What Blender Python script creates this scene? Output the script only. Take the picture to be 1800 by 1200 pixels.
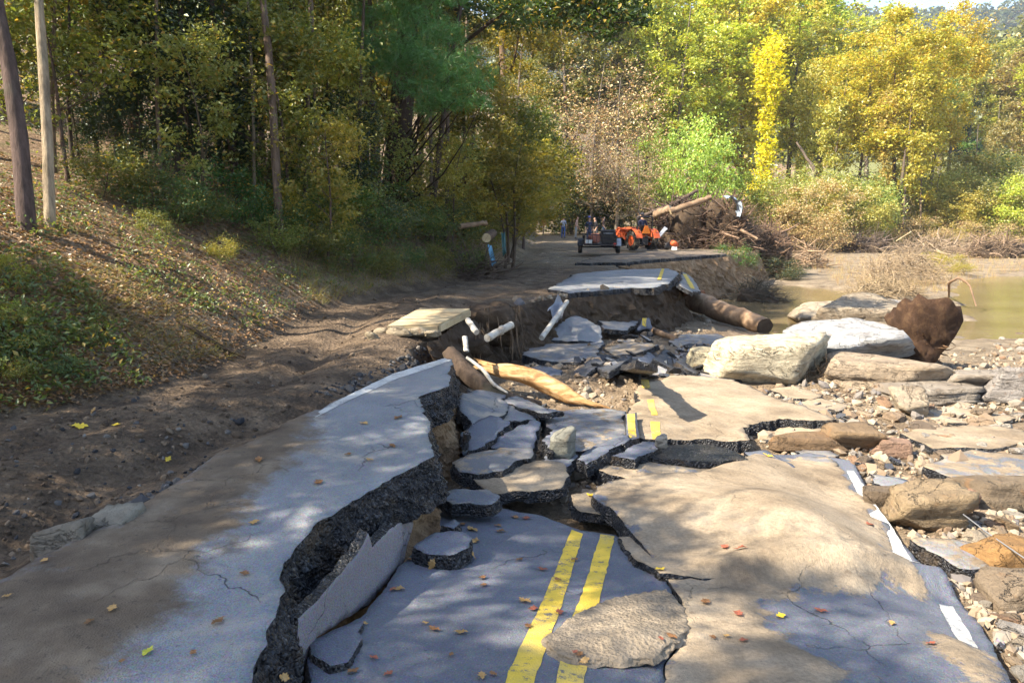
import bpy, bmesh, math, random
import numpy as np
from mathutils import Vector, Matrix, geometry

for _o in list(bpy.data.objects):
    bpy.data.objects.remove(_o)
sc = bpy.context.scene
col = sc.collection
R = math.radians

# ------------------------------------------------------------------ camera, sky, sun, exposure
CAM_H, FPX = 1.65, 1300.0
PITCH = math.atan(220.0 / FPX)
cam_d = bpy.data.cameras.new('camera')
cam = bpy.data.objects.new('camera', cam_d)
col.objects.link(cam)
cam.location = (0, 0, CAM_H)
cam.rotation_euler = (math.pi / 2 - PITCH, 0, 0)
cam_d.sensor_width = 36
cam_d.lens = FPX / 1800 * 36
cam_d.clip_start = 0.05
cam_d.clip_end = 6000
sc.camera = cam

SUN_EL = 43.0
SUN_AZ = (-0.93, -0.36)                     # where the sun stands, seen from above
_h = math.hypot(*SUN_AZ)
_ce = math.cos(R(SUN_EL))
sun_dir = Vector((SUN_AZ[0] / _h * _ce, SUN_AZ[1] / _h * _ce, math.sin(R(SUN_EL))))
w = bpy.data.worlds.new('World')
sc.world = w
w.use_nodes = True
wn = w.node_tree
bg = wn.nodes['Background']
sky = wn.nodes.new('ShaderNodeTexSky')
sky.sky_type = 'NISHITA'
sky.sun_disc = False
sky.sun_elevation = R(SUN_EL)
sky.sun_rotation = math.atan2(sun_dir.x, sun_dir.y)
sky.air_density = 1.0
sky.dust_density = 1.2
wn.links.new(sky.outputs[0], bg.inputs[0])
bg.inputs[1].default_value = 0.11
sl = bpy.data.lights.new('sun', 'SUN')
sl.energy = 5.0
sl.angle = R(0.5)
sl.color = (1.0, 0.90, 0.74)
sun = bpy.data.objects.new('sun', sl)
col.objects.link(sun)
sun.rotation_euler = (-sun_dir).to_track_quat('-Z', 'Y').to_euler()
sc.view_settings.view_transform = 'Standard'
sc.view_settings.look = 'None'
sc.view_settings.gamma = 1
sc.view_settings.use_curve_mapping = False
sc.view_settings.exposure = 1.9
sc.render.engine = 'CYCLES'
cy = sc.cycles
cy.use_denoising = True
try:
    cy.denoiser = 'OPENIMAGEDENOISE'
except Exception:
    pass
cy.max_bounces = 5
cy.diffuse_bounces = 3
cy.glossy_bounces = 2
cy.transmission_bounces = 4
cy.transparent_max_bounces = 6
cy.volume_bounces = 0
cy.use_adaptive_sampling = True
cy.adaptive_threshold = 0.02
cy.sample_clamp_indirect = 4

# ------------------------------------------------------------------ pixel rays of the 1800 x 1200 photograph
_c, _s = math.cos(PITCH), math.sin(PITCH)


def ray(px, py):
    u, v = (px - 900) / FPX, (600 - py) / FPX
    return np.array((u, _c + v * _s, -_s + v * _c))


CAMP = np.array((0, 0, CAM_H))


def G(px, py, z=0.0):
    d = ray(px, py)
    return CAMP + d * ((z - CAM_H) / d[2])


def at(px, py, t):
    return CAMP + ray(px, py) * t


# ------------------------------------------------------------------ numpy noise
def _hash(ix, iy, iz, seed):
    h = (ix.astype(np.int64) * 374761393 + iy.astype(np.int64) * 668265263 + iz.astype(np.int64) * 2147483647 + seed * 974711) & 0xFFFFFFFF
    h = ((h ^ (h >> 13)) * 1274126177) & 0xFFFFFFFF
    h = h ^ (h >> 16)
    return (h & 0xFFFFFF) / float(0xFFFFFF)


def vnoise(p, seed=0):
    p = np.asarray(p, float)
    i = np.floor(p)
    f = p - i
    f = f * f * (3 - 2 * f)
    i = i.astype(np.int64)
    out = np.zeros(len(p))
    for dx in (0, 1):
        wx = f[:, 0] if dx else 1 - f[:, 0]
        for dy in (0, 1):
            wy = f[:, 1] if dy else 1 - f[:, 1]
            for dz in (0, 1):
                wz = f[:, 2] if dz else 1 - f[:, 2]
                out += wx * wy * wz * _hash(i[:, 0] + dx, i[:, 1] + dy, i[:, 2] + dz, seed)
    return out * 2 - 1


def fbm(p, octaves=4, seed=0, gain=0.5):
    p = np.asarray(p, float)
    a, t, out = 1.0, 0.0, np.zeros(len(p))
    for o in range(octaves):
        out += a * vnoise(p * (2.03 ** o) + o * 17.3, seed + o)
        t += a
        a *= gain
    return out / t


def n2(x, y, scale, octaves=4, seed=0):
    x = np.asarray(x, float)
    y = np.asarray(y, float)
    return fbm(np.stack([x.ravel() * scale, y.ravel() * scale, np.full(x.size, 0.37)], 1), octaves, seed).reshape(x.shape)


def sstep(a, b, x):
    t = np.clip((x - a) / (b - a), 0, 1)
    return t * t * (3 - 2 * t)


def poly_sd(x, y, poly):
    """signed distance to a polygon, positive inside"""
    P = np.asarray(poly, float)[:, :2]
    Q = np.roll(P, -1, 0)
    x = np.asarray(x, float)
    y = np.asarray(y, float)
    d2 = np.full(x.shape, 1e18)
    ins = np.zeros(x.shape, bool)
    for (ax, ay), (bx, by) in zip(P, Q):
        ex, ey = bx - ax, by - ay
        L = ex * ex + ey * ey + 1e-12
        t = np.clip(((x - ax) * ex + (y - ay) * ey) / L, 0, 1)
        d2 = np.minimum(d2, (x - ax - t * ex) ** 2 + (y - ay - t * ey) ** 2)
        if ay != by:
            c = (ay > y) != (by > y)
            ins ^= c & (x < (bx - ax) * (y - ay) / (by - ay) + ax)
    d = np.sqrt(d2)
    return np.where(ins, d, -d)


# ------------------------------------------------------------------ object helpers
def tag(o, label=None, cat=None, group=None, kind=None):
    if label:
        o['label'] = label
    if cat:
        o['category'] = cat
    if group:
        o['group'] = group
    if kind:
        o['kind'] = kind
    return o


def empty(name, loc=(0, 0, 0), rz=0.0):
    o = bpy.data.objects.new(name, None)
    o.location = loc
    o.rotation_euler = (0, 0, rz)
    o.empty_display_size = 0.2
    col.objects.link(o)
    return o


def obj(name, me, parent=None, loc=None, rot=None, scale=None, color=None):
    o = bpy.data.objects.new(name, me)
    if parent is not None:
        o.parent = parent
    if loc is not None:
        o.location = loc
    if rot is not None:
        o.rotation_euler = rot
    if scale is not None:
        o.scale = scale if hasattr(scale, '__len__') else (scale,) * 3
    if color is not None:
        o.color = (*color, 1)
    col.objects.link(o)
    return o


class MB:
    """collects vertices and faces into one mesh"""

    def __init__(s):
        s.v, s.q, s.t, s.n = [], [], [], 0
        s.qm, s.tm = [], []

    def add(s, v, q=None, t=None, m=0):
        v = np.asarray(v, float).reshape(-1, 3)
        if q is not None and len(q):
            q = np.asarray(q, int)
            s.q.append(q + s.n)
            s.qm.append(np.full(len(q), m))
        if t is not None and len(t):
            t = np.asarray(t, int)
            s.t.append(t + s.n)
            s.tm.append(np.full(len(t), m))
        s.v.append(v)
        s.n += len(v)
        return s

    def mesh(s, name, mats, smooth=False):
        me = bpy.data.meshes.new(name)
        V = np.concatenate(s.v) if s.v else np.zeros((0, 3))
        q = np.concatenate(s.q) if s.q else np.zeros((0, 4), int)
        t = np.concatenate(s.t) if s.t else np.zeros((0, 3), int)
        me.vertices.add(len(V))
        me.vertices.foreach_set('co', V.ravel().astype(np.float32))
        loops = np.concatenate([q.ravel(), t.ravel()])
        me.loops.add(len(loops))
        me.loops.foreach_set('vertex_index', loops.astype(np.int32))
        npoly = len(q) + len(t)
        me.polygons.add(npoly)
        starts = np.concatenate([np.arange(len(q)) * 4, len(q) * 4 + np.arange(len(t)) * 3])
        me.polygons.foreach_set('loop_start', starts.astype(np.int32))
        mi = np.concatenate([np.concatenate(s.qm) if s.qm else np.zeros(0), np.concatenate(s.tm) if s.tm else np.zeros(0)])
        me.polygons.foreach_set('material_index', mi.astype(np.int32))
        me.polygons.foreach_set('use_smooth', np.full(npoly, bool(smooth)))
        for m in (mats if isinstance(mats, (list, tuple)) else [mats]):
            me.materials.append(m)
        me.update(calc_edges=True)
        return me

    def build(s, name, mats, parent=None, smooth=False, loc=None, rot=None, color=None):
        return obj(name, s.mesh(name, mats, smooth), parent, loc, rot, None, color)


def fattr(me, name, vals):
    a = me.attributes.new(name, 'FLOAT', 'POINT')
    a.data.foreach_set('value', np.asarray(vals, np.float32))


BOXF = [(0, 3, 2, 1), (4, 5, 6, 7), (0, 1, 5, 4), (1, 2, 6, 5), (2, 3, 7, 6), (3, 0, 4, 7)]


def rotm(rx=0, ry=0, rz=0):
    return np.array(Matrix.Rotation(rz, 3, 'Z') @ Matrix.Rotation(ry, 3, 'Y') @ Matrix.Rotation(rx, 3, 'X'))


def add_box(mb, c, size, rot=(0, 0, 0), m=0, taper=(1, 1), bevel=0.0):
    sx, sy, sz = [q / 2 for q in size]
    tx, ty = taper
    v = np.array([(-sx, -sy, -sz), (sx, -sy, -sz), (sx, sy, -sz), (-sx, sy, -sz),
                  (-sx * tx, -sy * ty, sz), (sx * tx, -sy * ty, sz), (sx * tx, sy * ty, sz), (-sx * tx, sy * ty, sz)])
    v = v @ rotm(*rot).T + np.asarray(c, float)
    mb.add(v, BOXF, m=m)
    return mb


def add_tube(mb, pts, rad, sides=6, m=0, caps=True, wob=0.0, seed=0, capm=None):
    P = np.asarray(pts, float)
    n = len(P)
    rad = np.broadcast_to(np.asarray(rad, float), (n,))
    T = np.gradient(P, axis=0)
    T /= np.linalg.norm(T, axis=1)[:, None] + 1e-9
    ref = np.array((0.0, 0, 1)) if abs(T[0][2]) < 0.9 else np.array((1.0, 0, 0))
    a = np.cross(T[0], ref)
    a /= np.linalg.norm(a)
    A = []
    for i in range(n):
        a = a - T[i] * a.dot(T[i])
        a /= np.linalg.norm(a) + 1e-9
        A.append(a)
    A = np.array(A)
    B = np.cross(T, A)
    th = np.linspace(0, 2 * np.pi, sides, endpoint=False)
    ring = A[:, None, :] * np.cos(th)[None, :, None] + B[:, None, :] * np.sin(th)[None, :, None]
    rr = np.repeat(rad[:, None], sides, 1)
    if wob:
        rr = rr * (1 + wob * np.random.RandomState(seed).uniform(-1, 1, (n, sides)))
    V = (P[:, None, :] + ring * rr[:, :, None]).reshape(-1, 3)
    i = np.arange(n - 1)[:, None] * sides
    j = np.arange(sides)[None, :]
    k = (j + 1) % sides
    Q = np.stack([(i + j), (i + k), (i + sides + k), (i + sides + j)], -1).reshape(-1, 4)
    mb.add(V, Q, m=m)
    if caps:
        for s0, flip in ((0, True), ((n - 1) * sides, False)):
            c = P[0] if flip else P[-1]
            ringv = V[s0:s0 + sides]
            vv = np.vstack([ringv, c[None]])
            tri = [((x + 1) % sides, x, sides) if flip else (x, (x + 1) % sides, sides) for x in range(sides)]
            mb.add(vv, None, tri, m=m if capm is None else capm)
    return mb


def add_lathe(mb, prof, c, axis='z', seg=20, m=0):
    """prof: (r, h) pairs turned about an axis"""
    prof = np.asarray(prof, float)
    th = np.linspace(0, 2 * np.pi, seg, endpoint=False)
    V = np.stack([prof[:, None, 0] * np.cos(th), prof[:, None, 0] * np.sin(th), np.repeat(prof[:, 1:2], seg, 1)], -1).reshape(-1, 3)
    if axis == 'x':
        V = V[:, [2, 0, 1]]
    elif axis == 'y':
        V = V[:, [1, 2, 0]]
    n = len(prof)
    i = np.arange(n - 1)[:, None] * seg
    j = np.arange(seg)[None, :]
    k = (j + 1) % seg
    Q = np.stack([i + j, i + k, i + seg + k, i + seg + j], -1).reshape(-1, 4)
    mb.add(V + np.asarray(c, float), Q, m=m)
    return mb


_ico = {}


def ico(sub):
    if sub not in _ico:
        bm = bmesh.new()
        bmesh.ops.create_icosphere(bm, subdivisions=sub, radius=1)
        v = np.array([q.co[:] for q in bm.verts])
        f = np.array([[q.index for q in fc.verts] for fc in bm.faces])
        bm.free()
        _ico[sub] = (v / np.linalg.norm(v, axis=1)[:, None], f)
    return _ico[sub]


def rock_np(seed, dims, sub=3, planes=14, p=90, rough=0.05, strata=0.0):
    planes = max(planes, 7)
    rs = np.random.RandomState(seed)
    v, f = ico(sub)
    nn = rs.normal(size=(planes, 3))
    nn[:6] = np.array([(1, 0, 0), (-1, 0, 0), (0, 1, 0), (0, -1, 0), (0, 0, 1), (0, 0, -1)]) + rs.normal(size=(6, 3)) * 0.22
    nn /= np.linalg.norm(nn, axis=1)[:, None]
    d = rs.uniform(0.72, 1.0, planes)
    dots = np.maximum(v @ nn.T, 0) / d
    r = (dots ** p).sum(1) ** (-1.0 / p)
    V = v * r[:, None]
    V = V * (1 + rough * fbm(V * 2.2 + seed * 1.7, 5, seed % 97, 0.6)[:, None] * 2)
    if sub >= 4:
        cr = np.abs(fbm(V * 1.6 + seed * 3.3, 3, seed % 89))
        V = V * (1 - 0.05 * np.exp(-(cr / 0.035) ** 2))[:, None]
    if strata:
        zz = V[:, 2] * 5 + 0.8 * fbm(V * 1.3 + seed, 2, seed % 83)
        V[:, :2] *= (1 + strata * 0.8 * (np.floor(zz) * 0.618 % 1 - 0.5))[:, None]
        V[:, :2] *= (1 + strata * vnoise(np.stack([V[:, 2] * 6, V[:, 0] * .6, V[:, 1] * .6 + seed], 1), seed)[:, None])
    return V * np.asarray(dims, float), f


# ------------------------------------------------------------------ node material helper
class NT:
    def __init__(s, name):
        s.m = bpy.data.materials.new(name)
        s.m.use_nodes = True
        s.t = s.m.node_tree
        s.t.nodes.clear()
        s.out = s.t.nodes.new('ShaderNodeOutputMaterial')
        s._pos = None

    def n(s, typ, **kw):
        nd = s.t.nodes.new('ShaderNode' + typ)
        for k, v in kw.items():
            setattr(nd, k, v)
        return nd

    def put(s, sock, val):
        if isinstance(val, bpy.types.NodeSocket):
            s.t.links.new(val, sock)
        elif val is not None:
            if hasattr(val, '__len__') and len(val) == 3 and sock.type == 'RGBA':
                val = (*val, 1)
            sock.default_value = val

    def pos(s):
        if s._pos is None:
            s._pos = s.n('NewGeometry').outputs['Position']
        return s._pos

    def obj_co(s):
        return s.n('TexCoord').outputs['Object']

    def scaled(s, vec, sc3):
        nd = s.n('Mapping')
        s.put(nd.inputs['Vector'], vec)
        nd.inputs['Scale'].default_value = sc3
        return nd.outputs[0]

    def noise(s, scale, detail=4, rough=0.55, vec=None, dist=0.0):
        nd = s.n('TexNoise')
        s.put(nd.inputs['Vector'], vec if vec is not None else s.pos())
        nd.inputs['Scale'].default_value = scale
        nd.inputs['Detail'].default_value = detail
        nd.inputs['Roughness'].default_value = rough
        nd.inputs['Distortion'].default_value = dist
        return nd.outputs['Fac']

    def voro(s, scale, feature='F1', vec=None, out='Distance'):
        nd = s.n('TexVoronoi', feature=feature)
        s.put(nd.inputs['Vector'], vec if vec is not None else s.pos())
        nd.inputs['Scale'].default_value = scale
        return nd.outputs[out]

    def ramp(s, fac, stops):
        nd = s.n('ValToRGB')
        el = nd.color_ramp.elements
        while len(el) < len(stops):
            el.new(0.5)
        for e, (p, c) in zip(el, stops):
            e.position = p
            e.color = (*c, 1) if hasattr(c, '__len__') else (c, c, c, 1)
        s.put(nd.inputs[0], fac)
        return nd.outputs[0]

    def rng(s, v, a, b, c=0.0, d=1.0, smooth=True):
        nd = s.n('MapRange')
        if smooth:
            nd.interpolation_type = 'SMOOTHSTEP'
        s.put(nd.inputs[0], v)
        for i, q in enumerate((a, b, c, d)):
            nd.inputs[i + 1].default_value = q
        return nd.outputs[0]

    def mix(s, fac, a, b, blend='MIX'):
        nd = s.n('Mix', data_type='RGBA', blend_type=blend)
        s.put(nd.inputs[0], fac)
        s.put(nd.inputs[6], a)
        s.put(nd.inputs[7], b)
        return nd.outputs[2]

    def math(s, op, a, b=None):
        nd = s.n('Math', operation=op)
        s.put(nd.inputs[0], a)
        if b is not None:
            s.put(nd.inputs[1], b)
        return nd.outputs[0]

    def attr(s, name):
        return s.n('Attribute', attribute_name=name).outputs['Fac']

    def ocolor(s):
        return s.n('ObjectInfo').outputs['Color']

    def bump(s, h, strength=0.5, dist=0.02, nrm=None):
        nd = s.n('Bump')
        nd.inputs['Strength'].default_value = strength
        nd.inputs['Distance'].default_value = dist
        s.put(nd.inputs['Height'], h)
        if nrm is not None:
            s.put(nd.inputs['Normal'], nrm)
        return nd.outputs[0]

    def pbr(s, color, rough=0.8, bump=None, spec=0.4, metal=0.0, coat=0.0):
        b = s.n('BsdfPrincipled')
        s.put(b.inputs['Base Color'], color)
        s.put(b.inputs['Roughness'], rough)
        s.put(b.inputs['Specular IOR Level'], spec)
        s.put(b.inputs['Metallic'], metal)
        s.put(b.inputs['Coat Weight'], coat)
        if bump is not None:
            s.put(b.inputs['Normal'], bump)
        s.t.links.new(b.outputs[0], s.out.inputs[0])
        return s.m
# ------------------------------------------------------------------ materials
SAND = (0.46, 0.35, 0.215)


def sand_color(N):
    a = N.noise(1.7, 5, 0.6)
    b = N.noise(45, 3, 0.6)
    c = N.ramp(a, [(0.28, (0.12, 0.088, 0.058)), (0.42, (0.205, 0.157, 0.103)), (0.56, (0.275, 0.215, 0.145)), (0.72, (0.35, 0.282, 0.195))])
    c = N.mix(0.35, c, N.ramp(b, [(0.3, 0.25), (0.7, 0.8)]), 'OVERLAY')
    dirt = N.rng(N.noise(9, 6, 0.7), 0.58, 0.72)
    c = N.mix(N.math('MULTIPLY', dirt, 0.6), c, (0.12, 0.085, 0.055))
    silt = N.rng(N.noise(0.8, 7, 0.72, dist=0.8), 0.55, 0.68)
    return N.mix(N.math('MULTIPLY', silt, 0.45), c, (0.20, 0.18, 0.155))


def asphalt_mat(name, lo, hi, dust=0.3, dustcol=(0.36, 0.31, 0.24), sandmix=None):
    N = NT(name)
    sp = N.voro(140, vec=N.scaled(N.pos(), (1, 1, 1)), out='Color')
    sp = N.n('SeparateColor').outputs[0] if False else sp
    big = N.noise(0.9, 5, 0.6)
    base = N.mix(N.rng(big, 0.3, 0.7), lo, hi)
    base = N.mix(0.28, base, sp, 'OVERLAY')
    dn = N.noise(2.3, 8, 0.68, dist=0.4)
    dmask = N.rng(dn, 0.62 - dust * 0.35, 0.80 - dust * 0.3)
    base = N.mix(N.math('MULTIPLY', dmask, 0.75), base, dustcol)
    film = N.rng(N.noise(0.55, 3, 0.5), 0.35, 0.7, 0.0, 0.35 * dust + 0.05)
    base = N.mix(film, base, dustcol)
    # fine scuffs and specks
    sc_ = N.rng(N.noise(38, 2, 0.5), 0.68, 0.74)
    base = N.mix(N.math('MULTIPLY', sc_, 0.55), base, (0.035, 0.03, 0.027))
    crk = N.n('TexVoronoi', feature='DISTANCE_TO_EDGE')
    wv_ = N.n('VectorMath', operation='ADD')
    nz_ = N.n('TexNoise')
    N.put(nz_.inputs['Vector'], N.pos())
    nz_.inputs['Scale'].default_value = 5
    nz_.inputs['Detail'].default_value = 5
    sc3 = N.n('VectorMath', operation='SCALE')
    N.put(sc3.inputs[0], nz_.outputs['Color'])
    sc3.inputs['Scale'].default_value = 0.28
    N.put(wv_.inputs[0], N.pos())
    N.put(wv_.inputs[1], sc3.outputs[0])
    N.put(crk.inputs['Vector'], wv_.outputs[0])
    crk.inputs['Scale'].default_value = 1.5
    crm = N.math('MULTIPLY', N.rng(crk.outputs['Distance'], 0.002, 0.010, 1, 0), N.rng(N.noise(0.8, 3), 0.50, 0.60))
    base = N.mix(N.math('MULTIPLY', crm, 0.6), base, (0.012, 0.011, 0.011))
    agg = N.rng(N.voro(62, out='Distance'), 0.0, 0.35, 1, 0)
    base = N.mix(N.math('MULTIPLY', N.math('MULTIPLY', agg, N.rng(N.noise(90, 2), 0.48, 0.58)), 0.55), base, (0.36, 0.35, 0.33))
    sn = N.math('ADD', N.attr('sand'), N.math('MULTIPLY', N.math('SUBTRACT', N.noise(5, 7, 0.72), 0.5), 0.62))
    fac = N.rng(sn, -0.015, 0.05) if sandmix is None else N.rng(sn, -0.10, 0.12)
    base = N.mix(fac, base, sand_color(N) if sandmix is None else sandmix(N))
    rip = N.n('TexWave', wave_type='BANDS', bands_direction='DIAGONAL')
    N.put(rip.inputs['Vector'], N.pos())
    rip.inputs['Scale'].default_value = 3.2
    rip.inputs['Distortion'].default_value = 9
    rip.inputs['Detail'].default_value = 3
    h = N.math('ADD', N.math('MULTIPLY', N.voro(120), 0.25), N.math('MULTIPLY', N.noise(14, 6, 0.7), 0.9))
    h = N.math('ADD', h, N.math('MULTIPLY', N.math('MULTIPLY', rip.outputs['Fac'], fac), 0.22))
    h = N.math('ADD', h, N.math('MULTIPLY', fac, 0.25))
    h = N.math('SUBTRACT', h, N.math('MULTIPLY', crm, 1.2))
    rg = N.rng(fac, 0, 1, 0.68, 0.95)
    return N.pbr(base, rg, N.bump(h, 0.8, 0.016), 0.35)


def mud_cover(N):
    a = N.noise(2.6, 7, 0.65)
    c = N.ramp(a, [(0.3, (0.075, 0.054, 0.036)), (0.5, (0.135, 0.10, 0.066)), (0.72, (0.23, 0.18, 0.125))])
    dk = N.rng(N.noise(26, 4, 0.6), 0.6, 0.72)
    return N.mix(N.math('MULTIPLY', dk, 0.7), c, (0.045, 0.034, 0.026))


M = {}
M['road'] = asphalt_mat('worn_grey_asphalt', (0.14, 0.15, 0.167), (0.205, 0.212, 0.222), 0.34, (0.34, 0.3, 0.24), mud_cover)
M['dark_road'] = asphalt_mat('dark_blue_asphalt', (0.085, 0.094, 0.118), (0.125, 0.134, 0.16), 0.12, (0.30, 0.27, 0.23))
M['slab'] = asphalt_mat('broken_slab_asphalt', (0.10, 0.108, 0.125), (0.18, 0.185, 0.195), 0.42, (0.40, 0.33, 0.24))
M['black_slab'] = asphalt_mat('black_folded_asphalt', (0.018, 0.02, 0.025), (0.045, 0.05, 0.062), 0.16, (0.22, 0.18, 0.135))
M['lilac_slab'] = asphalt_mat('lilac_grey_asphalt', (0.185, 0.17, 0.18), (0.235, 0.215, 0.225), 0.02, (0.3, 0.28, 0.27))


def edge_mat():
    N = NT('black_asphalt_edge')
    cell = N.n('TexVoronoi')
    N.put(cell.inputs['Vector'], N.pos())
    cell.inputs['Scale'].default_value = 55
    sep = N.n('SeparateColor')
    N.put(sep.inputs[0], cell.outputs['Color'])
    c = N.ramp(sep.outputs[0], [(0.0, (0.008, 0.008, 0.010)), (0.55, (0.022, 0.023, 0.027)), (0.8, (0.04, 0.042, 0.048)), (0.94, (0.085, 0.085, 0.088)), (1.0, (0.15, 0.14, 0.125))])  # palest cells: grey aggregate, also painted in place of its glints
    c = N.mix(N.rng(N.noise(3.5, 6, 0.7), 0.50, 0.68, 0, 0.75), c, (0.12, 0.088, 0.058))
    h = N.math('ADD', N.math('MULTIPLY', cell.outputs['Distance'], -1.4), N.noise(30, 5, 0.7))
    return N.pbr(c, 0.42, N.bump(h, 1.0, 0.035), 0.5)


M['edge'] = edge_mat()


def earth_mat(name, a, b, c, scale=3.0):
    N = NT(name)
    f = N.noise(scale, 8, 0.68, dist=0.5)
    cc = N.ramp(f, [(0.28, a), (0.5, b), (0.72, c)])
    dk = N.rng(N.noise(scale * 9, 4, 0.6), 0.58, 0.72)
    cc = N.mix(N.math('MULTIPLY', dk, 0.6), cc, tuple(q * 0.4 for q in a))
    h = N.math('ADD', N.noise(scale * 6, 7, 0.72), N.math('MULTIPLY', N.voro(scale * 14), 0.4))
    return N.pbr(cc, 0.92, N.bump(h, 0.8, 0.04), 0.2)


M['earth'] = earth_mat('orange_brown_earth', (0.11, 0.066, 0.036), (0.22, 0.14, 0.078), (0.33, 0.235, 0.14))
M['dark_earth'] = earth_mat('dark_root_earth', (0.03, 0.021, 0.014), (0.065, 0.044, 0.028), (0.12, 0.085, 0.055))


def ground_mat():
    N = NT('terrain_soil')
    sub = sand_color(N)
    n1 = N.noise(1.3, 8, 0.66, dist=0.3)
    n2_ = N.noise(17, 6, 0.7)
    # rubble dirt, the default
    base = N.ramp(n1, [(0.3, (0.13, 0.09, 0.055)), (0.5, (0.24, 0.175, 0.11)), (0.7, (0.36, 0.275, 0.18))])
    wob = N.math('MULTIPLY', N.math('SUBTRACT', N.noise(2.2, 7, 0.7), 0.5), 1.0)
    # mud of the track
    mud = N.ramp(N.noise(2.4, 8, 0.7), [(0.28, (0.055, 0.037, 0.023)), (0.45, (0.12, 0.082, 0.051)), (0.58, (0.20, 0.14, 0.088)), (0.74, (0.32, 0.23, 0.148))])
    # forest floor
    lit = N.ramp(N.noise(6, 8, 0.72), [(0.3, (0.07, 0.042, 0.022)), (0.45, (0.17, 0.105, 0.06)), (0.58, (0.30, 0.21, 0.13)), (0.72, (0.40, 0.30, 0.19))])
    gr = N.rng(N.noise(1.1, 6, 0.7), 0.5, 0.62)
    lit = N.mix(N.math('MULTIPLY', gr, 0.55), lit, (0.15, 0.16, 0.045))
    m_mud = N.rng(N.math('ADD', N.attr('mud'), wob), 0.35, 0.65)
    m_lit = N.rng(N.math('ADD', N.attr('litter'), wob), 0.35, 0.65)
    m_snd = N.rng(N.math('ADD', N.attr('sandy'), wob), 0.35, 0.65)
    m_grn = N.rng(N.math('ADD', N.attr('green'), wob), 0.4, 0.8)
    c = N.mix(m_snd, base, sub)
    c = N.mix(m_lit, c, lit)
    c = N.mix(m_mud, c, mud)
    c = N.mix(m_grn, c, N.ramp(N.noise(3, 6, 0.7), [(0.3, (0.09, 0.1, 0.03)), (0.6, (0.22, 0.22, 0.08)), (0.8, (0.33, 0.28, 0.13))]))
    c = N.mix(0.55, c, N.ramp(N.noise(33, 5, 0.75), [(0.32, 0.12), (0.5, 0.5), (0.68, 0.85)]), 'OVERLAY')
    h = N.math('ADD', N.math('MULTIPLY', n2_, 1.4), N.math('MULTIPLY', N.voro(22), 0.7))
    h = N.math('ADD', h, N.math('MULTIPLY', N.noise(60, 4, 0.7), 0.3))
    rg = N.math('SUBTRACT', 0.95, N.math('MULTIPLY', m_mud, N.rng(N.noise(1.6, 4), 0.52, 0.68, 0, 0.45)))
    return N.pbr(c, rg, N.bump(h, 1.0, 0.07), 0.3)


M['ground'] = ground_mat()


def rock_mat():
    N = NT('river_rock')
    oc = N.ocolor()
    f = N.noise(2.3, 8, 0.66, dist=0.6)
    c = N.mix(N.rng(f, 0.3, 0.7), N.mix(0.55, oc, (0.07, 0.05, 0.035)), oc)
    c = N.mix(N.rng(N.noise(5, 5, 0.6), 0.58, 0.7, 0, 0.45), c, (0.28, 0.15, 0.065))
    st = N.noise(3.0, 5, 0.6, vec=N.scaled(N.pos(), (0.6, 0.6, 6)))
    c = N.mix(N.rng(st, 0.57, 0.7, 0, 0.4), c, (0.10, 0.075, 0.055))
    c = N.mix(N.rng(N.noise(40, 3, 0.6), 0.62, 0.75, 0, 0.5), c, (0.06, 0.05, 0.04))
    h = N.math('ADD', N.noise(9, 8, 0.7), N.math('MULTIPLY', st, 0.8))
    rg_ = N.noise(1.5, 5, 0.6, vec=N.scaled(N.pos(), (1, 1, 2.4)), dist=1.2)
    crk = N.rng(N.math('ABSOLUTE', N.math('SUBTRACT', rg_, 0.5)), 0.0, 0.012, 1, 0)
    c = N.mix(N.math('MULTIPLY', crk, 0.2), c, (0.05, 0.037, 0.026))
    h = N.math('SUBTRACT', N.math('ADD', h, N.math('MULTIPLY', N.noise(32, 6, 0.75), 0.5)), crk)
    return N.pbr(c, 0.9, N.bump(h, 1.0, 0.07), 0.25)


M['rock'] = rock_mat()


def bark_mat():
    N = NT('tree_bark')
    oc = N.ocolor()
    v = N.scaled(N.pos(), (1, 1, 0.18))
    f = N.noise(11, 7, 0.7, vec=v)
    g = N.noise(2.0, 4, 0.6)
    c = N.mix(N.rng(f, 0.3, 0.68), N.mix(0.65, oc, (0.012, 0.009, 0.007)), oc)
    c = N.mix(N.rng(g, 0.55, 0.75, 0, 0.35), c, (0.10, 0.11, 0.075))
    return N.pbr(c, 0.92, N.bump(f, 0.9, 0.05), 0.2)


M['bark'] = bark_mat()


def wood_mat(name, a, b, c, rot_=None):
    N = NT(name)
    v = N.scaled(N.obj_co(), (14, 14, 1.6) if rot_ is None else rot_)
    f = N.noise(1.0, 6, 0.65, vec=v, dist=0.6)
    cc = N.ramp(f, [(0.3, a), (0.52, b), (0.72, c)])
    cc = N.mix(N.rng(N.noise(4.5, 6, 0.7), 0.6, 0.72, 0, 0.7), cc, tuple(q * 0.3 for q in a))
    return N.pbr(cc, 0.8, N.bump(f, 0.5, 0.02), 0.3)


M['plank'] = wood_mat('weathered_plank', (0.28, 0.2, 0.11), (0.46, 0.36, 0.21), (0.58, 0.48, 0.31), (1.2, 1.2, 1.2))
M['fresh_wood'] = wood_mat('stripped_log_wood', (0.15, 0.065, 0.022), (0.38, 0.225, 0.095), (0.54, 0.40, 0.235), (3, 16, 16))
M['old_log'] = wood_mat('old_log_wood', (0.10, 0.06, 0.035), (0.21, 0.135, 0.08), (0.33, 0.235, 0.15), (3, 3, 3))


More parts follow.
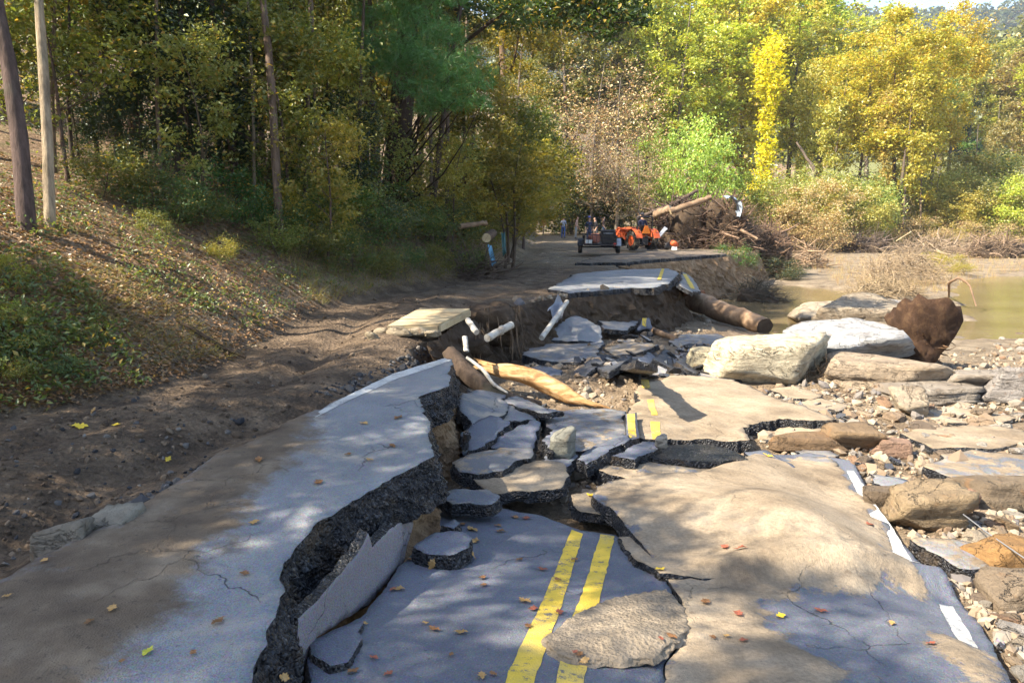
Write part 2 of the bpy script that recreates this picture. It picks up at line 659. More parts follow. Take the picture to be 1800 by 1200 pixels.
def leaf_mat(name, trans=0.42, warm=0.16, warmcol=(0.38, 0.26, 0.04), spread=0.65):
    N = NT(name)
    g = N.n('NewGeometry')
    rnd = g.outputs['Random Per Island']
    oi = N.n('ObjectInfo')
    oc = oi.outputs['Color']
    r2 = N.math('FRACT', N.math('MULTIPLY', rnd, 13.71))
    lo = N.mix(1.0, oc, (0.5, 0.62, 0.45), 'MULTIPLY')
    hi = N.mix(1.0, oc, (1.5, 1.32, 1.1), 'MULTIPLY')
    c = N.mix(rnd, lo, hi)
    c = N.mix(spread, oc, c)
    c = N.mix(N.math('LESS_THAN', r2, warm), c, warmcol)
    d = N.n('BsdfDiffuse')
    t = N.n('BsdfTranslucent')
    gl = N.n('BsdfGlossy')
    gl.inputs['Roughness'].default_value = 0.45
    N.put(gl.inputs['Color'], (0.8, 0.85, 0.8))
    N.put(d.inputs[0], c)
    N.put(t.inputs[0], N.mix(1.0, c, (1.25, 1.2, 0.7), 'MULTIPLY'))
    m1 = N.n('MixShader')
    m1.inputs[0].default_value = trans
    N.t.links.new(d.outputs[0], m1.inputs[1])
    N.t.links.new(t.outputs[0], m1.inputs[2])
    m2 = N.n('MixShader')
    m2.inputs[0].default_value = 0.05
    N.t.links.new(m1.outputs[0], m2.inputs[1])
    N.t.links.new(gl.outputs[0], m2.inputs[2])
    N.t.links.new(m2.outputs[0], N.out.inputs[0])
    return N.m


M['leaf'] = leaf_mat('green_leaf', 0.45, 0.09)
M['gold_leaf'] = leaf_mat('autumn_leaf', 0.45, 0.18, (0.50, 0.34, 0.04), 0.9)
M['dark_leaf'] = leaf_mat('evergreen_leaf', 0.25, 0.02)
M['needle'] = leaf_mat('pine_needle', 0.35, 0.03, (0.25, 0.16, 0.05), 0.5)
M['dry_leaf'] = leaf_mat('dry_leaf', 0.2, 0.35, (0.30, 0.16, 0.07), 0.9)


def plain(name, color, rough=0.6, metal=0.0, spec=0.4, dirt=0.35, dirtcol=(0.16, 0.12, 0.085), scale=6, coat=0.0):
    N = NT(name)
    f = N.noise(scale, 6, 0.68)
    c = N.mix(N.rng(f, 0.42, 0.72, 0, dirt), color, dirtcol)
    h = N.noise(scale * 8, 4, 0.6)
    return N.pbr(c, N.rng(f, 0.4, 0.7, rough, min(1, rough + 0.25)), N.bump(h, 0.15, 0.004), spec, metal, coat)


def paint_mat(name, color, wear=0.5, under=(0.10, 0.105, 0.12)):
    N = NT(name)
    f = N.noise(26, 8, 0.8)
    g = N.noise(3.5, 5, 0.65)
    wn_ = N.rng(N.math('ADD', f, N.math('MULTIPLY', N.math('SUBTRACT', g, 0.5), 0.6)), 0.57 - wear * .08, 0.64)
    c = N.mix(N.rng(N.noise(7, 6, 0.7), 0.3, 0.75, 0, 0.45), color, tuple(q * 0.6 for q in color))
    c = N.mix(N.rng(N.noise(2.1, 6, 0.7), 0.45, 0.7, 0, 0.4), c, (0.38, 0.32, 0.22))
    c = N.mix(N.math('MULTIPLY', wn_, 0.9), c, under)
    return N.pbr(c, 0.75, N.bump(N.math('ADD', N.noise(70, 3), N.voro(120)), 0.5, 0.008), 0.3)


M['yellow'] = paint_mat('yellow_road_paint', (0.66, 0.46, 0.055), 0.5)
M['white_line'] = paint_mat('white_road_paint', (0.52, 0.52, 0.49), 0.9, (0.22, 0.22, 0.22))
M['pvc'] = plain('white_pipe_plastic', (0.44, 0.41, 0.35), 0.6, dirt=0.9)
M['orange'] = plain('orange_tractor_paint', (0.62, 0.10, 0.02), 0.5, dirt=0.55, coat=0.1)
M['hivis'] = plain('fluorescent_orange', (0.95, 0.23, 0.01), 0.5, dirt=0.05)
M['tyre'] = plain('muddy_rubber', (0.02, 0.02, 0.02), 0.85, dirt=0.7, dirtcol=(0.20, 0.145, 0.085), scale=4)
M['black_metal'] = plain('black_steel', (0.02, 0.02, 0.023), 0.45, 0.3, dirt=0.3)
M['grey_metal'] = plain('grey_steel', (0.30, 0.31, 0.33), 0.45, 0.5, dirt=0.35)
M['rust'] = plain('rusted_steel', (0.22, 0.085, 0.035), 0.85, 0.2, dirt=0.5)
M['tan'] = plain('tan_wheel_rim', (0.50, 0.42, 0.30), 0.6, dirt=0.4)
M['white_plastic'] = plain('white_plastic', (0.72, 0.72, 0.70), 0.5, dirt=0.2)
M['tarp'] = plain('pale_blue_tarp', (0.34, 0.42, 0.52), 0.45, dirt=0.5)
M['blue_tarp'] = plain('blue_plastic_shred', (0.14, 0.32, 0.46), 0.5, dirt=0.3)
M['skin'] = plain('skin', (0.50, 0.29, 0.19), 0.55, dirt=0.0)
M['hair'] = plain('hair', (0.045, 0.028, 0.018), 0.7, dirt=0)
M['shoe'] = plain('work_boot', (0.07, 0.045, 0.03), 0.8)


def cloth(name, color):
    return plain(name, color, 0.9, dirt=0.15, scale=9)


def water_mat():
    N = NT('muddy_river_water')
    f = N.noise(0.5, 4, 0.5)
    c = N.mix(N.rng(f, 0.35, 0.65), (0.15, 0.11, 0.055), (0.19, 0.145, 0.08))
    wv = N.noise(2.2, 5, 0.6, vec=N.scaled(N.pos(), (0.5, 1.6, 1)))
    b = N.bump(wv, 0.22, 0.05)
    return N.pbr(c, 0.09, b, 0.5)


M['water'] = water_mat()
# ------------------------------------------------------------------ terrain
EDGE_PX = [(455, 1190), (472, 1075), (505, 990), (560, 920), (640, 870), (765, 802), (752, 772), (760, 742), (732, 700), (792, 678), (792, 630)]
FAR_PX = [(765, 600), (800, 575), (835, 548), (920, 533), (1000, 517), (1090, 510), (1165, 500), (1195, 480), (1120, 469), (1092, 463),
          (1160, 457), (1250, 450), (1285, 447), (1335, 436)]
EDGE = [G(*p)[:2] for p in EDGE_PX]
EDGE_FAR = [G(*p)[:2] for p in FAR_PX]
UPPER = [(-0.85, -30), (-0.85, 1.2)] + [tuple(p) for p in EDGE] + [tuple(p) for p in EDGE_FAR] + [(13, 44), (15.5, 62), (19, 95), (24, 140), (40, 400), (-900, 400), (-900, -30)]

_toe_px = [(-420, 840), (0, 737), (250, 690), (400, 640), (500, 582), (560, 546), (700, 513), (870, 481), (925, 447)]
_toe = np.array([G(px, py, -0.1)[:2] for px, py in _toe_px])
TOE_Y = np.concatenate([[-40, 0], _toe[:, 1], [48, 62, 85, 120, 170, 260, 600]])
TOE_X = np.concatenate([[-5.2, -5.0], _toe[:, 0], [1.2, 2.0, 3.0, 7.0, 55.0, 120.0, 300.0]])
RIVER = [G(px, py, -1.75)[:2] for px, py in
         [(1235, 540), (1300, 512), (1400, 506), (1480, 512), (1520, 545), (1440, 562), (1345, 572), (1270, 556)]]
POOL = [G(px, py, -1.75)[:2] for px, py in [(1725, 496), (1800, 486), (2100, 480), (2300, 560), (1800, 574), (1745, 552), (1728, 525), (1705, 508)]]

BPOLY = [G(px, py, -0.62)[:2] for px, py in [(1160, 1330), (1160, 1170), (1170, 1010), (1050, 890), (1250, 868), (1345, 842), (1495, 848), (1562, 935), (1660, 1010), (1745, 1100), (1830, 1330)]]


def bank_h(d):
    return np.interp(d, [-1, 0, 0.4, 1.5, 4, 8, 20, 60, 200, 600, 1500], [0, 0, 0.22, 0.92, 2.15, 3.2, 6.8, 21, 72, 170, 330])


def H(x, y, detail=True):
    x = np.asarray(x, float)
    y = np.asarray(y, float)
    shp = x.shape
    x = x.ravel()
    y = y.ravel()
    tx = np.interp(y, TOE_Y, TOE_X)
    tx = tx + 0.07 * n2(x, y, 0.9, 3, 5) * sstep(2, 5, y)
    d = tx - x
    bank = bank_h(d)
    up = np.full(x.shape, -0.085)
    if detail:
        # wheel ruts along the track beside the toe
        lat = x - tx
        rut = np.exp(-((lat - 0.95) / 0.22) ** 2) + np.exp(-((lat - 2.35) / 0.22) ** 2)
        up = up - 0.11 * rut * sstep(26, 10, y) + 0.07 * np.exp(-((lat - 1.65) / 0.3) ** 2) * sstep(26, 10, y)
        up = up + 0.028 * n2(x, y, 3.2, 5, 11) + 0.03 * np.abs(n2((x - tx) * 1.0, y * 0.16, 7.0, 3, 12)) + 0.03 * n2(x, y, 0.5, 3, 3)
    up = up - 0.05 * np.exp(-((d + 0.25) / 0.35) ** 2)
    bn = np.clip(d, 0, 3) / 3
    up = up + bank + (0.12 * n2(x, y, 1.5, 5, 21) + 0.25 * n2(x, y, 0.35, 3, 22)) * bn
    lowz = np.interp(y, [-10, 3, 5, 7, 9, 14, 20, 30, 45, 62, 80, 100, 130, 180, 300, 800], [-.62, -.66, -.82, -.86, -.90, -.92, -1.25, -1.62, -1.62, -1.55, -1.2, -0.4, 2.0, 10, 30, 90])
    lowz = lowz - 0.12 * sstep(3, 9, x) * sstep(40, 20, y) - 0.35 * sstep(4.5, 8, x) * sstep(12, 17, y) * sstep(30, 22, y)
    lowz = lowz + 0.16 * n2(x, y, 0.45, 4, 31) + 0.10 * n2(x, y, 1.9, 5, 32)
    far = sstep(60, 140, y)
    lowz = lowz + far * 2.5 * n2(x, y, 0.03, 4, 33)
    for P in (RIVER, POOL):
        sd = poly_sd(x, y, P)
        lowz = lowz * (1 - sstep(-1.2, 0.3, sd)) + (-2.1) * sstep(-1.2, 0.3, sd)
    sdb = poly_sd(x, y, BPOLY)
    lowz = lowz - 0.40 * sstep(-0.05, 0.2, sdb)
    sdu = poly_sd(x, y, UPPER)
    sdu = sdu + 0.05 * n2(x, y, 3, 3, 41)
    wu = sstep(0.10, 0.34, sdu)
    wu = np.where(y > 44, sstep(-3, 2.0, sdu), wu)
    z = up * wu + lowz * (1 - wu)
    hill = bank_h(d) - 0.1
    z = np.maximum(z, np.where(d > 0, hill, -99))
    return z.reshape(shp)


def Hs(x, y):
    return float(H(np.array([x]), np.array([y]))[0])


def hit(px, py, tmin=2.0, tmax=400):
    """first point of the terrain on a pixel's ray"""
    d = ray(px, py)
    t = np.geomspace(tmin, tmax, 700)
    P = CAMP + d * t[:, None]
    below = P[:, 2] < H(P[:, 0], P[:, 1])
    k = int(np.argmax(below)) if below.any() else len(t) - 1
    lo, hi = t[max(k - 1, 0)], t[k]
    for _ in range(8):
        m = (lo + hi) / 2
        p = CAMP + d * m
        if p[2] < Hs(p[0], p[1]):
            hi = m
        else:
            lo = m
    return CAMP + d * hi


def spaced(segs):
    out = []
    for a, b, n in segs:
        out.append(np.linspace(a, b, n, endpoint=False))
    return np.unique(np.concatenate(out))


gx = np.concatenate([-np.geomspace(12, 1500, 45)[::-1], np.linspace(-12, -6, 40, endpoint=False), np.linspace(-6, 6.5, 210, endpoint=False),
                     np.linspace(6.5, 16, 60, endpoint=False), np.geomspace(16, 1500, 50)])
gy = np.concatenate([np.linspace(-60, 1.5, 24, endpoint=False), np.linspace(1.5, 13, 190, endpoint=False), np.linspace(13, 36, 130, endpoint=False), np.geomspace(36, 2500, 85)])
X, Y = np.meshgrid(gx, gy)
Z = H(X, Y)
nx, ny = len(gx), len(gy)


def H(x, y, detail=True):
    """height of the built terrain sheet"""
    x = np.asarray(x, float)
    y = np.asarray(y, float)
    i = np.clip(np.searchsorted(gx, x) - 1, 0, nx - 2)
    j = np.clip(np.searchsorted(gy, y) - 1, 0, ny - 2)
    u = np.clip((x - gx[i]) / (gx[i + 1] - gx[i]), 0, 1)
    v = np.clip((y - gy[j]) / (gy[j + 1] - gy[j]), 0, 1)
    return (Z[j, i] * (1 - u) + Z[j, i + 1] * u) * (1 - v) + (Z[j + 1, i] * (1 - u) + Z[j + 1, i + 1] * u) * v


ii = np.arange(ny - 1)[:, None] * nx
jj = np.arange(nx - 1)[None, :]
Q = np.stack([ii + jj, ii + jj + 1, ii + nx + jj + 1, ii + nx + jj], -1).reshape(-1, 4)
mb = MB().add(np.stack([X, Y, Z], -1).reshape(-1, 3), Q)
gme = mb.mesh('ground', M['ground'], True)
tx = np.interp(Y, TOE_Y, TOE_X)
dd = tx - X
sdu = poly_sd(X, Y, UPPER)
mudw = sstep(0.7, -0.2, dd) * sstep(0.0, 0.35, sdu) * sstep(30, 22, Y)
mudw = mudw * np.where(sdu < 0.9, 0.72, 1.0)
litw = sstep(0.25, 1.4, dd)
sandw = sstep(0.3, -0.2, sdu) * (0.5 + 0.8 * n2(X, Y, 0.25, 3, 51)) * sstep(4.5, 9, X + Y * 0.3)
sandw = np.maximum(sandw, sstep(24, 32, Y) * sstep(1.0, 0.0, dd))
greenw = sstep(70, 110, Y) * sstep(1, -4, dd) * 0.8
greenw = np.maximum(greenw, sstep(0.6, 1.6, dd) * sstep(3.2, 1.8, dd) * sstep(14, 7, Y) * (0.18 + 0.5 * n2(X, Y, 0.8, 3, 52)))
for nm, a in (('mud', mudw), ('litter', litw), ('sandy', sandw), ('green', greenw)):
    fattr(gme, nm, a.ravel())
ground = tag(obj('ground', gme), 'muddy valley floor, wash-out and wooded bank of brown earth', None, None, 'structure')

# water
wz = -1.75
wp = np.array([(6, 17), (70, 17), (70, 62), (6, 62)], float)
wx, wy = np.meshgrid(np.linspace(4, 75, 40), np.linspace(16, 62, 40))
i2 = np.arange(39)[:, None] * 40
j2 = np.arange(39)[None, :]
mb = MB().add(np.stack([wx, wy, np.full(wx.shape, wz)], -1).reshape(-1, 3), np.stack([i2 + j2, i2 + j2 + 1, i2 + 41 + j2, i2 + 40 + j2], -1).reshape(-1, 4))
tag(mb.build('river', M['water']), 'olive brown muddy river water lying behind the boulders', None, None, 'structure')


# ------------------------------------------------------------------ pavement slabs
def plane3(a, b, c):
    """plane through three (px, py, z) points"""
    A, B, C = [G(*q) for q in (a, b, c)]
    n = np.cross(B - A, C - A)
    n /= np.linalg.norm(n)
    return (n if n[2] > 0 else -n), A


def plane(z, bx=0.0, by=0.0, ref=(0, 0)):
    n = np.array((-bx, -by, 1.0))
    return n / np.linalg.norm(n), np.array((ref[0], ref[1], z), float)


def on_plane(px, py, pl):
    n, A = pl
    d = ray(px, py)
    return CAMP + d * (n.dot(A - CAMP) / n.dot(d))


def densify(P, sp):
    out = []
    for a, b in zip(P, np.roll(P, -1, 0)):
        k = max(1, int(np.linalg.norm(b - a) / sp))
        out.append(a + (b - a) * (np.arange(k) / k)[:, None])
    return np.concatenate(out)


class Frame:
    def __init__(s, pl):
        s.n, s.o = np.array(pl[0]), np.array(pl[1])
        ref = np.array((1.0, 0, 0))
        s.u = ref - s.n * ref.dot(s.n)
        s.u /= np.linalg.norm(s.u)
        s.v = np.cross(s.n, s.u)

    def to2(s, P):
        q = np.asarray(P) - s.o
        return np.stack([q @ s.u, q @ s.v], -1)

    def to3(s, p2, h=0.0):
        p2 = np.asarray(p2)
        return s.o + p2[..., :1] * s.u + p2[..., 1:2] * s.v + np.asarray(h)[..., None] * s.n


def cdt(P2, sp, seed, rings=()):
    rs = np.random.RandomState(seed)
    lo, hi = P2.min(0), P2.max(0)
    a, b = np.meshgrid(np.arange(lo[0], hi[0], sp), np.arange(lo[1], hi[1], sp * 0.87))
    a = a + (np.arange(a.shape[0]) % 2)[:, None] * sp / 2
    a = a + rs.uniform(-.2, .2, a.shape) * sp
    b = b + rs.uniform(-.2, .2, b.shape) * sp
    sd = poly_sd(a, b, P2)
    k = sd > sp * 0.45
    pts = np.vstack([P2, np.stack([a[k], b[k]], 1)])
    n = len(P2)
    r = geometry.delaunay_2d_cdt([Vector(p) for p in pts], [(i, (i + 1) % n) for i in range(n)], [], 1, 1e-6)
    V = np.array([q[:] for q in r[0]])
    F = np.array([f for f in r[2] if len(f) == 3])
    # keep orientation up
    ar = np.cross(V[F[:, 1]] - V[F[:, 0]], V[F[:, 2]] - V[F[:, 0]])
    F[ar < 0] = F[ar < 0][:, ::-1]
    # boundary loop
    cnt = {}
    for t in F:
        for x, y in ((t[0], t[1]), (t[1], t[2]), (t[2], t[0])):
            cnt[(x, y)] = cnt.get((x, y), 0) + 1
    nxt = {x: y for (x, y) in cnt if (y, x) not in cnt}
    s0 = next(iter(nxt))
    loop = [s0]
    while len(loop) < len(nxt) + 2:
        k2 = nxt.get(loop[-1])
        if k2 is None or k2 == s0:
            break
        loop.append(k2)
    return V, F, np.array(loop)


SLABS = {}


def slab(name, label, cat, px, pl, th=0.11, sp=0.07, und=0.012, uf=1.1, jag=0.018, top='slab', side='edge', sand=None, group=None, parent=None,
         seed=1, flare=0.02, levels=3, height=None, kind=None, sandval=-1.0, lowf=0.0):
    fr = Frame(pl)
    P3 = np.array([on_plane(x, y, pl) for x, y in px])
    P2 = fr.to2(P3)
    if np.sum(P2[:, 0] * np.roll(P2[:, 1], -1) - np.roll(P2[:, 0], -1) * P2[:, 1]) < 0:
        P2 = P2[::-1]
    es = max(0.02, min(sp * 0.6, 0.06))
    D = densify(P2, es)
    tang = np.roll(D, -1, 0) - np.roll(D, 1, 0)
    tang /= np.linalg.norm(tang, axis=1)[:, None] + 1e-9
    nrm = np.stack([tang[:, 1], -tang[:, 0]], 1)
    q = np.stack([D[:, 0] * 4, D[:, 1] * 4, np.full(len(D), seed * 3.1)], 1)
    q2 = np.stack([D[:, 0] * 19, D[:, 1] * 19, np.full(len(D), seed * 5.1)], 1)
    q0 = np.stack([D[:, 0] * 1.6, D[:, 1] * 1.6, np.full(len(D), seed * 1.9)], 1)
    D = D + nrm * (min(jag, .03) * 2.2 * lowf * vnoise(q0, seed + 2))[:, None]
    D = D + nrm * (jag * (1.6 * vnoise(q, seed) + 0.9 * vnoise(q2, seed + 1)))[:, None]

    def hfun(V):
        h = und * fbm(np.stack([V[:, 0] * uf, V[:, 1] * uf, np.full(len(V), seed * 2.3)], 1), 4, seed)
        if height is not None:
            w3 = fr.to3(V, np.zeros(len(V)))
            h = h + height(w3[:, 0], w3[:, 1])
        return h

    V, F, loop = cdt(D, sp, seed)
    h = hfun(V)
    best = None
    if sand:
        best = np.full(len(V), -9.0)
        for sp_px, sign in sand:
            SP = fr.to2(np.array([on_plane(x, y, pl) for x, y in sp_px]))
            sd = poly_sd(V[:, 0], V[:, 1], SP)
            best = np.maximum(best, sd) if sign > 0 else np.minimum(best, -sd)
        best = best + 0.10 * vnoise(np.c_[V * 5, np.full(len(V), 3.3)], seed + 4)
        h = h + 0.02 * sstep(-0.02, 0.10, best)
    T3 = fr.to3(V, h)
    mb = MB()
    mb.add(T3, None, F, 0)
    nv = len(T3)
    # crumbling side
    L = V[loop]
    tg = np.roll(L, -1, 0) - np.roll(L, 1, 0)
    tg /= np.linalg.norm(tg, axis=1)[:, None] + 1e-9
    on = np.stack([tg[:, 1], -tg[:, 0]], 1)
    rings = [loop]
    base = nv
    extra = []
    for k in range(1, levels + 1):
        f = k / levels
        qq = np.stack([L[:, 0] * 16, L[:, 1] * 16, np.full(len(L), k * 2.7 + seed)], 1)
        off = flare * f + jag * 0.9 * vnoise(qq, seed + 7)
        hh = h[loop] - th * f * (1 + 0.18 * vnoise(qq * 0.5, seed + 9))
        extra.append(fr.to3(L + on * off[:, None], hh))
        rings.append(np.arange(base, base + len(L)))
        base += len(L)
    EX = np.concatenate(extra)
    m = len(loop)
    qs = []
    a = np.arange(m)
    b = (a + 1) % m
    for r0, r1 in zip(rings[:-1], rings[1:]):
        qs.append(np.stack([r0[a], r1[a], r1[b], r0[b]], 1))
    mb.v.append(EX)
    mb.n += len(EX)
    mb.q.append(np.concatenate(qs))
    mb.qm.append(np.full(len(mb.q[-1]), 1))
    # underside
    B3 = fr.to3(V, h - th)
    lastring = rings[-1]
    remap = np.arange(nv) + mb.n
    B3b = B3.copy()
    B3b[loop] = EX[-m:]
    mb.v.append(B3b)
    mb.t.append(remap[F][:, ::-1])
    mb.tm.append(np.full(len(F), 1))
    mb.n += nv
    me = mb.mesh(name, [M[top], M[side]], False)
    sm = np.zeros(len(me.polygons), bool)
    mi = np.zeros(len(me.polygons), np.int32)
    me.polygons.foreach_get('material_index', mi)
    me.polygons.foreach_set('use_smooth', mi == 0)
    sa = np.full(mb.n, float(sandval))
    if sand:
        sa[:nv] = np.clip(best, -1, .17)
    fattr(me, 'sand', sa)
    o = obj(name, me, parent)
    if parent is None:
        tag(o, label, cat, group, kind or 'thing')
    SLABS[o.name] = (fr, pl, hfun)
    o_fr[o.name] = (fr, pl, hfun)
    return o


o_fr = {}


def stripe(parent, px, mat, name='line_marking', lift=0.004, sp=0.06, seed=3, jag=0.006):
    """painted marking lying on a slab, following its surface"""
    fr, pl, hfun = o_fr[parent.name]
    P2 = fr.to2(np.array([on_plane(x, y, pl) for x, y in px]))
    if np.sum(P2[:, 0] * np.roll(P2[:, 1], -1) - np.roll(P2[:, 0], -1) * P2[:, 1]) < 0:
        P2 = P2[::-1]
    D = densify(P2, sp * 0.6)
    D = D + jag * np.stack([vnoise(np.c_[D * 14, np.full(len(D), 1.0)], seed), vnoise(np.c_[D * 14, np.full(len(D), 8.0)], seed)], 1)
    V, F, loop = cdt(D, sp, seed)
    T3 = fr.to3(V, hfun(V) + lift)
    return MB().add(T3, None, F).build(name, mat, parent, True)
# ------------------------------------------------------------------ the standing lane
road_px = EDGE_PX[::-1] + [(440, 1320), (-500, 1320), (-420, 1180), (-150, 1085), (0, 1022), (150, 945), (270, 880), (380, 806), (480, 760), (590, 705), (690, 660), (760, 636)]
mud_px = [(-600, 1330), (-420, 1160), (0, 1012), (270, 870), (380, 795), (480, 752), (560, 715), (540, 790), (455, 870), (415, 945), (345, 1015), (255, 1120), (200, 1190), (150, 1320)]
thin_px = [(0, 1075), (110, 1040), (190, 985), (330, 1000), (270, 1075), (130, 1190), (20, 1180)]
road = slab('road', 'left lane of worn grey asphalt still standing, broken along one edge', None, road_px, plane(0.0), th=0.1, sp=0.085, und=0.014, uf=0.8, jag=0.035,
            top='road', sand=[(mud_px, 1)], seed=4, flare=0.0, kind='structure')
stripe(road, [(782, 629), (794, 633), (700, 664), (600, 712), (545, 740), (545, 733), (596, 704), (690, 656)], M['white_line'], sp=0.07)


# black crumbling section under the lane's edge, then the earth below it
def scarp(name, pts, z0, z1, mat, parent, seed, sp=0.022, levels=14, out0=0.0, out1=0.1, lump=0.03, freq=16, soft=0.0):
    P = densify_open(np.array(pts), sp)
    n = len(P)
    tg = np.gradient(P, axis=0)
    tg /= np.linalg.norm(tg, axis=1)[:, None] + 1e-9
    k = 9
    kern = np.ones(2 * k + 1) / (2 * k + 1)
    pad = np.pad(tg, ((k, k), (0, 0)), 'edge')
    tg = np.stack([np.convolve(pad[:, c], kern, 'valid') for c in (0, 1)], 1)
    tg /= np.linalg.norm(tg, axis=1)[:, None] + 1e-9
    on = np.stack([tg[:, 1], -tg[:, 0]], 1)
    jagn = 0.035 * (1.6 * vnoise(np.c_[P * 4, np.full(n, 12.4)], 4) + 0.9 * vnoise(np.c_[P * 19, np.full(n, 20.4)], 5))
    f = np.linspace(0, 1, levels)
    V = np.zeros((levels, n, 3))
    for i, q in enumerate(f):
        z = z0 + (z1 - z0) * q
        pz = np.c_[P * freq, np.full(n, z * freq)]
        d = lump * fbm(pz, 3, seed, 0.6) * 1.6 + lump * 0.8 * np.abs(vnoise(pz * 2.3, seed + 3))
        d = d + 0.06 * vnoise(np.c_[P * 2.5, np.full(n, z * 3)], seed + 5)
        V[i, :, :2] = P + on * (jagn * (1 - q * soft) + out0 + (out1 - out0) * q + d * (0.35 + 0.65 * min(1, q * 4)))[:, None]
        V[i, :, 2] = z + (0 if i in (0,) else 0.3 * lump * vnoise(pz * 0.8 + 5, seed + 6))
    a = np.arange(levels - 1)[:, None] * n
    b = np.arange(n - 1)[None, :]
    Qd = np.stack([a + b, a + n + b, a + n + b + 1, a + b + 1], -1).reshape(-1, 4)
    return MB().add(V.reshape(-1, 3), Qd).build(name, mat, parent, False)


def densify_open(P, sp):
    out = []
    for a, b in zip(P[:-1], P[1:]):
        k = max(1, int(np.linalg.norm(b - a) / sp))
        out.append(a + (b - a) * (np.arange(k) / k)[:, None])
    out.append(P[-1:])
    return np.concatenate(out)


near_edge = [(-0.87, 1.4)] + [tuple(p) for p in EDGE]
scarp('broken_edge', near_edge, -0.02, -0.30, M['edge'], road, 61, out0=-0.015, out1=0.07, lump=0.04, freq=14)
scarp('earth_face', near_edge, -0.24, -1.05, M['earth'], ground, 67, sp=0.035, levels=22, out0=-0.03, out1=0.10, lump=0.05, freq=7, soft=1)
ef = [tuple(p) for p in EDGE[-1:]] + [tuple(p) for p in EDGE_FAR]
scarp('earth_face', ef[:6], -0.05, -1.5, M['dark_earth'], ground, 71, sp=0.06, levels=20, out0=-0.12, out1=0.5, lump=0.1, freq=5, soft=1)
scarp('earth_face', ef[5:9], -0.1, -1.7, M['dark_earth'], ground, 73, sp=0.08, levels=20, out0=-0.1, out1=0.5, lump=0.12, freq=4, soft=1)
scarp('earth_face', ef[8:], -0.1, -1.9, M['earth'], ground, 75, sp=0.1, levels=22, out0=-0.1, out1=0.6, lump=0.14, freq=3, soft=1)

# the far, still standing stretches of road
far1 = slab('far_pavement', '', None, [(965, 508), (1000, 515), (1050, 512), (1110, 505), (1150, 506), (1180, 496), (1192, 478), (1175, 472), (1100, 473), (1010, 481)], plane(0.0), th=0.17, sp=0.16, jag=0.05, und=0.03, top='road', seed=9, parent=road, sandval=-0.12)
stripe(far1, [(1155, 492), (1162, 492), (1168, 473), (1163, 473)], M['yellow'], lift=0.012)
far2 = slab('far_pavement', '', None, [(1098, 461), (1160, 455), (1245, 449), (1275, 446), (1262, 441), (1150, 442), (1060, 448), (1010, 462)], plane(0.015), th=0.2, sp=0.3, jag=0.06, und=0.03, top='road', seed=10, parent=road, sandval=0.1)

# ------------------------------------------------------------------ sunken slabs, foreground
PA = plane3((920, 1180, -0.36), (1010, 935, -0.66), (640, 1070, -0.40))
FRA = Frame(PA)


slabA = slab('pavement_slab', 'large dark blue asphalt slab carrying the double yellow lines', 'pavement slab',
             [(530, 1330), (545, 1160), (562, 1118), (632, 1083), (650, 1058), (702, 1000), (738, 962), (752, 925), (782, 893), (800, 882), (870, 888), (955, 903), (1020, 929), (1082, 937), (1135, 968), (1168, 1015), (1192, 1062), (1208, 1108), (1165, 1168), (1160, 1330)],
             PA, th=0.13, sp=0.05, und=0.03, uf=0.9, jag=0.012, top='dark_road', seed=21, group='sunken slabs of the collapsed lane')
stripe(slabA, [(872, 1255), (925, 1255), (945, 1180), (985, 1070), (1025, 935), (1004, 928), (965, 1030), (930, 1105), (892, 1185)], M['yellow'], sp=0.05)
stripe(slabA, [(965, 1255), (1012, 1255), (1030, 1180), (1052, 1060), (1081, 940), (1055, 936), (1030, 1022), (1002, 1095), (978, 1190)], M['yellow'], sp=0.05)

# cracks as narrow dark gaps: separate corner piece of the slab
slab('pavement_slab', 'small corner piece split off the dark slab, at the lower end of the scarp', 'pavement slab',
     [(548, 1128), (600, 1100), (640, 1090), (632, 1110), (640, 1122), (615, 1165), (580, 1172), (545, 1150)],
     (PA[0], PA[1] + PA[0] * 0.03), th=0.1, sp=0.04, jag=0.008, top='dark_road', seed=22, group='sunken slabs of the collapsed lane')

# plate leaning against the scarp
PT = plane3((540, 1190, -0.42), (735, 955, -0.58), (640, 960, -0.14))
slab('pavement_slab', 'smooth lilac grey plate leaning upright against the crumbling black edge', 'pavement slab',
     [(520, 1260), (524, 1085), (560, 1050), (600, 1010), (628, 975), (648, 938), (655, 960), (690, 925), (722, 912), (742, 930), (736, 965), (690, 1012), (648, 1062), (600, 1095), (560, 1122), (540, 1160), (535, 1260)],
     PT, th=0.05, sp=0.04, und=0.02, jag=0.014, top='lilac_slab', seed=23, group='sunken slabs of the collapsed lane')


# right lane: undulating slab with the white edge line, sand washed over it
def hB(x, y):
    ridge = 0.10 * np.exp(-((y - 4.38 - 0.1 * (x - 1.5)) / 0.16) ** 2) * sstep(0.9, 1.5, x)
    m = G(1400, 945, -0.55)
    mound = 0.17 * np.exp(-(((x - m[0]) / 0.55) ** 2 + ((y - m[1]) / 0.42) ** 2))
    m2 = G(1330, 885, -0.55)
    mound2 = 0.13 * np.exp(-(((x - m2[0]) / 0.7) ** 2 + ((y - m2[1]) / 0.4) ** 2))
    edge = -0.10 * sstep(1.95, 2.75, x - 0.02 * y)
    lift = 0.11 * np.clip(y - 4.3, 0, 4)
    ph = (x - m[0]) * 0.5 + (y - m[1]) * 0.87
    tread = 0.006 * np.sin((x * 0.94 - y * 0.34) * 2 * np.pi / 0.11) * np.exp(-((ph + 0.12) / 0.16) ** 2) * sstep(1.4, 0.4, np.abs(x - m[0]))
    return ridge + mound + mound2 + edge + lift + tread


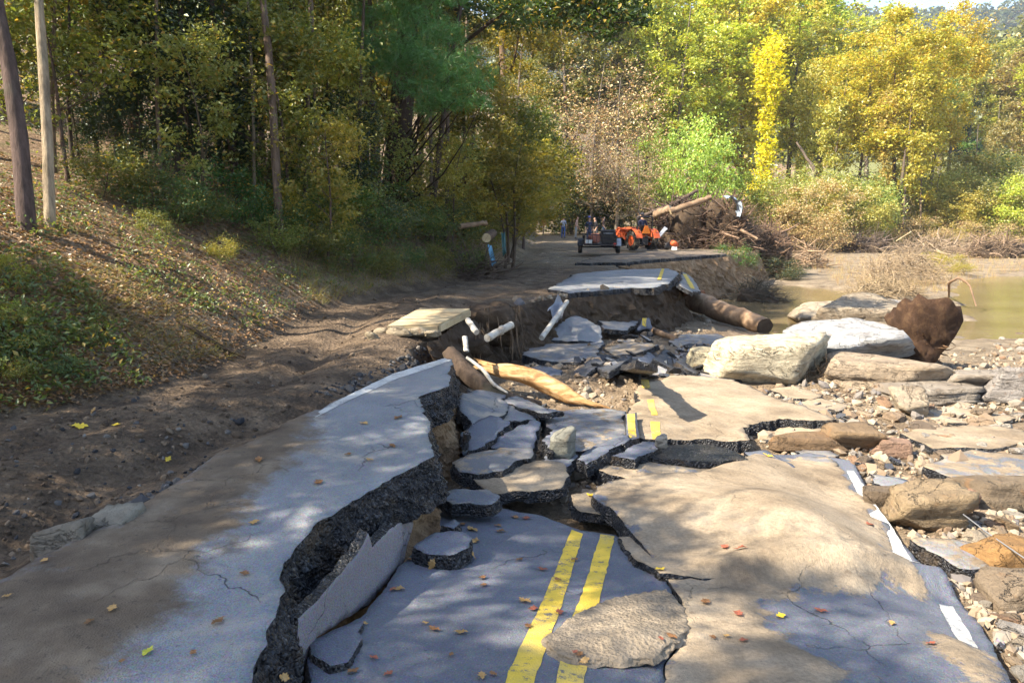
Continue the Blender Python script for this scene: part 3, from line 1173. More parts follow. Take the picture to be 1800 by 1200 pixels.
_b1, _b2 = on_plane(1192, 1062, PA), on_plane(1162, 1180, PA)
PB = plane3((1192, 1062, float(_b1[2]) - 0.012), (1162, 1180, float(_b2[2]) - 0.012), (1700, 1120, -0.50))
sandB = [[(1040, 1330), (1165, 1180), (1170, 1020), (1040, 905), (1140, 840), (1470, 850), (1530, 905), (1575, 960), (1590, 1005), (1640, 1030), (1560, 1030), (1470, 1048), (1390, 1052), (1330, 1062), (1345, 1085), (1370, 1105), (1400, 1130), (1440, 1148), (1480, 1160), (1495, 1200), (1470, 1330)]]
lens = [(1625, 1105), (1665, 1100), (1720, 1115), (1760, 1190), (1800, 1330), (1720, 1330), (1690, 1170), (1640, 1140)]
slabB = slab('pavement_slab', 'broad undulating right-lane slab half buried in sand, white line along its edge', 'pavement slab',
             [(1168, 1330), (1170, 1172), (1214, 1110), (1195, 1058), (1172, 1012), (1088, 938), (1040, 905), (1050, 893), (1150, 880), (1230, 878), (1290, 862), (1345, 842), (1420, 838), (1495, 848), (1532, 893), (1562, 935), (1610, 975), (1660, 1010), (1715, 1045), (1745, 1100), (1775, 1180), (1830, 1330)],
             PB, th=0.12, sp=0.036, und=0.03, uf=1.2, jag=0.014, top='dark_road', sand=[(sandB[0], 1), (lens, 1)], seed=25, height=hB, group='sunken slabs of the collapsed lane')
stripe(slabB, [(1487, 862), (1500, 862), (1540, 905), (1585, 955), (1618, 1003), (1588, 1008), (1560, 962), (1522, 910)], M['white_line'], sp=0.05)
stripe(slabB, [(1650, 1038), (1676, 1038), (1705, 1082), (1720, 1122), (1688, 1112), (1668, 1072)], M['white_line'], sp=0.05)

# sand lens lying across the yellow lines
PL_ = (PA[0], PA[1] + PA[0] * 0.02)


def hlens(x, y):
    c = G(1085, 1105, -0.35)
    rip = 0.004 * np.sin((x * 0.6 + y * 0.8) * 2 * np.pi / 0.07 + 3 * n2(x, y, 4, 2, 7))
    return 0.06 * np.exp(-(((x - c[0] - 0.08) / 0.24) ** 2 + ((y - c[1]) / 0.16) ** 2)) + rip


M['wet_sand'] = earth_mat('rippled_grey_sand', (0.17, 0.135, 0.095), (0.26, 0.21, 0.15), (0.35, 0.29, 0.215), 3.5)
sl_o = slab('sand_drift', 'tongue of rippled grey sand lying across one yellow line', 'sand drift',
            [(958, 1118), (1000, 1090), (1050, 1062), (1110, 1045), (1170, 1035), (1196, 1066), (1205, 1108), (1185, 1140), (1160, 1172), (1095, 1172), (1010, 1165), (965, 1145)],
            PL_, th=0.03, sp=0.024, und=0.012, uf=2.5, jag=0.02, top='wet_sand', side='wet_sand', lowf=1.5, seed=26, height=hlens)

S = 'broken slabs in the wash-out'


def sm(label, px, z, th=0.11, top='slab', sandval=-0.05, tilt=(0, 0), seed=None, jag=0.032, und=0.02, sp=0.06, name='pavement_slab', p3=None, flare=0.015, pl0=None):
    cx = sum(p[0] for p in px) / len(px)
    cyy = sum(p[1] for p in px) / len(px)
    c = hit(cx, cyy) if z is None else G(cx, cyy, z)
    if z is None:
        z = float(c[2]) + th * 0.75
        c = G(cx, cyy, z)
    pl = plane(z, tilt[0], tilt[1], (c[0], c[1])) if p3 is None else plane3(*p3)
    pl = pl0 or pl
    return slab(name, label, 'pavement slab', px, pl, th=th, sp=sp, und=und, uf=1.8, jag=jag, top=top, seed=seed or (len(SLABS) + 40), group=S, sandval=sandval, flare=flare, lowf=1.0)


sm('sandy flagstone-like slab between the double yellow line and the sand mound', [(1088, 945), (1140, 938), (1205, 948), (1262, 968), (1298, 990), (1302, 1008), (1272, 1017), (1215, 1008), (1165, 1003), (1120, 980)], -0.47, 0.05, sandval=0.25, pl0=(PB[0], PB[1] + PB[0] * 0.05))
sm('long sandy slab with thick black front edge, below the yellow-marked slab', [(1045, 818), (1095, 806), (1200, 803), (1300, 808), (1338, 832), (1300, 850), (1262, 862), (1225, 864), (1180, 858), (1110, 843)], -0.72, 0.16, sandval=0.08, tilt=(0.0, 0.03))
slabE = sm('wide sand-covered slab with patchy yellow marks in bright sun', [(1120, 690), (1128, 668), (1180, 660), (1240, 660), (1320, 678), (1395, 712), (1484, 738), (1440, 741), (1370, 738), (1318, 748), (1305, 757), (1328, 775), (1260, 774), (1160, 768), (1122, 762), (1118, 720)], -0.72, 0.18, sandval=0.30, und=0.06)
for q in ([(1126, 665), (1140, 665), (1143, 680), (1129, 680)], [(1137, 706), (1149, 706), (1156, 733), (1146, 733)], [(1143, 745), (1159, 745), (1161, 768), (1147, 768)]):
    stripe(slabE, q, M['yellow'], lift=0.006, sp=0.05)
sm('flat blue grey slab beside the upright yellow-faced block', [(948, 735), (965, 722), (1060, 716), (1102, 722), (1102, 768), (1060, 785), (1005, 795), (985, 790), (985, 762), (955, 748)], -0.70, 0.14, sandval=-0.02, top='slab')
H_ = sm('narrow asphalt block with bright yellow face, standing between two slabs', [(1100, 727), (1119, 725), (1122, 768), (1104, 772)], -0.5, 0.12, top='dark_road', sandval=-1, p3=((1110, 770, -0.68), (1122, 768, -0.68), (1110, 725, -0.60)), jag=0.006)
stripe(H_, [(1102, 728), (1116, 727), (1118, 768), (1105, 771)], M['yellow'], lift=0.006, sp=0.05)
sm('long dark splinter of asphalt slanting up to the yellow block', [(1012, 806), (1050, 782), (1095, 762), (1108, 770), (1070, 790), (1030, 815)], -0.60, 0.12, sandval=-1, top='dark_road', tilt=(0.12, 0))
sm('small dark wedge of asphalt under the yellow-marked slab', [(1078, 800), (1130, 776), (1168, 776), (1150, 790), (1115, 806)], -0.62, 0.1, sandval=-1, top='dark_road')
sm('overturned black slab with crumbly back behind the long sandy slab', [(1135, 790), (1180, 783), (1245, 783), (1305, 798), (1318, 806), (1270, 812), (1180, 808), (1140, 802)], -0.66, 0.15, top='edge', jag=0.04, und=0.06)
sm('pale flat slab with black broken rim below the grey cluster', [(800, 812), (830, 797), (880, 788), (935, 788), (932, 805), (905, 812), (880, 826), (840, 832), (812, 828)], -0.56, 0.12, sandval=-0.02)
sm('smooth blue slab tilted toward the road, behind the pale flat slab', [(862, 788), (875, 765), (938, 738), (946, 742), (940, 788), (900, 790)], -0.5, 0.1, sandval=-1, top='dark_road', p3=((870, 788, -0.60), (940, 790, -0.62), (940, 740, -0.48)))
sm('slate blue slab leaning at the foot of the earth scarp', [(800, 790), (806, 755), (822, 748), (828, 800), (812, 806)], -0.4, 0.07, sandval=-1, top='dark_road', p3=((812, 806, -0.62), (828, 800, -0.62), (815, 750, -0.28)))
sm('four-cornered blue grey slab tucked among tilted pieces near the scarp', [(822, 760), (862, 732), (892, 742), (850, 782), (828, 790)], -0.52, 0.09, sandval=-1, top='dark_road', tilt=(0.1, 0.1))
sm('pointed grey slab below the stripped log', [(860, 718), (905, 695), (952, 718), (945, 738), (900, 742), (878, 738)], -0.62, 0.1, sandval=-0.1, tilt=(-0.1, 0.05))
sm('gravelly grey green slab lying against the scarp corner', [(808, 690), (850, 684), (885, 692), (893, 716), (868, 742), (830, 746), (812, 720)], -0.5, 0.12, sandval=-0.2, jag=0.03, und=0.05, tilt=(-0.25, 0.0))
sm('thin grey slab with dark slit under it, beside the stripped log', [(885, 700), (940, 708), (985, 722), (950, 726), (905, 716)], -0.58, 0.07, sandval=-0.1)
sm('blocky grey chunk standing in the middle of the broken pieces', [(952, 770), (985, 748), (1012, 755), (1002, 775), (975, 790), (958, 786)], -0.55, 0.16, sandval=-0.5, top='dark_road')
sm('dark blue slab lying low beside the blocky grey chunk', [(948, 815), (958, 788), (1008, 790), (1020, 800), (998, 822), (975, 832)], -0.66, 0.08, sandval=-1, top='dark_road')
sm('sandy hump of pavement below the pale flat slab', [(830, 842), (880, 822), (935, 812), (985, 820), (1003, 838), (985, 858), (925, 862), (860, 868)], -0.62, 0.1, sandval=0.3, und=0.09)
sm('sand-dusted piece lying where the yellow lines end', [(1010, 870), (1080, 862), (1180, 870), (1150, 892), (1070, 905), (1020, 900)], -0.68, 0.08, sandval=0.3, und=0.06)
sm('flat chunk with black sides at the far corner of the striped slab', [(772, 868), (800, 857), (850, 862), (872, 872), (862, 884), (800, 882)], -0.50, 0.10, sandval=-0.15, top='slab')
sm('small blue chunk with thick black sides, on the striped slab', [(742, 960), (768, 938), (805, 934), (826, 946), (818, 962), (788, 972), (760, 970)], -0.42, 0.09, sandval=-1, top='dark_road', sp=0.035, jag=0.022)
sm('tiny blue chip of asphalt behind the small thick chunk', [(772, 925), (800, 910), (812, 920), (798, 932)], -0.44, 0.06, sandval=-1, top='dark_road', sp=0.035, jag=0.008)
# beyond the log
sm('rounded grey slab overhanging a dark hollow behind the stripped log', [(912, 612), (930, 596), (1000, 594), (1062, 604), (1050, 628), (1010, 636), (955, 634), (920, 626)], None, 0.16, sandval=-0.03, und=0.06)
sm('pale blue slab sloping down from the standing road', [(958, 590), (985, 560), (1015, 552), (1052, 572), (1058, 600), (1000, 602), (965, 598)], None, 0.1, sandval=-1, top='road', p3=((960, 600, -0.82), (1058, 602, -0.86), (1010, 555, -0.45)), und=0.07)
sm('blue slab lying wet below the rounded overhanging slab', [(925, 650), (950, 640), (985, 650), (980, 668), (950, 665)], None, 0.08, sandval=-1, top='dark_road')
sm('grey slab with a flat top before the pale boulder', [(1175, 600), (1200, 588), (1262, 586), (1278, 598), (1255, 610), (1195, 612)], None, 0.15, sandval=-0.03)
for i, (a, b, zz, tl, lab) in enumerate([
        ([(1000, 655), (1040, 628), (1062, 636), (1020, 668)], 0, -0.9, (0.25, 0), 'dark plate pitched up at the near end of the folded slabs'),
        ([(1038, 640), (1075, 622), (1110, 628), (1070, 655)], 0, -0.86, (0.2, -0.15), 'second dark plate of the folded slabs, overlapping the pitched one'),
        ([(1075, 655), (1120, 632), (1152, 640), (1110, 662)], 0, -0.84, (-0.2, -0.2), 'folded slab with soot-black side facing the road'),
        ([(1120, 640), (1140, 618), (1175, 640), (1160, 660)], 0, -0.82, (-0.35, 0.1), 'tilted slab streaked blue in the folded cluster'),
        ([(1150, 632), (1172, 614), (1205, 634), (1195, 656)], 0, -0.84, (-0.4, 0.1), 'tilted slab next to the streaked one, toward the pale boulder'),
        ([(1185, 635), (1205, 618), (1232, 632), (1222, 655)], 0, -0.86, (-0.3, 0), 'last tilted slab before the pale boulder'),
        ([(1060, 612), (1110, 600), (1165, 606), (1120, 622), (1080, 624)], 0, -0.92, (0.1, 0.1), 'rubble-strewn slab on top of the folded cluster'),
        ([(1180, 656), (1240, 652), (1300, 664), (1250, 672), (1200, 668)], 0, -0.85, (0, 0), 'thin dusty plate wedged under the pale boulder'),
        ([(1050, 560), (1090, 548), (1130, 562), (1100, 580), (1060, 578)], 0, -1.05, (-0.2, 0.1), 'slab half buried below the far pavement'),
        ([(1195, 502), (1200, 478), (1212, 480), (1232, 512), (1215, 514)], 0, -0.4, (-0.6, 0.1), 'slab with yellow stripe hanging off the far pavement'),
]):
    o = sm(lab, a, zz if i == 9 else None, 0.09, tilt=tl, sandval=-0.25 if i != 6 else 0.02, top='black_slab' if i in (0, 1, 2, 4, 5) else 'dark_road' if i == 3 else 'slab', sp=0.09)
    if i == 9:
        stripe(o, [(1200, 482), (1206, 482), (1222, 508), (1214, 508)], M['yellow'], lift=0.012)
    if i == 3:
        stripe(o, [(1137, 650), (1145, 642), (1153, 650), (1150, 657)], M['yellow'], lift=0.012)
sm('slab edge up-ended by the far scarp, showing a yellow stub', [(1120, 580), (1128, 558), (1142, 556), (1146, 578)], None, 0.1, top='dark_road', sandval=-1, p3=((1120, 582, -0.9), (1146, 580, -0.9), (1134, 556, -0.6)))
stripe(bpy.data.objects[list(SLABS)[-1]], [(1128, 572), (1129, 559), (1136, 559), (1135, 575)], M['yellow'], lift=0.012)
# right side of the wash-out
sm('pale slab with thick dark rim right of the sand mound', [(1382, 812), (1400, 800), (1455, 800), (1474, 812), (1470, 828), (1430, 838), (1390, 828)], None, 0.13, sandval=0.02)
sm('black wedge of asphalt with a yellow leaf on it', [(1312, 795), (1345, 792), (1398, 822), (1375, 832), (1345, 815)], None, 0.14, sandval=-0.6, top='dark_road')
sm('smooth grey slab above the pale rimmed one', [(1398, 792), (1440, 785), (1480, 800), (1462, 806), (1410, 803)], None, 0.08, sandval=-0.2)
sm('large pale slab with straight black edge at the photo\'s right border', [(1642, 822), (1660, 800), (1720, 794), (1830, 800), (1840, 846), (1740, 843), (1675, 838)], None, 0.16, sandval=0.02)
sm('bluish slab with a clean corner among rubble', [(1530, 848), (1545, 836), (1590, 842), (1628, 862), (1605, 872), (1560, 864)], None, 0.13, sandval=-0.1, top='road')
sm('sandy slab nosing over the wash-out\'s edge next to the white line', [(1608, 950), (1650, 944), (1705, 950), (1738, 972), (1725, 1000), (1690, 996), (1650, 972)], None, 0.11, sandval=0.0)
sm('thin sandy plate propped near the pale boulder', [(1358, 684), (1395, 678), (1450, 694), (1430, 700), (1385, 696)], None, 0.07, sandval=0.2)
sm('thin pale plate lying on its neighbour by the layered rock', [(1400, 708), (1440, 700), (1490, 712), (1470, 722), (1430, 722)], None, 0.07, sandval=0.1)
sm('arched sandy slab over a brown hollow', [(1338, 772), (1372, 748), (1420, 738), (1475, 748), (1512, 778), (1470, 786), (1400, 780)], None, 0.09, sandval=0.3, und=0.09)
sm('tan slab with a dark hole beneath, in front of layered rock', [(1600, 722), (1650, 712), (1740, 722), (1800, 730), (1740, 745), (1650, 742)], None, 0.09, sandval=0.2, und=0.05)
sm('broad sandy plate below the tan slab', [(1580, 762), (1660, 748), (1790, 752), (1850, 770), (1740, 790), (1640, 788)], None, 0.09, sandval=0.25, und=0.06)
sm('small white slab tipped on a dark stone', [(1605, 704), (1628, 693), (1642, 697), (1622, 710)], None, 0.05, sandval=0.2, tilt=(0.1, 0.1))
# ------------------------------------------------------------------ vegetation
def leaf_np(C, size, rs, up=0.35, aspect=0.6, axis=None):
    """one small folded leaf per centre"""
    n = len(C)
    N = rs.normal(size=(n, 3))
    N[:, 2] = np.abs(N[:, 2]) + up
    N /= np.linalg.norm(N, axis=1)[:, None]
    A = rs.normal(size=(n, 3)) if axis is None else axis + 0.35 * rs.normal(size=(n, 3))
    A -= N * (A * N).sum(1)[:, None]
    A /= np.linalg.norm(A, axis=1)[:, None] + 1e-9
    B = np.cross(N, A)
    s = (size * rs.uniform(0.6, 1.35, n))[:, None]
    V = np.stack([C - A * s * .5, C + B * s * aspect * .5 + N * s * .12, C + A * s * .55, C - B * s * aspect * .5 + N * s * .12], 1).reshape(-1, 3)
    return V, np.arange(4 * n).reshape(n, 4)


def blob_points(rs, centers, radii, n, flat=0.6):
    k = rs.choice(len(centers), n, p=radii ** 2.2 / (radii ** 2.2).sum())
    d = rs.normal(size=(n, 3))
    d /= np.linalg.norm(d, axis=1)[:, None]
    r = rs.uniform(0, 1, n) ** 0.42
    return centers[k] + d * (r * radii[k])[:, None] * np.array((1, 1, flat))


def crown_centers(rs, z0, z1, Rr, n, shape='round'):
    out = []
    while len(out) < n:
        p = rs.uniform(-1, 1, 3)
        r = math.hypot(p[0], p[1])
        f = (p[2] + 1) / 2
        if shape == 'round':
            lim = math.sqrt(max(0, 1 - p[2] ** 2)) ** 0.8
        elif shape == 'cone':
            lim = (1 - f) * 0.95 + 0.05
        elif shape == 'column':
            lim = 0.68 + 0.32 * math.sin(f * 9 + n)
        else:
            lim = 0.55 + 0.45 * f if f < 0.75 else 1.0 - (f - 0.75) * 2.6
        if r > lim or (r < lim * 0.35 and rs.rand() < 0.7):
            continue
        out.append((p[0] * Rr, p[1] * Rr, z0 + f * (z1 - z0)))
    return np.array(out)


def limb_pts(a, b, rs, k=5, sag=0.12):
    a, b = np.asarray(a, float), np.asarray(b, float)
    f = np.linspace(0, 1, k)[:, None]
    L = np.linalg.norm(b - a)
    mid = rs.normal(size=3) * L * 0.07
    return a + (b - a) * f + np.sin(f * np.pi) * (mid + np.array((0, 0, -sag * L * .3)))


def trunk_mesh(name, rs, path, r0, r1, targets=(), sides=9, limb=0.34, flare=1.35, twigs=0):
    mb = MB()
    path = np.asarray(path, float)
    k = len(path)
    rad = np.linspace(r0, r1, k)
    rad[0] *= flare
    add_tube(mb, path, rad, sides, wob=0.06, seed=int(rs.randint(1e6)))
    for t in targets:
        t = np.asarray(t)
        dz = path[:, 2] - (t[2] - 0.32 * np.linalg.norm(t[:2] - path[-1, :2]) - 0.3)
        i = int(np.argmin(np.abs(dz)))
        i = min(max(i, 1), k - 1)
        a = path[i]
        ra = min(rad[i] * limb * rs.uniform(0.7, 1.2), 0.02 * np.linalg.norm(t - a) + 0.004)
        add_tube(mb, limb_pts(a, t, rs), np.linspace(ra, max(ra * 0.18, 0.004), 5), 5, caps=False)
        for _ in range(twigs):
            b = t + rs.normal(size=3) * np.linalg.norm(t - a) * 0.3
            s0 = a + (t - a) * rs.uniform(0.3, 0.9)
            add_tube(mb, limb_pts(s0, b, rs, 4), np.linspace(ra * 0.35, 0.003, 4), 3, caps=False)
    return mb.mesh(name, M['bark'], True)


def tree_kit(seed, Ht, z0, Rr, nclust, nleaf, lsize, shape='round', r0=0.2, crad=0.3, mat='leaf', lean=0.3, flat=0.65, aspect=0.6, up=0.35, nlimb=14, twigs=0, axis=None):
    rs = np.random.RandomState(seed)
    C = crown_centers(rs, z0, Ht * 0.96, Rr, nclust, shape)
    rad = Rr * crad * rs.uniform(0.5, 1.35, nclust)
    P = blob_points(rs, C, rad, nleaf, flat)
    loose = rs.rand(nleaf) < 0.3
    P[loose] += rs.normal(size=(int(loose.sum()), 3)) * Rr * crad * 0.75
    P += 0.35 * Rr * crad * np.stack([vnoise(P * 2.2 / (Rr * crad) + k * 9.1, seed + k) for k in range(3)], 1)
    V, Qd = leaf_np(P, lsize, rs, up, aspect, axis)
    cm = MB().add(V, Qd).mesh('crown', M[mat])
    k = 9
    f = np.linspace(0, 1, k)
    path = np.stack([lean * f ** 1.5 * math.cos(seed) + 0.12 * np.sin(f * 5 + seed), lean * f ** 1.5 * math.sin(seed) + 0.12 * np.cos(f * 4 + seed) - 0.12, -0.25 + f * (Ht * 0.9 + 0.25)], 1)
    tm = trunk_mesh('trunk', rs, path, r0, r0 * 0.15, C[rs.permutation(nclust)[:nlimb]], 8, twigs=twigs)
    return tm, cm


KIT = {}
for i in range(4):
    KIT['broad%d' % i] = tree_kit(100 + i, 11, 4.2, 2.9, 34, 9500, 0.135, 'round', 0.16, 0.19, 'leaf', 0.7)
for i in range(3):
    KIT['sapling%d' % i] = tree_kit(120 + i, 5, 1.2, 1.5, 30, 3600, 0.105, 'vase' if i else 'round', 0.05, 0.24, 'leaf', 0.5, nlimb=18)
for i in range(3):
    KIT['shrub%d' % i] = tree_kit(140 + i, 1.7, 0.1, 1.0, 22, 4200, 0.062, 'round', 0.02, 0.33, 'leaf', 0.2, nlimb=16)
for i in range(2):
    KIT['ever%d' % i] = tree_kit(160 + i, 5, 0.4, 1.9, 30, 9000, 0.12, 'round', 0.07, 0.3, 'dark_leaf', 0.3, aspect=0.4)
for i in range(4):
    KIT['far%d' % i] = tree_kit(180 + i, 24, 6.5 + i, 5.6, 100, 18000, 0.29, 'round' if i < 2 else 'vase', 0.30, 0.125, 'leaf', 1.2, nlimb=26)
for i in range(2):
    KIT['gold%d' % i] = tree_kit(200 + i, 24, 9.0, 6.2, 110, 21000, 0.27, 'vase', 0.24, 0.135, 'gold_leaf', 1.6, nlimb=26)
for i in range(3):
    KIT['bush%d' % i] = tree_kit(220 + i, 6, 0.2, 3.4, 80, 15000, 0.15, 'round', 0.07, 0.18, 'leaf', 0.4, nlimb=20)
KIT['snag0'] = tree_kit(240, 22, 0.2, 1.5, 44, 8000, 0.36, 'column', 0.2, 0.55, 'leaf', 0.8, flat=1.5, nlimb=6)
KIT['slim0'] = tree_kit(242, 22, 6, 2.6, 30, 5200, 0.36, 'vase', 0.14, 0.3, 'leaf', 0.8, nlimb=22)
KIT['slim1'] = tree_kit(243, 22, 4, 2.8, 30, 4600, 0.36, 'round', 0.14, 0.3, 'leaf', 1.1, nlimb=22)
KIT['conifer0'] = tree_kit(244, 14, 1, 3.2, 60, 9000, 0.34, 'cone', 0.16, 0.22, 'needle', 0.2, flat=0.4, aspect=0.3, nlimb=24)
KIT['twiggy0'] = tree_kit(246, 13, 2, 4.6, 44, 3800, 0.17, 'vase', 0.14, 0.3, 'dry_leaf', 0.8, nlimb=44, twigs=9)
KIT['twiggy1'] = tree_kit(247, 6, 0.3, 3.2, 40, 3600, 0.15, 'round', 0.06, 0.3, 'dry_leaf', 0.4, nlimb=40, twigs=8)
KIT['drape0'] = tree_kit(248, 10, 0.2, 3.4, 40, 8500, 0.3, 'cone', 0.14, 0.3, 'leaf', 0.8, flat=1.2, nlimb=16)


def plant(kind, loc, name, label, cat='tree', h=None, color=(0.1, 0.13, 0.03), bark=(0.12, 0.085, 0.06), rz=None, group=None, wide=1.0, tilt=(0, 0), crown_name='crown', stem='trunk'):
    tm, cm = KIT[kind]
    base_h = {'broad': 11, 'sapling': 5, 'shrub': 1.7, 'ever': 5, 'far': 24, 'gold': 24, 'bush': 6, 'snag': 22, 'slim': 22, 'conifer': 14, 'twiggy0': 13, 'twiggy1': 6, 'drape': 10}
    bh = base_h.get(kind) or base_h[kind.rstrip('0123456789')]
    s = (h or bh) / bh
    e = empty(name, loc, rz if rz is not None else random.uniform(0, 6.28))
    e.rotation_euler = (tilt[0], tilt[1], e.rotation_euler[2])
    e.scale = (s * wide, s * wide, s)
    tag(e, label, cat, group)
    obj(stem, tm, e, color=bark)
    obj(crown_name, cm, e, color=color)
    return e


random.seed(7)


def vary(c, a=0.2):
    k = random.uniform(1 - a, 1 + a)
    return (c[0] * k * random.uniform(.88, 1.12), c[1] * k, c[2] * k * random.uniform(.8, 1.2))


def onbank(px, py, t=None):
    return hit(px, py)


# --- near trunks on the wooded bank, each with its own lean
def own_tree(label, pts, widths, t, color, bark, crown, name='tree', r_top=0.35, kindm='leaf', twigs=0, lsize=0.12, nleaf=9000, seed=1, extra=None):
    """pts: pixels along the trunk from base to top of the picture; the trunk then goes on up to the crown"""
    rs = np.random.RandomState(seed)
    b = hit(*pts[0])
    t = float((b - CAMP) @ np.array((0, _c, -_s))) if t is None else t
    P = np.array([at(x, y, t) for x, y in pts])
    if abs(P[0][2] - Hs(P[0][0], P[0][1])) > 0.05:
        P[0][2] = Hs(P[0][0], P[0][1])
    d = P[-1] - P[-2]
    d /= np.linalg.norm(d)
    topz = crown[1]
    while P[-1][2] < topz:
        d = d * 0.85 + np.array((0, 0, 0.15))
        P = np.vstack([P, P[-1] + d * 1.1 + rs.normal(size=3) * 0.05])
    Q0 = P[0].copy()
    Q0[2] -= 0.25
    P = np.vstack([Q0, P])
    loc = P[1].copy()
    L = P - loc
    r0 = widths * t / FPX / 2
    e = empty(name, loc)
    tag(e, label, 'tree')
    n = crown[3]
    C = crown_centers(rs, crown[0] - loc[2], crown[1] + 1.2 - loc[2], crown[2], n)
    C[:, :2] += L[-2, :2]
    rad = crown[2] * 0.3 * rs.uniform(0.6, 1.3, n)
    if extra is not None:
        EC = np.array([at(x, y, tt) - loc for x, y, tt, r in extra])
        C = np.vstack([C, EC])
        rad = np.concatenate([rad, [r for *_, r in extra]])
    f = np.linspace(0, 1, 40)
    seg = np.linspace(0, 1, len(L))
    path = np.stack([np.interp(f, seg, L[:, c]) for c in range(3)], 1)
    tg = list(C[rs.permutation(n)[:14]])
    tm = trunk_mesh('trunk', rs, path, r0, r0 * r_top, tg, 10, twigs=twigs)
    obj('trunk', tm, e, color=bark)
    if extra is not None:
        EC = C[n:]
        order = np.argsort(np.abs(EC[:, 0]))
        i0 = int(np.argmin(np.abs(path[:, 2] - (EC[order[0], 2] - 0.5))))
        chain = [path[i0]] + [EC[q] for q in order[::2]]
        chain = np.array(chain)
        ff = np.linspace(0, 1, 16)
        sg = np.linspace(0, 1, len(chain))
        bp_ = np.stack([np.interp(ff, sg, chain[:, c]) for c in range(3)], 1)
        for _ in range(3):
            bp_[1:-1] = (bp_[:-2] + 2 * bp_[1:-1] + bp_[2:]) / 4
        mbb = MB()
        add_tube(mbb, bp_, np.linspace(0.055, 0.012, 16), 6, caps=False)
        for q in EC:
            i1 = int(np.argmin(np.linalg.norm(bp_ - q, axis=1)))
            add_tube(mbb, limb_pts(bp_[max(0, i1 - 2)], q, rs), np.linspace(.018, .005, 5), 4, caps=False)
        obj('bough', mbb.mesh('bough', M['bark'], True), e, color=bark)
    PP = blob_points(rs, C, rad, nleaf, 0.65)
    V, Qd = leaf_np(PP, lsize, rs)
    obj('crown', MB().add(V, Qd).mesh('crown', M[kindm]), e, color=color)
    return e


OL = (0.14, 0.15, 0.035)
own_tree('dark leaning trunk at the edge of the frame on the leafy bank', [(48, 405), (35, 250), (15, 110), (-8, 0)], 33, None, OL, (0.13, 0.09, 0.075), (6.0, 9.5, 2.6, 22), seed=3)
own_tree('slender pale-barked tree beside the dark leaning trunk', [(88, 395), (84, 260), (76, 120), (68, 0)], 21, None, OL, (0.42, 0.33, 0.22), (5.5, 9.5, 2.4, 20), seed=4)
own_tree('thin sapling trunk just behind the pale-barked tree', [(96, 300), (92, 180), (95, 60), (97, 0)], 9, 14.5, OL, (0.2, 0.14, 0.09), (6.0, 9.0, 1.8, 16), seed=5)
own_tree('straight brown trunk deep in the dark wood, near the frame\'s corner', [(236, 300), (240, 160), (246, 0)], 28, 19, OL, (0.11, 0.075, 0.05), (7.0, 10, 2.6, 20), seed=6)
own_tree('curved dark trunk leaning away over the evergreen thicket', [(415, 300), (402, 200), (388, 110), (370, 0)], 17, 17, OL, (0.09, 0.06, 0.045), (6.5, 9.5, 2.4, 20), seed=7)
own_tree('brown trunk with pale side limbs above the green shrubs', [(486, 300), (480, 200), (472, 90), (462, 0)], 17, 15.5, OL, (0.19, 0.135, 0.1), (7.0, 10.5, 2.4, 20), twigs=2, seed=8)
own_tree('almost black straight trunk next to the brown limbed one', [(508, 290), (511, 150), (515, 0)], 20, 18, OL, (0.045, 0.032, 0.024), (7, 10, 2.6, 20), seed=9)
T9 = own_tree('leaning brown trunk by the road with yellowing crown and overhanging bough', [(866, 392), (874, 300), (884, 215), (884, 120), (880, 20)], 23, None, (0.22, 0.19, 0.03), (0.20, 0.125, 0.07), (7.4, 10.5, 2.6, 14),
              kindm='gold_leaf', lsize=0.125, nleaf=7600, seed=12,
              extra=[(900, 70, 26, 1.0), (930, 50, 25, 1.1), (960, 85, 25, .75), (905, 120, 26, .7), (985, 60, 24, .7), (870, 60, 27, .8), (940, 15, 25, 1.0), (1000, 100, 24, .4), (900, 160, 26, .5), (915, 20, 25, .9)])
own_tree('thin grey stem close beside the leaning brown trunk', [(838, 395), (834, 300), (830, 200)], 11, None, OL, (0.16, 0.12, 0.09), (6, 8.5, 1.7, 14), seed=13, nleaf=4000)
own_tree('tall dark green tree whose leafy bough reaches over the road', [(752, 425), (770, 280), (790, 120), (812, 0)], 13, None, (0.055, 0.095, 0.022), (0.10, 0.07, 0.05), (7.2, 9.4, 2.6, 16), seed=14, nleaf=11000, lsize=0.14,
         extra=[(900, 8, 18.5, .7), (950, 25, 18, .7), (1000, 15, 17.8, .8), (1050, 35, 17.5, .7), (1095, 20, 17.2, .6), (1135, 28, 17, .4), (1075, 62, 17.3, .3), (1030, -20, 17.5, .9), (980, -30, 17.8, .9), (1100, -15, 17.2, .7)])


for i, (px, py, top, wd, bk) in enumerate([(285, 345, 275, 8, (.22, .16, .11)), (448, 395, 436, 7, (.28, .22, .15)), (535, 410, 545, 9, (.15, .11, .08)), (560, 405, 548, 7, (.24, .18, .13)), 
                                           (632, 400, 640, 8, (.2, .15, .11)), (655, 395, 650, 12, (.11, .08, .06)), (760, 430, 748, 8, (.2, .15, .11)), (785, 425, 790, 9, (.17, .12, .09)), (815, 425, 822, 8, (.25, .19, .14)), (902, 420, 925, 7, (.2, .15, .1)), (310, 330, 318, 11, (.09, .065, .05))]):
    own_tree('slim bare trunk rising from the shrubs at the front of the wood', [(px, py), ((px + top) // 2 + (i * 7) % 9 - 4, 180), (top, 0)], wd, None, OL, bk, (7.0, 9.5, 1.7, 9), seed=500 + i, nleaf=1500, name='slim_tree')['group'] = 'slim trunks at the front of the wood'


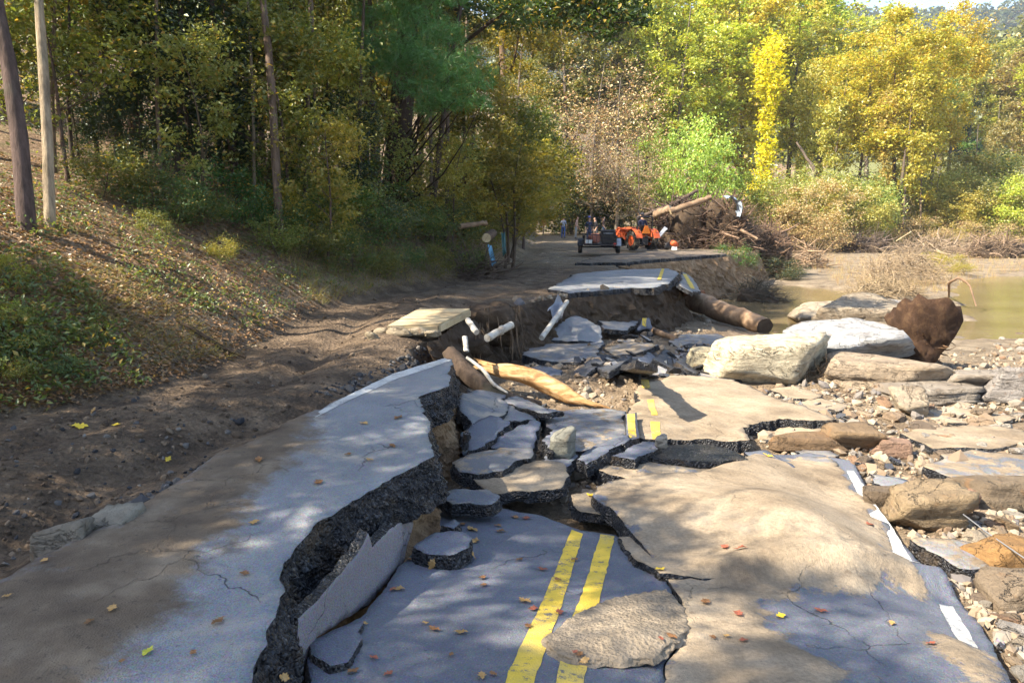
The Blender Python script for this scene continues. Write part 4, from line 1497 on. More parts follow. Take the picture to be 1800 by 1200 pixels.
# --- old pine with vine-hung trunk
def pine():
    rs = np.random.RandomState(77)
    t = 23.0
    P = np.array([at(x, y, t) for x, y in [(692, 345), (700, 270), (706, 190), (715, 100), (718, 0), (722, -120), (724, -260)]])
    P[0][2] = Hs(P[0][0], P[0][1]) - 0.2
    loc = P[0].copy()
    loc[2] += 0.2
    e = empty('pine_tree', loc)
    tag(e, 'thick old pine with vine-hung trunk and soft green needle boughs', 'tree')
    f = np.linspace(0, 1, 30)
    path = np.stack([np.interp(f, np.linspace(0, 1, len(P)), P[:, c] - loc[c]) for c in range(3)], 1)
    C, rad = [], []
    for (x, y, tt, r) in [(630, 70, 14, .42), (660, 105, 13.8, .4), (690, 70, 13.6, .45), (730, 95, 13.3, .5), (770, 110, 13.0, .5), (800, 130, 12.8, .42), (840, 150, 12.6, .3), (770, 165, 13.0, .45), (730, 150, 13.4, .42),
                          (800, 175, 12.8, .35), (845, 180, 12.6, .24), (700, 20, 14, .5), (750, 40, 13.6, .5), (640, 30, 14, .4), (780, 60, 13.2, .42), (690, 120, 13.6, .4), (820, 100, 12.8, .3), (720, -30, 14, .7), (780, -20, 13.6, .6), (650, -30, 14.5, .7),
                          (860, 125, 12.5, .2), (610, 100, 14.2, .25), (750, 190, 13.2, .25), (700, -90, 14.5, .9), (760, -100, 14.5, .8)]:
        C.append(at(x, y, tt * 1.45) - loc)
        rad.append(r * 1.55)
    C, rad = np.array(C), np.array(rad)
    obj('trunk', trunk_mesh('trunk', rs, path, 0.46, 0.2, C, 12, 0.1, 1.25), e, color=(0.075, 0.05, 0.036))
    tc = blob_points(rs, C, rad, 3600, 0.55)
    mbn = MB()
    n = 15
    c = np.repeat(tc, n, 0)
    d = rs.normal(size=(len(c), 3)) + np.repeat(rs.normal(size=(len(tc), 3)), n, 0) * 1.0 + np.array((0.2, 0, 0.15))
    d /= np.linalg.norm(d, axis=1)[:, None]
    s = np.cross(d, rs.normal(size=d.shape))
    s /= np.linalg.norm(s, axis=1)[:, None]
    ln = rs.uniform(.16, .30, len(c))[:, None]
    V = np.stack([c - s * .006, c + s * .006, c + d * ln], 1).reshape(-1, 3)
    mbn.add(V, None, np.arange(len(V)).reshape(-1, 3))
    obj('needles', mbn.mesh('needles', M['needle']), e, color=(0.12, 0.27, 0.08))
    # vines and dead roots hanging down the trunk
    mv = MB()
    for k in range(60):
        a = rs.uniform(0, 6.28)
        z0_ = rs.uniform(0.8, 2.6)
        p0 = path[int(np.argmin(abs(path[:, 2] - z0_)))] + np.array((math.cos(a) * .42, math.sin(a) * .42, 0))
        p1 = np.array((math.cos(a) * rs.uniform(.5, .7), math.sin(a) * rs.uniform(.5, .7), -0.05)) + np.array((0.05, -0.1, 0))
        add_tube(mv, limb_pts(p0, p1, rs, 6), np.linspace(.012, .018, 6) * rs.uniform(.5, 1.6), 4, caps=False)
    obj('vines', mv.mesh('vines', M['bark'], True), e, color=(0.15, 0.1, 0.075))


pine()

# --- understory on the bank
GRN = (0.10, 0.16, 0.045)
LIGHT = (0.21, 0.25, 0.06)
YEL = (0.32, 0.30, 0.055)
EVG = (0.022, 0.045, 0.016)
for i, (px, t, h, k) in enumerate([(330, 17, 4.6, 0), (395, 18, 4.2, 1), (300, 20, 5.0, 1), (265, 16, 2.3, 0), (140, 17, 2.6, 1), (575, 19, 3.4, 0), (170, 27, 5, 0), (440, 27, 5, 0)]):  # last entries, deep in the wood, are added to darken its gaps
    p = at(px, 380, t)
    plant('ever%d' % k, (p[0], p[1], Hs(p[0], p[1])), 'evergreen_thicket', ['tall dark evergreen thicket in the middle of the wood', 'dark evergreen under the curved leaning trunk', 'dark evergreen behind the tall middle thicket',
          'low dark evergreen at the foot of the thicket', 'low dark evergreen behind the pale-barked tree', 'dark evergreen between the black trunk and the old pine'][i] if i < 6 else 'dark evergreen added to darken the deep wood, ' + ['beyond the pale-barked tree', 'between the curved and the brown limbed trunk'][i - 6], 'evergreen', h, EVG, group='evergreens in the wood')
sap = [(150, 16, 5.5, LIGHT), (200, 21, 6.5, GRN), (60, 15, 5, GRN), (110, 22, 7, OL), (460, 17, 5, LIGHT), (545, 18, 5.2, YEL), (590, 24, 5.5, LIGHT), (560, 25, 6.5, OL), (620, 29, 7, YEL), (425, 22, 7, LIGHT), (500, 24, 7.5, OL), (350, 26, 8, LIGHT),
       (775, 23, 4.2, LIGHT), (800, 26, 5, OL), (745, 27, 6, YEL), (280, 28, 9, OL), (820, 25, 6, YEL), (880, 27, 6, OL), (895, 31, 6, YEL), (915, 37, 7, LIGHT), (670, 30, 7, OL), (640, 31, 8, LIGHT), (30, 24, 8, OL), (180, 30, 9, LIGHT), (130, 14, 4.6, LIGHT), (350, 15, 3.8, (0.2, 0.24, 0.07)), (500, 16.5, 5, LIGHT), (630, 20, 4.2, (0.22, 0.25, 0.08)), (165, 18, 6, (0.34, 0.33, 0.12)), (570, 16, 3.5, YEL), (790, 22, 3.6, YEL)]
for i, (px, t, h, c) in enumerate(sap):
    p = at(px, 390, t)
    z = Hs(p[0], p[1])
    plant('sapling%d' % (i % 3), (p[0], p[1], z - 0.05), 'understory_tree', 'slim leafy understory tree in the wood on the bank', 'tree', h, vary(c), vary((0.14, 0.1, 0.07)), group='understory trees on the wooded bank', tilt=(random.uniform(-.1, .1), random.uniform(-.1, .1)))

# --- forest behind
rs = np.random.RandomState(5)
pos = []
tries = 0
while len(pos) < 40 and tries < 4000:
    tries += 1
    y = rs.uniform(5, 62)
    x = np.interp(y, TOE_Y, TOE_X) - 3.0 - rs.uniform(0, 20) ** 1.0
    if min([9] + [math.hypot(x - a, y - b) for a, b in pos]) < 3.0:
        continue
    if abs(x) > y * 0.85 + 8:
        continue
    pos.append((x, y))
pos = [q for q in pos if not (q[1] < 10 and q[0] > -15)] + [(-7.4, 5.2), (-9.2, 2.6), (-7.8, 0.2), (-11.8, 4.4), (-10.4, -2.2), (-8.4, 3.8), (-6.9, 2.2)]  # listed trees continue the wood out of view, added to shade the foreground
for i, (x, y) in enumerate(pos):
    c = [OL, LIGHT, YEL, GRN, OL][i % 5]
    h = rs.uniform(8.0, 9.8) * (1 + 0.02 * max(0, y - 15))
    if x > -9.6 and y < 6:
        h = 6.6 + (i % 3) * 0.7  # kept low so their shade reaches the near slab only
    plant('broad%d' % (i % 4), (x, y, Hs(x, y) - 0.1), 'forest_tree', 'broadleaf tree standing back in the shady wood above the road', 'tree', h, vary(c), vary((0.13, 0.095, 0.07)), group='trees of the shady wood', tilt=(random.uniform(-.06, .06), random.uniform(-.06, .06)))

# --- shrubs along the foot and top of the bank
shr = [(405, 375, 1.35, (0.06, 0.16, 0.045)), (445, 385, 1.0, (0.07, 0.15, 0.05)), (360, 395, .9, GRN), (310, 380, 1.0, GRN), (520, 410, 1.3, GRN), (570, 400, 1.6, LIGHT), (620, 420, 1.5, GRN), (680, 420, 1.6, (0.11, 0.15, 0.06)), (730, 425, 1.5, GRN), (780, 430, 1.6, (0.09, 0.13, 0.05)),
       (480, 430, .9, LIGHT), (550, 450, 1.0, OL), (610, 465, 1.0, GRN), (660, 470, .9, OL), (710, 470, .9, GRN), (760, 470, .9, OL), (815, 465, 1.0, GRN), (590, 380, 1.8, LIGHT), (650, 370, 1.9, GRN), (530, 370, 1.8, LIGHT), (470, 360, 1.6, OL), (840, 445, 1.2, OL), (250, 350, 1.3, GRN), (200, 340, 1.2, OL),
       (270, 400, .5, LIGHT), (20, 560, .32, LIGHT), (60, 610, .3, GRN), (15, 480, .35, YEL), (110, 640, .28, GRN), (20, 660, .3, OL), (150, 590, .25, GRN), (395, 440, .5, YEL), (500, 395, 1.2, YEL), (575, 425, 1.1, YEL), (750, 400, 1.8, OL), (800, 400, 1.8, YEL)]
for i, (px, py, h, c) in enumerate(shr):
    p = hit(px, py + 14)
    plant('shrub%d' % (i % 3), p - np.array((0, 0, .04)), 'shrub', 'bright green shrub in front of the dark thicket' if i == 0 else 'leafy shrub growing on the bank below the wood', 'shrub', h, vary(c, .15), (0.13, 0.1, 0.07), group=None if i == 0 else 'shrubs on the bank', wide=1.15, crown_name='foliage', stem='stems')
p = at(950, 400, 24)
for i, (px, t, h, c, k) in enumerate([(895, 25, 4.6, (0.25, 0.20, 0.03), 'sapling0'), (900, 29, 4.8, (0.32, 0.27, 0.04), 'sapling2'), (880, 25, 3.8, (0.2, 0.18, 0.04), 'sapling1'), (910, 33, 5.5, (0.3, 0.28, 0.04), 'sapling1'), (868, 42, 6, (0.3, 0.27, 0.04), 'bush0'), (900, 38, 3.0, (0.26, 0.25, 0.05), 'bush1'), (860, 30, 2.4, (0.2, 0.22, 0.05), 'bush2')]):
    p = at(px, 400, t)
    plant(k, (p[0], p[1], Hs(p[0], p[1])), 'roadside_bush', 'tall yellowing bush hanging over the verge near the trailer', 'bush', h, c, group='yellowing bushes on the verge', wide=1.35, crown_name='foliage', stem='stems')


# --- trees beyond the wash-out and the river
def far_tree(kind, px, t, hp, color, name, label, group, wide=1.0, bark=(0.2, 0.16, 0.12), cat='tree', tilt=(0, 0), sink=0.1):
    p = at(px, 400, t)
    return plant(kind, (p[0], p[1], Hs(p[0], p[1]) - sink), name, label, cat, hp * t / FPX, color, bark, group=group, wide=wide, tilt=tilt)


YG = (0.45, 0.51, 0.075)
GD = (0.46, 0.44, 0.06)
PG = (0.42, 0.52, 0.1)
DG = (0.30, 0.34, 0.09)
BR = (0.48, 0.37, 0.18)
far_tree('gold0', 1570, 82, 400, GD, 'golden_tree', 'tallest golden tree, bare lower trunk, above the river bank', None, 1.12, (0.16, 0.11, 0.075))
far_tree('gold1', 1500, 86, 360, (0.50, 0.46, 0.06), 'golden_tree', 'golden tree just behind the tallest one, its crown touching', None, 1.0)
far_tree('gold1', 1625, 90, 395, (0.46, 0.38, 0.05), 'golden_tree', 'rust-gold tree at the open sky gap', None, 0.85)
far_tree('snag0', 1337, 76, 350, (0.68, 0.64, 0.03), 'vine_covered_snag', 'dead trunk wrapped in bright yellow vines', None, 1.0)
far_tree('drape0', 1325, 74, 120, (0.62, 0.54, 0.07), 'vine_covered_stump', 'low mound of vines at the foot of the yellow-wrapped trunk', None, 1.1)
far_tree('drape0', 1545, 78, 130, BR, 'vine_covered_stump', 'brownish cone of vines under the tallest golden tree', None, 0.9)
far_tree('drape0', 1590, 80, 100, (0.2, 0.16, 0.1), 'vine_covered_stump', 'dull brown vine mound beside the golden tree\'s bare trunk', None, 0.8)
far_tree('slim0', 1240, 88, 420, YG, 'slender_tree', 'slender pale trunk with airy yellow-green crown behind the debris pile', None, 1.2, (0.25, 0.22, 0.17))
far_tree('slim1', 1272, 92, 410, (0.52, 0.48, 0.09), 'slender_tree', 'second slender trunk, next to the airy yellow-green one', None, 1.2, (0.25, 0.22, 0.17))
far_tree('slim1', 1742, 120, 230, (0.28, 0.24, 0.09), 'slender_tree', 'thin half-bare tree standing out before the far hill', None, 0.9, (0.3, 0.25, 0.2))
far_tree('conifer0', 1700, 100, 200, (0.15, 0.26, 0.06), 'conifer', 'fresh green conifer standing below the far hill', None, 1.35)
far_tree('conifer0', 1690, 128, 250, (0.03, 0.06, 0.03), 'conifer', 'narrow dark conifer tip showing above the green one', None, 0.5)
far_tree('slim0', 1590, 78, 330, (0.46, 0.42, 0.07), 'slender_tree', 'long bare trunk in front of the tallest golden tree', None, 0.9, (0.22, 0.16, 0.11))
far_tree('slim1', 1618, 80, 330, (0.44, 0.40, 0.07), 'slender_tree', 'bare trunk leaning beside the golden tree toward the hill', None, 0.9, (0.22, 0.16, 0.11), tilt=(0, .06))
far_tree('slim1', 1455, 84, 330, (0.42, 0.42, 0.1), 'slender_tree', 'thin tree between the yellow-wrapped trunk and the golden tree', None, 0.9, (0.24, 0.19, 0.14))
far_tree('snag0', 1405, 78, 300, (0.40, 0.38, 0.08), 'vine_covered_snag', 'dull vine-hung column beside the bright yellow-wrapped trunk', None, 0.9)
far_tree('snag0', 1545, 80, 260, (0.44, 0.36, 0.10), 'vine_covered_snag', 'brownish vine-hung column under the golden crown', None, 0.9)
gr_ = 'trees of the river woods'
lst = [('far0', 1180, 80, 420, YG, 1.0), ('far1', 1130, 86, 430, (0.42, 0.44, 0.07), 1.0), ('far2', 1210, 98, 450, YG, 1.1), ('far3', 1300, 100, 430, (0.52, 0.48, 0.09), 1.1), ('far0', 1380, 102, 400, YG, 1.0), ('far1', 1440, 98, 370, (0.48, 0.46, 0.09), 1.1),
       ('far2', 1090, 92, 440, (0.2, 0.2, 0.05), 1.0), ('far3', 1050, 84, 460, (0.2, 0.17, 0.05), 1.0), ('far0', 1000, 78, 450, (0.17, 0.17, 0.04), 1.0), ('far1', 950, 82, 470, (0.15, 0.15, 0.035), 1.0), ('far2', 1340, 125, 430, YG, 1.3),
       ('far3', 1160, 130, 460, (0.5, 0.5, 0.1), 1.3), ('far0', 1260, 130, 440, (0.56, 0.54, 0.1), 1.3), ('far1', 1430, 135, 400, (0.5, 0.5, 0.12), 1.3), ('far2', 1520, 120, 330, (0.27, 0.25, 0.07), 1.1), ('far3', 1590, 130, 280, DG, 1.2), ('far0', 1660, 138, 260, (0.42, 0.41, 0.1), 1.2),
       ('far1', 1730, 140, 255, (0.26, 0.25, 0.08), 1.2), ('far2', 1790, 130, 280, (0.26, 0.22, 0.08), 1.1), ('far3', 1840, 120, 300, YG, 1.1), ('far0', 1760, 160, 260, DG, 1.3), ('far2', 1640, 165, 270, (0.25, 0.24, 0.08), 1.3), ('far1', 1820, 150, 270, (0.27, 0.24, 0.09), 1.3)]
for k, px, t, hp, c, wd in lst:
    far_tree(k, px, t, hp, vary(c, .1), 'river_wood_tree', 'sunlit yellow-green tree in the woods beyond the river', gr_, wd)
far_tree('bush1', 1205, 68, 215, (0.42, 0.58, 0.13), 'bright_green_tree', 'small fresh green tree glowing behind the debris pile', None, 0.8)
for i, (px, t, hp) in enumerate([(1040, 69, 320), (1080, 66, 300), (1005, 72, 240), (1120, 62, 190)]):
    far_tree('twiggy0', px, t, hp, (0.42, 0.33, 0.19), 'bare_twiggy_tree', 'half-bare beige tree of fine twigs behind the trailer', 'half-bare beige trees', 1.1, (0.25, 0.2, 0.15))
bsh = [(1160, 72, 110, DG), (1230, 74, 120, YG), (1280, 70, 150, DG), (1390, 72, 125, (0.42, 0.42, 0.12)), (1430, 74, 140, (0.34, 0.35, 0.1)), (1470, 70, 130, (0.44, 0.42, 0.14)), (1500, 76, 130, DG), (1360, 84, 120, (0.44, 0.42, 0.1)), (1420, 68, 130, BR), (1640, 84, 130, DG), (1680, 80, 100, (0.42, 0.41, 0.1)), (1720, 84, 110, DG), (1760, 80, 120, (0.27, 0.26, 0.08)),
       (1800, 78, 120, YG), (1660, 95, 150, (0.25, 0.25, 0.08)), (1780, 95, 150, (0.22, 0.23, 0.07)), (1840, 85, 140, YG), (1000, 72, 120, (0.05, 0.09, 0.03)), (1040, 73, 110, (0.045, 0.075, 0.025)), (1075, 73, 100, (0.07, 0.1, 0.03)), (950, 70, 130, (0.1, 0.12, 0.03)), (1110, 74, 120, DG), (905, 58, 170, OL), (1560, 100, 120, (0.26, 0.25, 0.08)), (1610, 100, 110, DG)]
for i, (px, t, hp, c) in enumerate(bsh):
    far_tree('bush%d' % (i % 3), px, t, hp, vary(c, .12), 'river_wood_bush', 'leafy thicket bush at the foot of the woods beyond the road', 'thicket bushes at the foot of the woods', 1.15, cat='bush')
for i, (px, t, hp) in enumerate([(1390, 66, 90), (1450, 64, 70), (1300, 66, 80), (1510, 70, 60), (1620, 72, 60), (1350, 68, 100), (1700, 70, 55), (1770, 66, 55), (1660, 66, 45)]):
    far_tree('twiggy1', px, t, hp, (0.46, 0.36, 0.19), 'dry_brush', 'dry straw-coloured brush at the edge of the flood plain', 'dry brush on the flood plain', 1.2, (0.3, 0.24, 0.17), 'brush')


# --- hills
def hill(name, label, x0, x1, y0, y1, prof, crest_y, nx_, ny_, ntree, color, lsz, trh, seed):
    rs = np.random.RandomState(seed)
    hx = np.linspace(x0, x1, nx_)
    hy = np.linspace(y0, y1, ny_)
    XX, YY = np.meshgrid(hx, hy)

    def hz(x, y):
        top = np.interp(x, *prof)
        f = np.clip((y - y0) / (crest_y - y0), 0, 1)
        b = np.clip((y1 - y) / (y1 - crest_y), 0, 1)
        return -5 + (top + 5) * (sstep(0, 1, f) * 0.55 + 0.45 * f) * np.where(y > crest_y, b, 1) * (1 + 0.05 * n2(x, y, 0.01, 3, seed))
    a = np.arange(ny_ - 1)[:, None] * nx_
    b = np.arange(nx_ - 1)[None, :]
    m_ = MB().add(np.stack([XX, YY, hz(XX, YY)], -1).reshape(-1, 3), np.stack([a + b, a + b + 1, a + nx_ + b + 1, a + nx_ + b], -1).reshape(-1, 4))
    tag(m_.build(name, M['dark_earth'], None, True), label + ', the slope itself', None, None, 'structure')
    # forest that reads as one mass
    x = rs.uniform(x0, x1, ntree * 3)
    y = rs.uniform(y0, crest_y + (y1 - crest_y) * .25, ntree * 3)
    k = np.abs(x / y) < 0.85
    x, y = x[k][:ntree], y[k][:ntree]
    z = hz(x, y)
    n = len(x)
    per = 34
    hh = rs.uniform(.7, 1.3, n) * trh
    c = np.repeat(np.stack([x, y, z + hh * .6], 1), per, 0)
    d = rs.normal(size=(n * per, 3))
    d /= np.linalg.norm(d, axis=1)[:, None]
    P = c + d * np.repeat(hh, per)[:, None] * np.array((.33, .33, .45)) * (rs.uniform(0.3, 1, (n * per, 1)) ** .5)
    V, Qd = leaf_np(P, lsz, rs, 0.5, 0.9)
    o = MB().add(V, Qd).build('hillside_forest', M['leaf'], None, False, color=color)
    tag(o, label + ', its trees one mass', 'forest', None, 'stuff')


hill('hill', 'near wooded hill behind the river woods', -50, 700, 190, 420, ([-50, 60, 120, 170, 260, 700], [40, 45, 48, 56, 80, 150]), 300, 60, 30, 3600, (0.16, 0.17, 0.055), 2.0, 11, 3)
hill('hill', 'far blue ridge under the strip of sky', -300, 1500, 520, 1100, ([-300, 250, 400, 440, 500, 560, 1500], [186, 190, 196, 196, 201, 226, 300]), 800, 70, 30, 4800, (0.10, 0.12, 0.05), 4.2, 17, 4)
# ------------------------------------------------------------------ boulders and stones
FWD = np.array((0, _c, -_s))


def rock(name, label, px, py, wpx, hpx, color, seed, depth=0.7, cat='boulder', sub=4, rz=0.0, strata=0.0, planes=13, rough=0.05, z=None, group=None, sinkf=0.12, p=120, tilt=(0, 0)):
    b = hit(px, py) if z is None else G(px, py, z)
    t = float((b - CAMP) @ FWD)
    hw = wpx * t / FPX / 2 * 0.92
    hh = hpx * t / FPX / 2 * 1.0
    hd = hw * depth
    V, F = rock_np(seed, (hw / 0.86, hd / 0.86, hh / 0.86), sub, planes, p, rough, strata)
    me = MB().add(V, None, F).mesh(name, M['rock'], sub >= 3)
    zc = b[2] + hh * (1 - 2 * sinkf)
    o = obj(name, me, None, (b[0], b[1] + hd * 0.8, zc), (tilt[0], tilt[1], rz), color=color)
    return tag(o, label, cat, group)


CREAM = (0.52, 0.45, 0.31)
GREYR = (0.42, 0.40, 0.37)
TANR = (0.36, 0.27, 0.17)
BRN = (0.24, 0.155, 0.085)
rock('boulder', 'huge cream boulder with flat top and faceted sides in the sun', 1350, 674, 192, 78, (0.72, 0.62, 0.43), 12, 0.75, planes=9, p=200, rz=0.2, rough=0.03)
rock('boulder', 'low cream knob of rock joined at the huge boulder\'s near side', 1258, 655, 85, 46, (0.48, 0.42, 0.28), 14, 0.8, planes=9)
rock('boulder', 'brown and grey boulder behind the flat blue-white rock', 1530, 590, 150, 62, (0.38, 0.31, 0.22), 15, 0.7, planes=8, strata=0.05, p=120)
rock('boulder', 'flat blue-white rock sloping toward the root ball', 1515, 640, 185, 66, (0.50, 0.50, 0.49), 18, 0.8, planes=9, strata=0.04, tilt=(0.12, -0.1))
rock('boulder', 'grey boulder hidden partly behind the root ball', 1618, 578, 100, 46, GREYR, 19, 0.7, planes=9)
rock('boulder', 'sandy low slab rock at the water\'s edge', 1460, 575, 110, 34, (0.46, 0.38, 0.27), 20, 1.0, planes=8)
rock('boulder', 'long layered tan rock below the root ball', 1572, 692, 215, 58, (0.42, 0.33, 0.23), 23, 0.55, planes=9, strata=0.10, p=120)
rock('boulder', 'layered grey ledge continuing from the long tan rock', 1718, 690, 120, 40, (0.36, 0.31, 0.25), 24, 0.6, planes=8, strata=0.10)
rock('boulder', 'grey block rock cut by the frame beside the layered ledge', 1795, 712, 90, 66, (0.33, 0.30, 0.27), 27, 0.9, planes=9)
rock('boulder', 'thin grey ledge lying below the layered rocks', 1640, 708, 180, 26, (0.34, 0.29, 0.23), 28, 0.5, planes=8, strata=0.08)
rock('boulder', 'blocky tan rock with overhang, next to the white edge line', 1632, 935, 115, 72, (0.38, 0.28, 0.165), 31, 0.8, planes=9, strata=0.08, p=120)
rock('boulder', 'reddish flat stone leaning behind the blocky tan rock', 1690, 905, 62, 44, (0.42, 0.24, 0.15), 32, 0.7, planes=8)
rock('boulder', 'orange-brown boulder at the frame edge under the wire', 1782, 1018, 110, 66, (0.45, 0.25, 0.09), 33, 0.8, planes=9)
rock('boulder', 'grey-brown stone below the orange-brown boulder', 1792, 1075, 110, 52, (0.30, 0.23, 0.155), 34, 0.8, planes=9)
rock('boulder', 'dark brown rock under the large pale slab', 1765, 895, 140, 54, (0.23, 0.175, 0.115), 35, 0.7, planes=9, strata=0.06)
rock('boulder', 'dark cracked stone by the curve of the white line', 1560, 905, 78, 48, (0.20, 0.15, 0.10), 36, 0.8, planes=9)
rock('boulder', 'brown hollow-sided rock under the arched sandy slab', 1425, 798, 120, 34, BRN, 37, 0.5, planes=9)
rock('boulder', 'brown tent-shaped rock with straw over it', 1505, 790, 110, 44, (0.29, 0.20, 0.115), 38, 0.6, planes=8)
rock('boulder', 'small reddish wedge stone in the middle of the rubble', 1582, 806, 62, 34, (0.40, 0.25, 0.17), 39, 0.8, planes=7)
rock('boulder', 'tan rock at the foot of the layered rock', 1612, 730, 60, 34, (0.42, 0.34, 0.24), 41, 0.8, planes=8)
rock('stone', 'pale flat-faced stone on the muddy shoulder, nearer of two', 92, 985, 98, 52, (0.40, 0.35, 0.27), 43, 0.8, 'stone', z=-0.1, planes=8)
rock('stone', 'pale rounded stone on the muddy shoulder, second of two', 182, 953, 96, 50, (0.40, 0.36, 0.28), 44, 0.75, 'stone', z=-0.1, planes=9)
rock('stone', 'pale greenish lump of concrete among the blue slabs', 990, 800, 46, 44, (0.40, 0.40, 0.33), 46, 0.8, 'stone', z=-0.62, planes=8, sub=3)
rock('stone', 'little pointed white stone at the foot of the yellow-marked slab', 1163, 788, 22, 26, (0.50, 0.47, 0.40), 47, 0.8, 'stone', z=-0.6, planes=5, sub=3)
for i, (px, py, wp, hp, lab) in enumerate([(655, 600, 22, 13, 'smallest pale stone left lying before the wooden platform'), (668, 590, 24, 16, 'grey stone by the front corner of the wooden platform'), (700, 592, 44, 18, 'broad yellowish stone under the platform\'s front'),
                                           (735, 590, 36, 16, 'flat pale stone under the platform\'s front edge'), (760, 594, 30, 15, 'pale stone at the platform\'s nearest corner')]):
    rock('stone', lab, px, py, wp, hp, (0.46, 0.38, 0.26), 50 + i, 0.9, 'stone', 3, z=-0.05)

# root ball of an overturned tree
b = hit(1628, 645)
t = float((b - CAMP) @ FWD)
rb = empty('root_ball', b)
tag(rb, 'rust-brown root ball of an overturned stump between grey boulders', 'stump')
V, F = rock_np(61, (0.46 * t / 13, 0.5 * t / 13, 0.55 * t / 13), 4, 12, 14, 0.16)
obj('earth_mass', MB().add(V, None, F).mesh('earth_mass', earth_mat('rusty_root_earth', (0.03, 0.017, 0.011), (0.062, 0.034, 0.02), (0.13, 0.078, 0.042), 6), True), rb, (0, .25, .42))
rs = np.random.RandomState(8)
mbr = MB()
for k in range(55):
    d = rs.normal(size=3)
    d[2] = d[2] * .8 + 0.1
    d[1] -= 0.3
    d /= np.linalg.norm(d)
    p0 = np.array((0, .25, .42)) + d * 0.3
    p1 = p0 + d * rs.uniform(.1, .28) + rs.normal(size=3) * .12
    p1[2] = max(p1[2], 0.02)
    add_tube(mbr, limb_pts(p0, p1, rs, 5), np.linspace(.028, .006, 5) * rs.uniform(.5, 1.3), 5, caps=False)
obj('roots', mbr.mesh('roots', M['bark'], True), rb, color=(0.2, 0.115, 0.06))

# loose stones of the wash-out, each its own object
rs = np.random.RandomState(15)
stone_me = []
for k in range(10):
    V, F = rock_np(300 + k, (1, 0.55 + 0.4 * (k % 3) / 2, 0.32 + 0.07 * (k % 4)), 2, 9, 30, 0.05)
    stone_me.append(MB().add(V, None, F).mesh('rubble_stone', M['rock'], False))
cols = [(0.40, 0.33, 0.24), (0.30, 0.22, 0.14), (0.36, 0.32, 0.26), (0.20, 0.15, 0.105), (0.36, 0.26, 0.17), (0.38, 0.35, 0.31), (0.36, 0.22, 0.13)]
REG = [([(1480, 700), (1800, 700), (1800, 960), (1640, 900), (1500, 850), (1380, 790), (1470, 760)], 150, (12, 60)), ([(1620, 985), (1800, 930), (1800, 1200), (1775, 1190), (1740, 1080), (1700, 1030)], 44, (20, 80)),
       ([(1340, 690), (1480, 660), (1500, 700), (1400, 720)], 18, (8, 22)), ([(1000, 540), (1200, 520), (1240, 570), (1180, 590), (1060, 600)], 26, (6, 20)), ([(1680, 570), (1800, 570), (1800, 680), (1700, 650)], 24, (6, 22)), ([(1350, 580), (1500, 560), (1440, 640), (1230, 640)], 14, (6, 20)),
       ([(1280, 490), (1420, 470), (1500, 430), (1700, 440), (1650, 520), (1500, 500)], 20, (5, 12))]
nst = 0
WHERE = ['in the broad rubble field by the large pale slab', 'beside the white edge line and orange-brown boulder', 'in front of the huge cream boulder', 'below the far pavement', 'behind the layered ledge on the sand', 'around the cream knob of rock', 'on the sandbank by the river']
for (poly, n, (a, bb)), wh in zip(REG, WHERE):
    P = np.array(poly, float)
    k = 0
    while k < n:
        q = rs.uniform(P.min(0), P.max(0))
        if poly_sd(np.array([q[0]]), np.array([q[1]]), P)[0] < 0:
            continue
        k += 1
        c = hit(*q)
        t = float((c - CAMP) @ FWD)
        s = rs.uniform(a, bb) ** 1.0 * (0.6 + 0.4 * rs.rand()) * t / FPX / 2
        cl = cols[rs.randint(len(cols))]
        o = obj('rubble_stone', stone_me[rs.randint(10)], None, (c[0], c[1], c[2] + s * 0.16), (rs.uniform(-.35, .35), rs.uniform(-.35, .35), rs.uniform(0, 6.28)), s, tuple(np.array(cl) * rs.uniform(.8, 1.2)))
        cn = 'reddish' if cl[0] > cl[1] * 1.5 else 'dark' if cl[0] < .26 else 'grey' if cl[2] > cl[0] * .75 else 'tan'
        tag(o, cn + ' loose stone ' + wh, 'stone', 'loose stones ' + wh)
        nst += 1

# flakes of asphalt mixed into the rubble
flake_me = []
for k in range(8):
    r_ = np.random.RandomState(400 + k)
    n = r_.randint(5, 8)
    th = np.sort(r_.uniform(0, 6.28, n))
    th = np.linspace(0, 6.28, n, endpoint=False) + r_.uniform(-.35, .35, n)
    rr = r_.uniform(.6, 1.05, n)
    P2 = np.stack([np.cos(th) * rr, np.sin(th) * rr * .7], 1)
    D = densify(P2, .22)
    D = D + r_.uniform(-.035, .035, D.shape)
    m_ = len(D)
    top = np.c_[D, np.full(m_, .14)]
    bot = np.c_[D * 1.04, np.full(m_, -.14)]
    mbf = MB()
    a = np.arange(m_)
    mbf.add(np.vstack([top, [[0, 0, .15]]]), None, np.stack([a, (a + 1) % m_, np.full(m_, m_)], 1), 0)
    mbf.add(np.vstack([top, bot]), np.stack([a, a + m_, (a + 1) % m_ + m_, (a + 1) % m_], 1), None, 1)
    mbf.add(np.vstack([bot, [[0, 0, -.14]]]), None, np.stack([(a + 1) % m_, a, np.full(m_, m_)], 1), 1)
    me = mbf.mesh('asphalt_flake', [M['black_slab' if k < 4 else 'slab'], M['edge']])
    fattr(me, 'sand', np.full(mbf.n, -0.3 if k < 4 else (0.02 if k % 2 else -0.3)))
    flake_me.append(me)
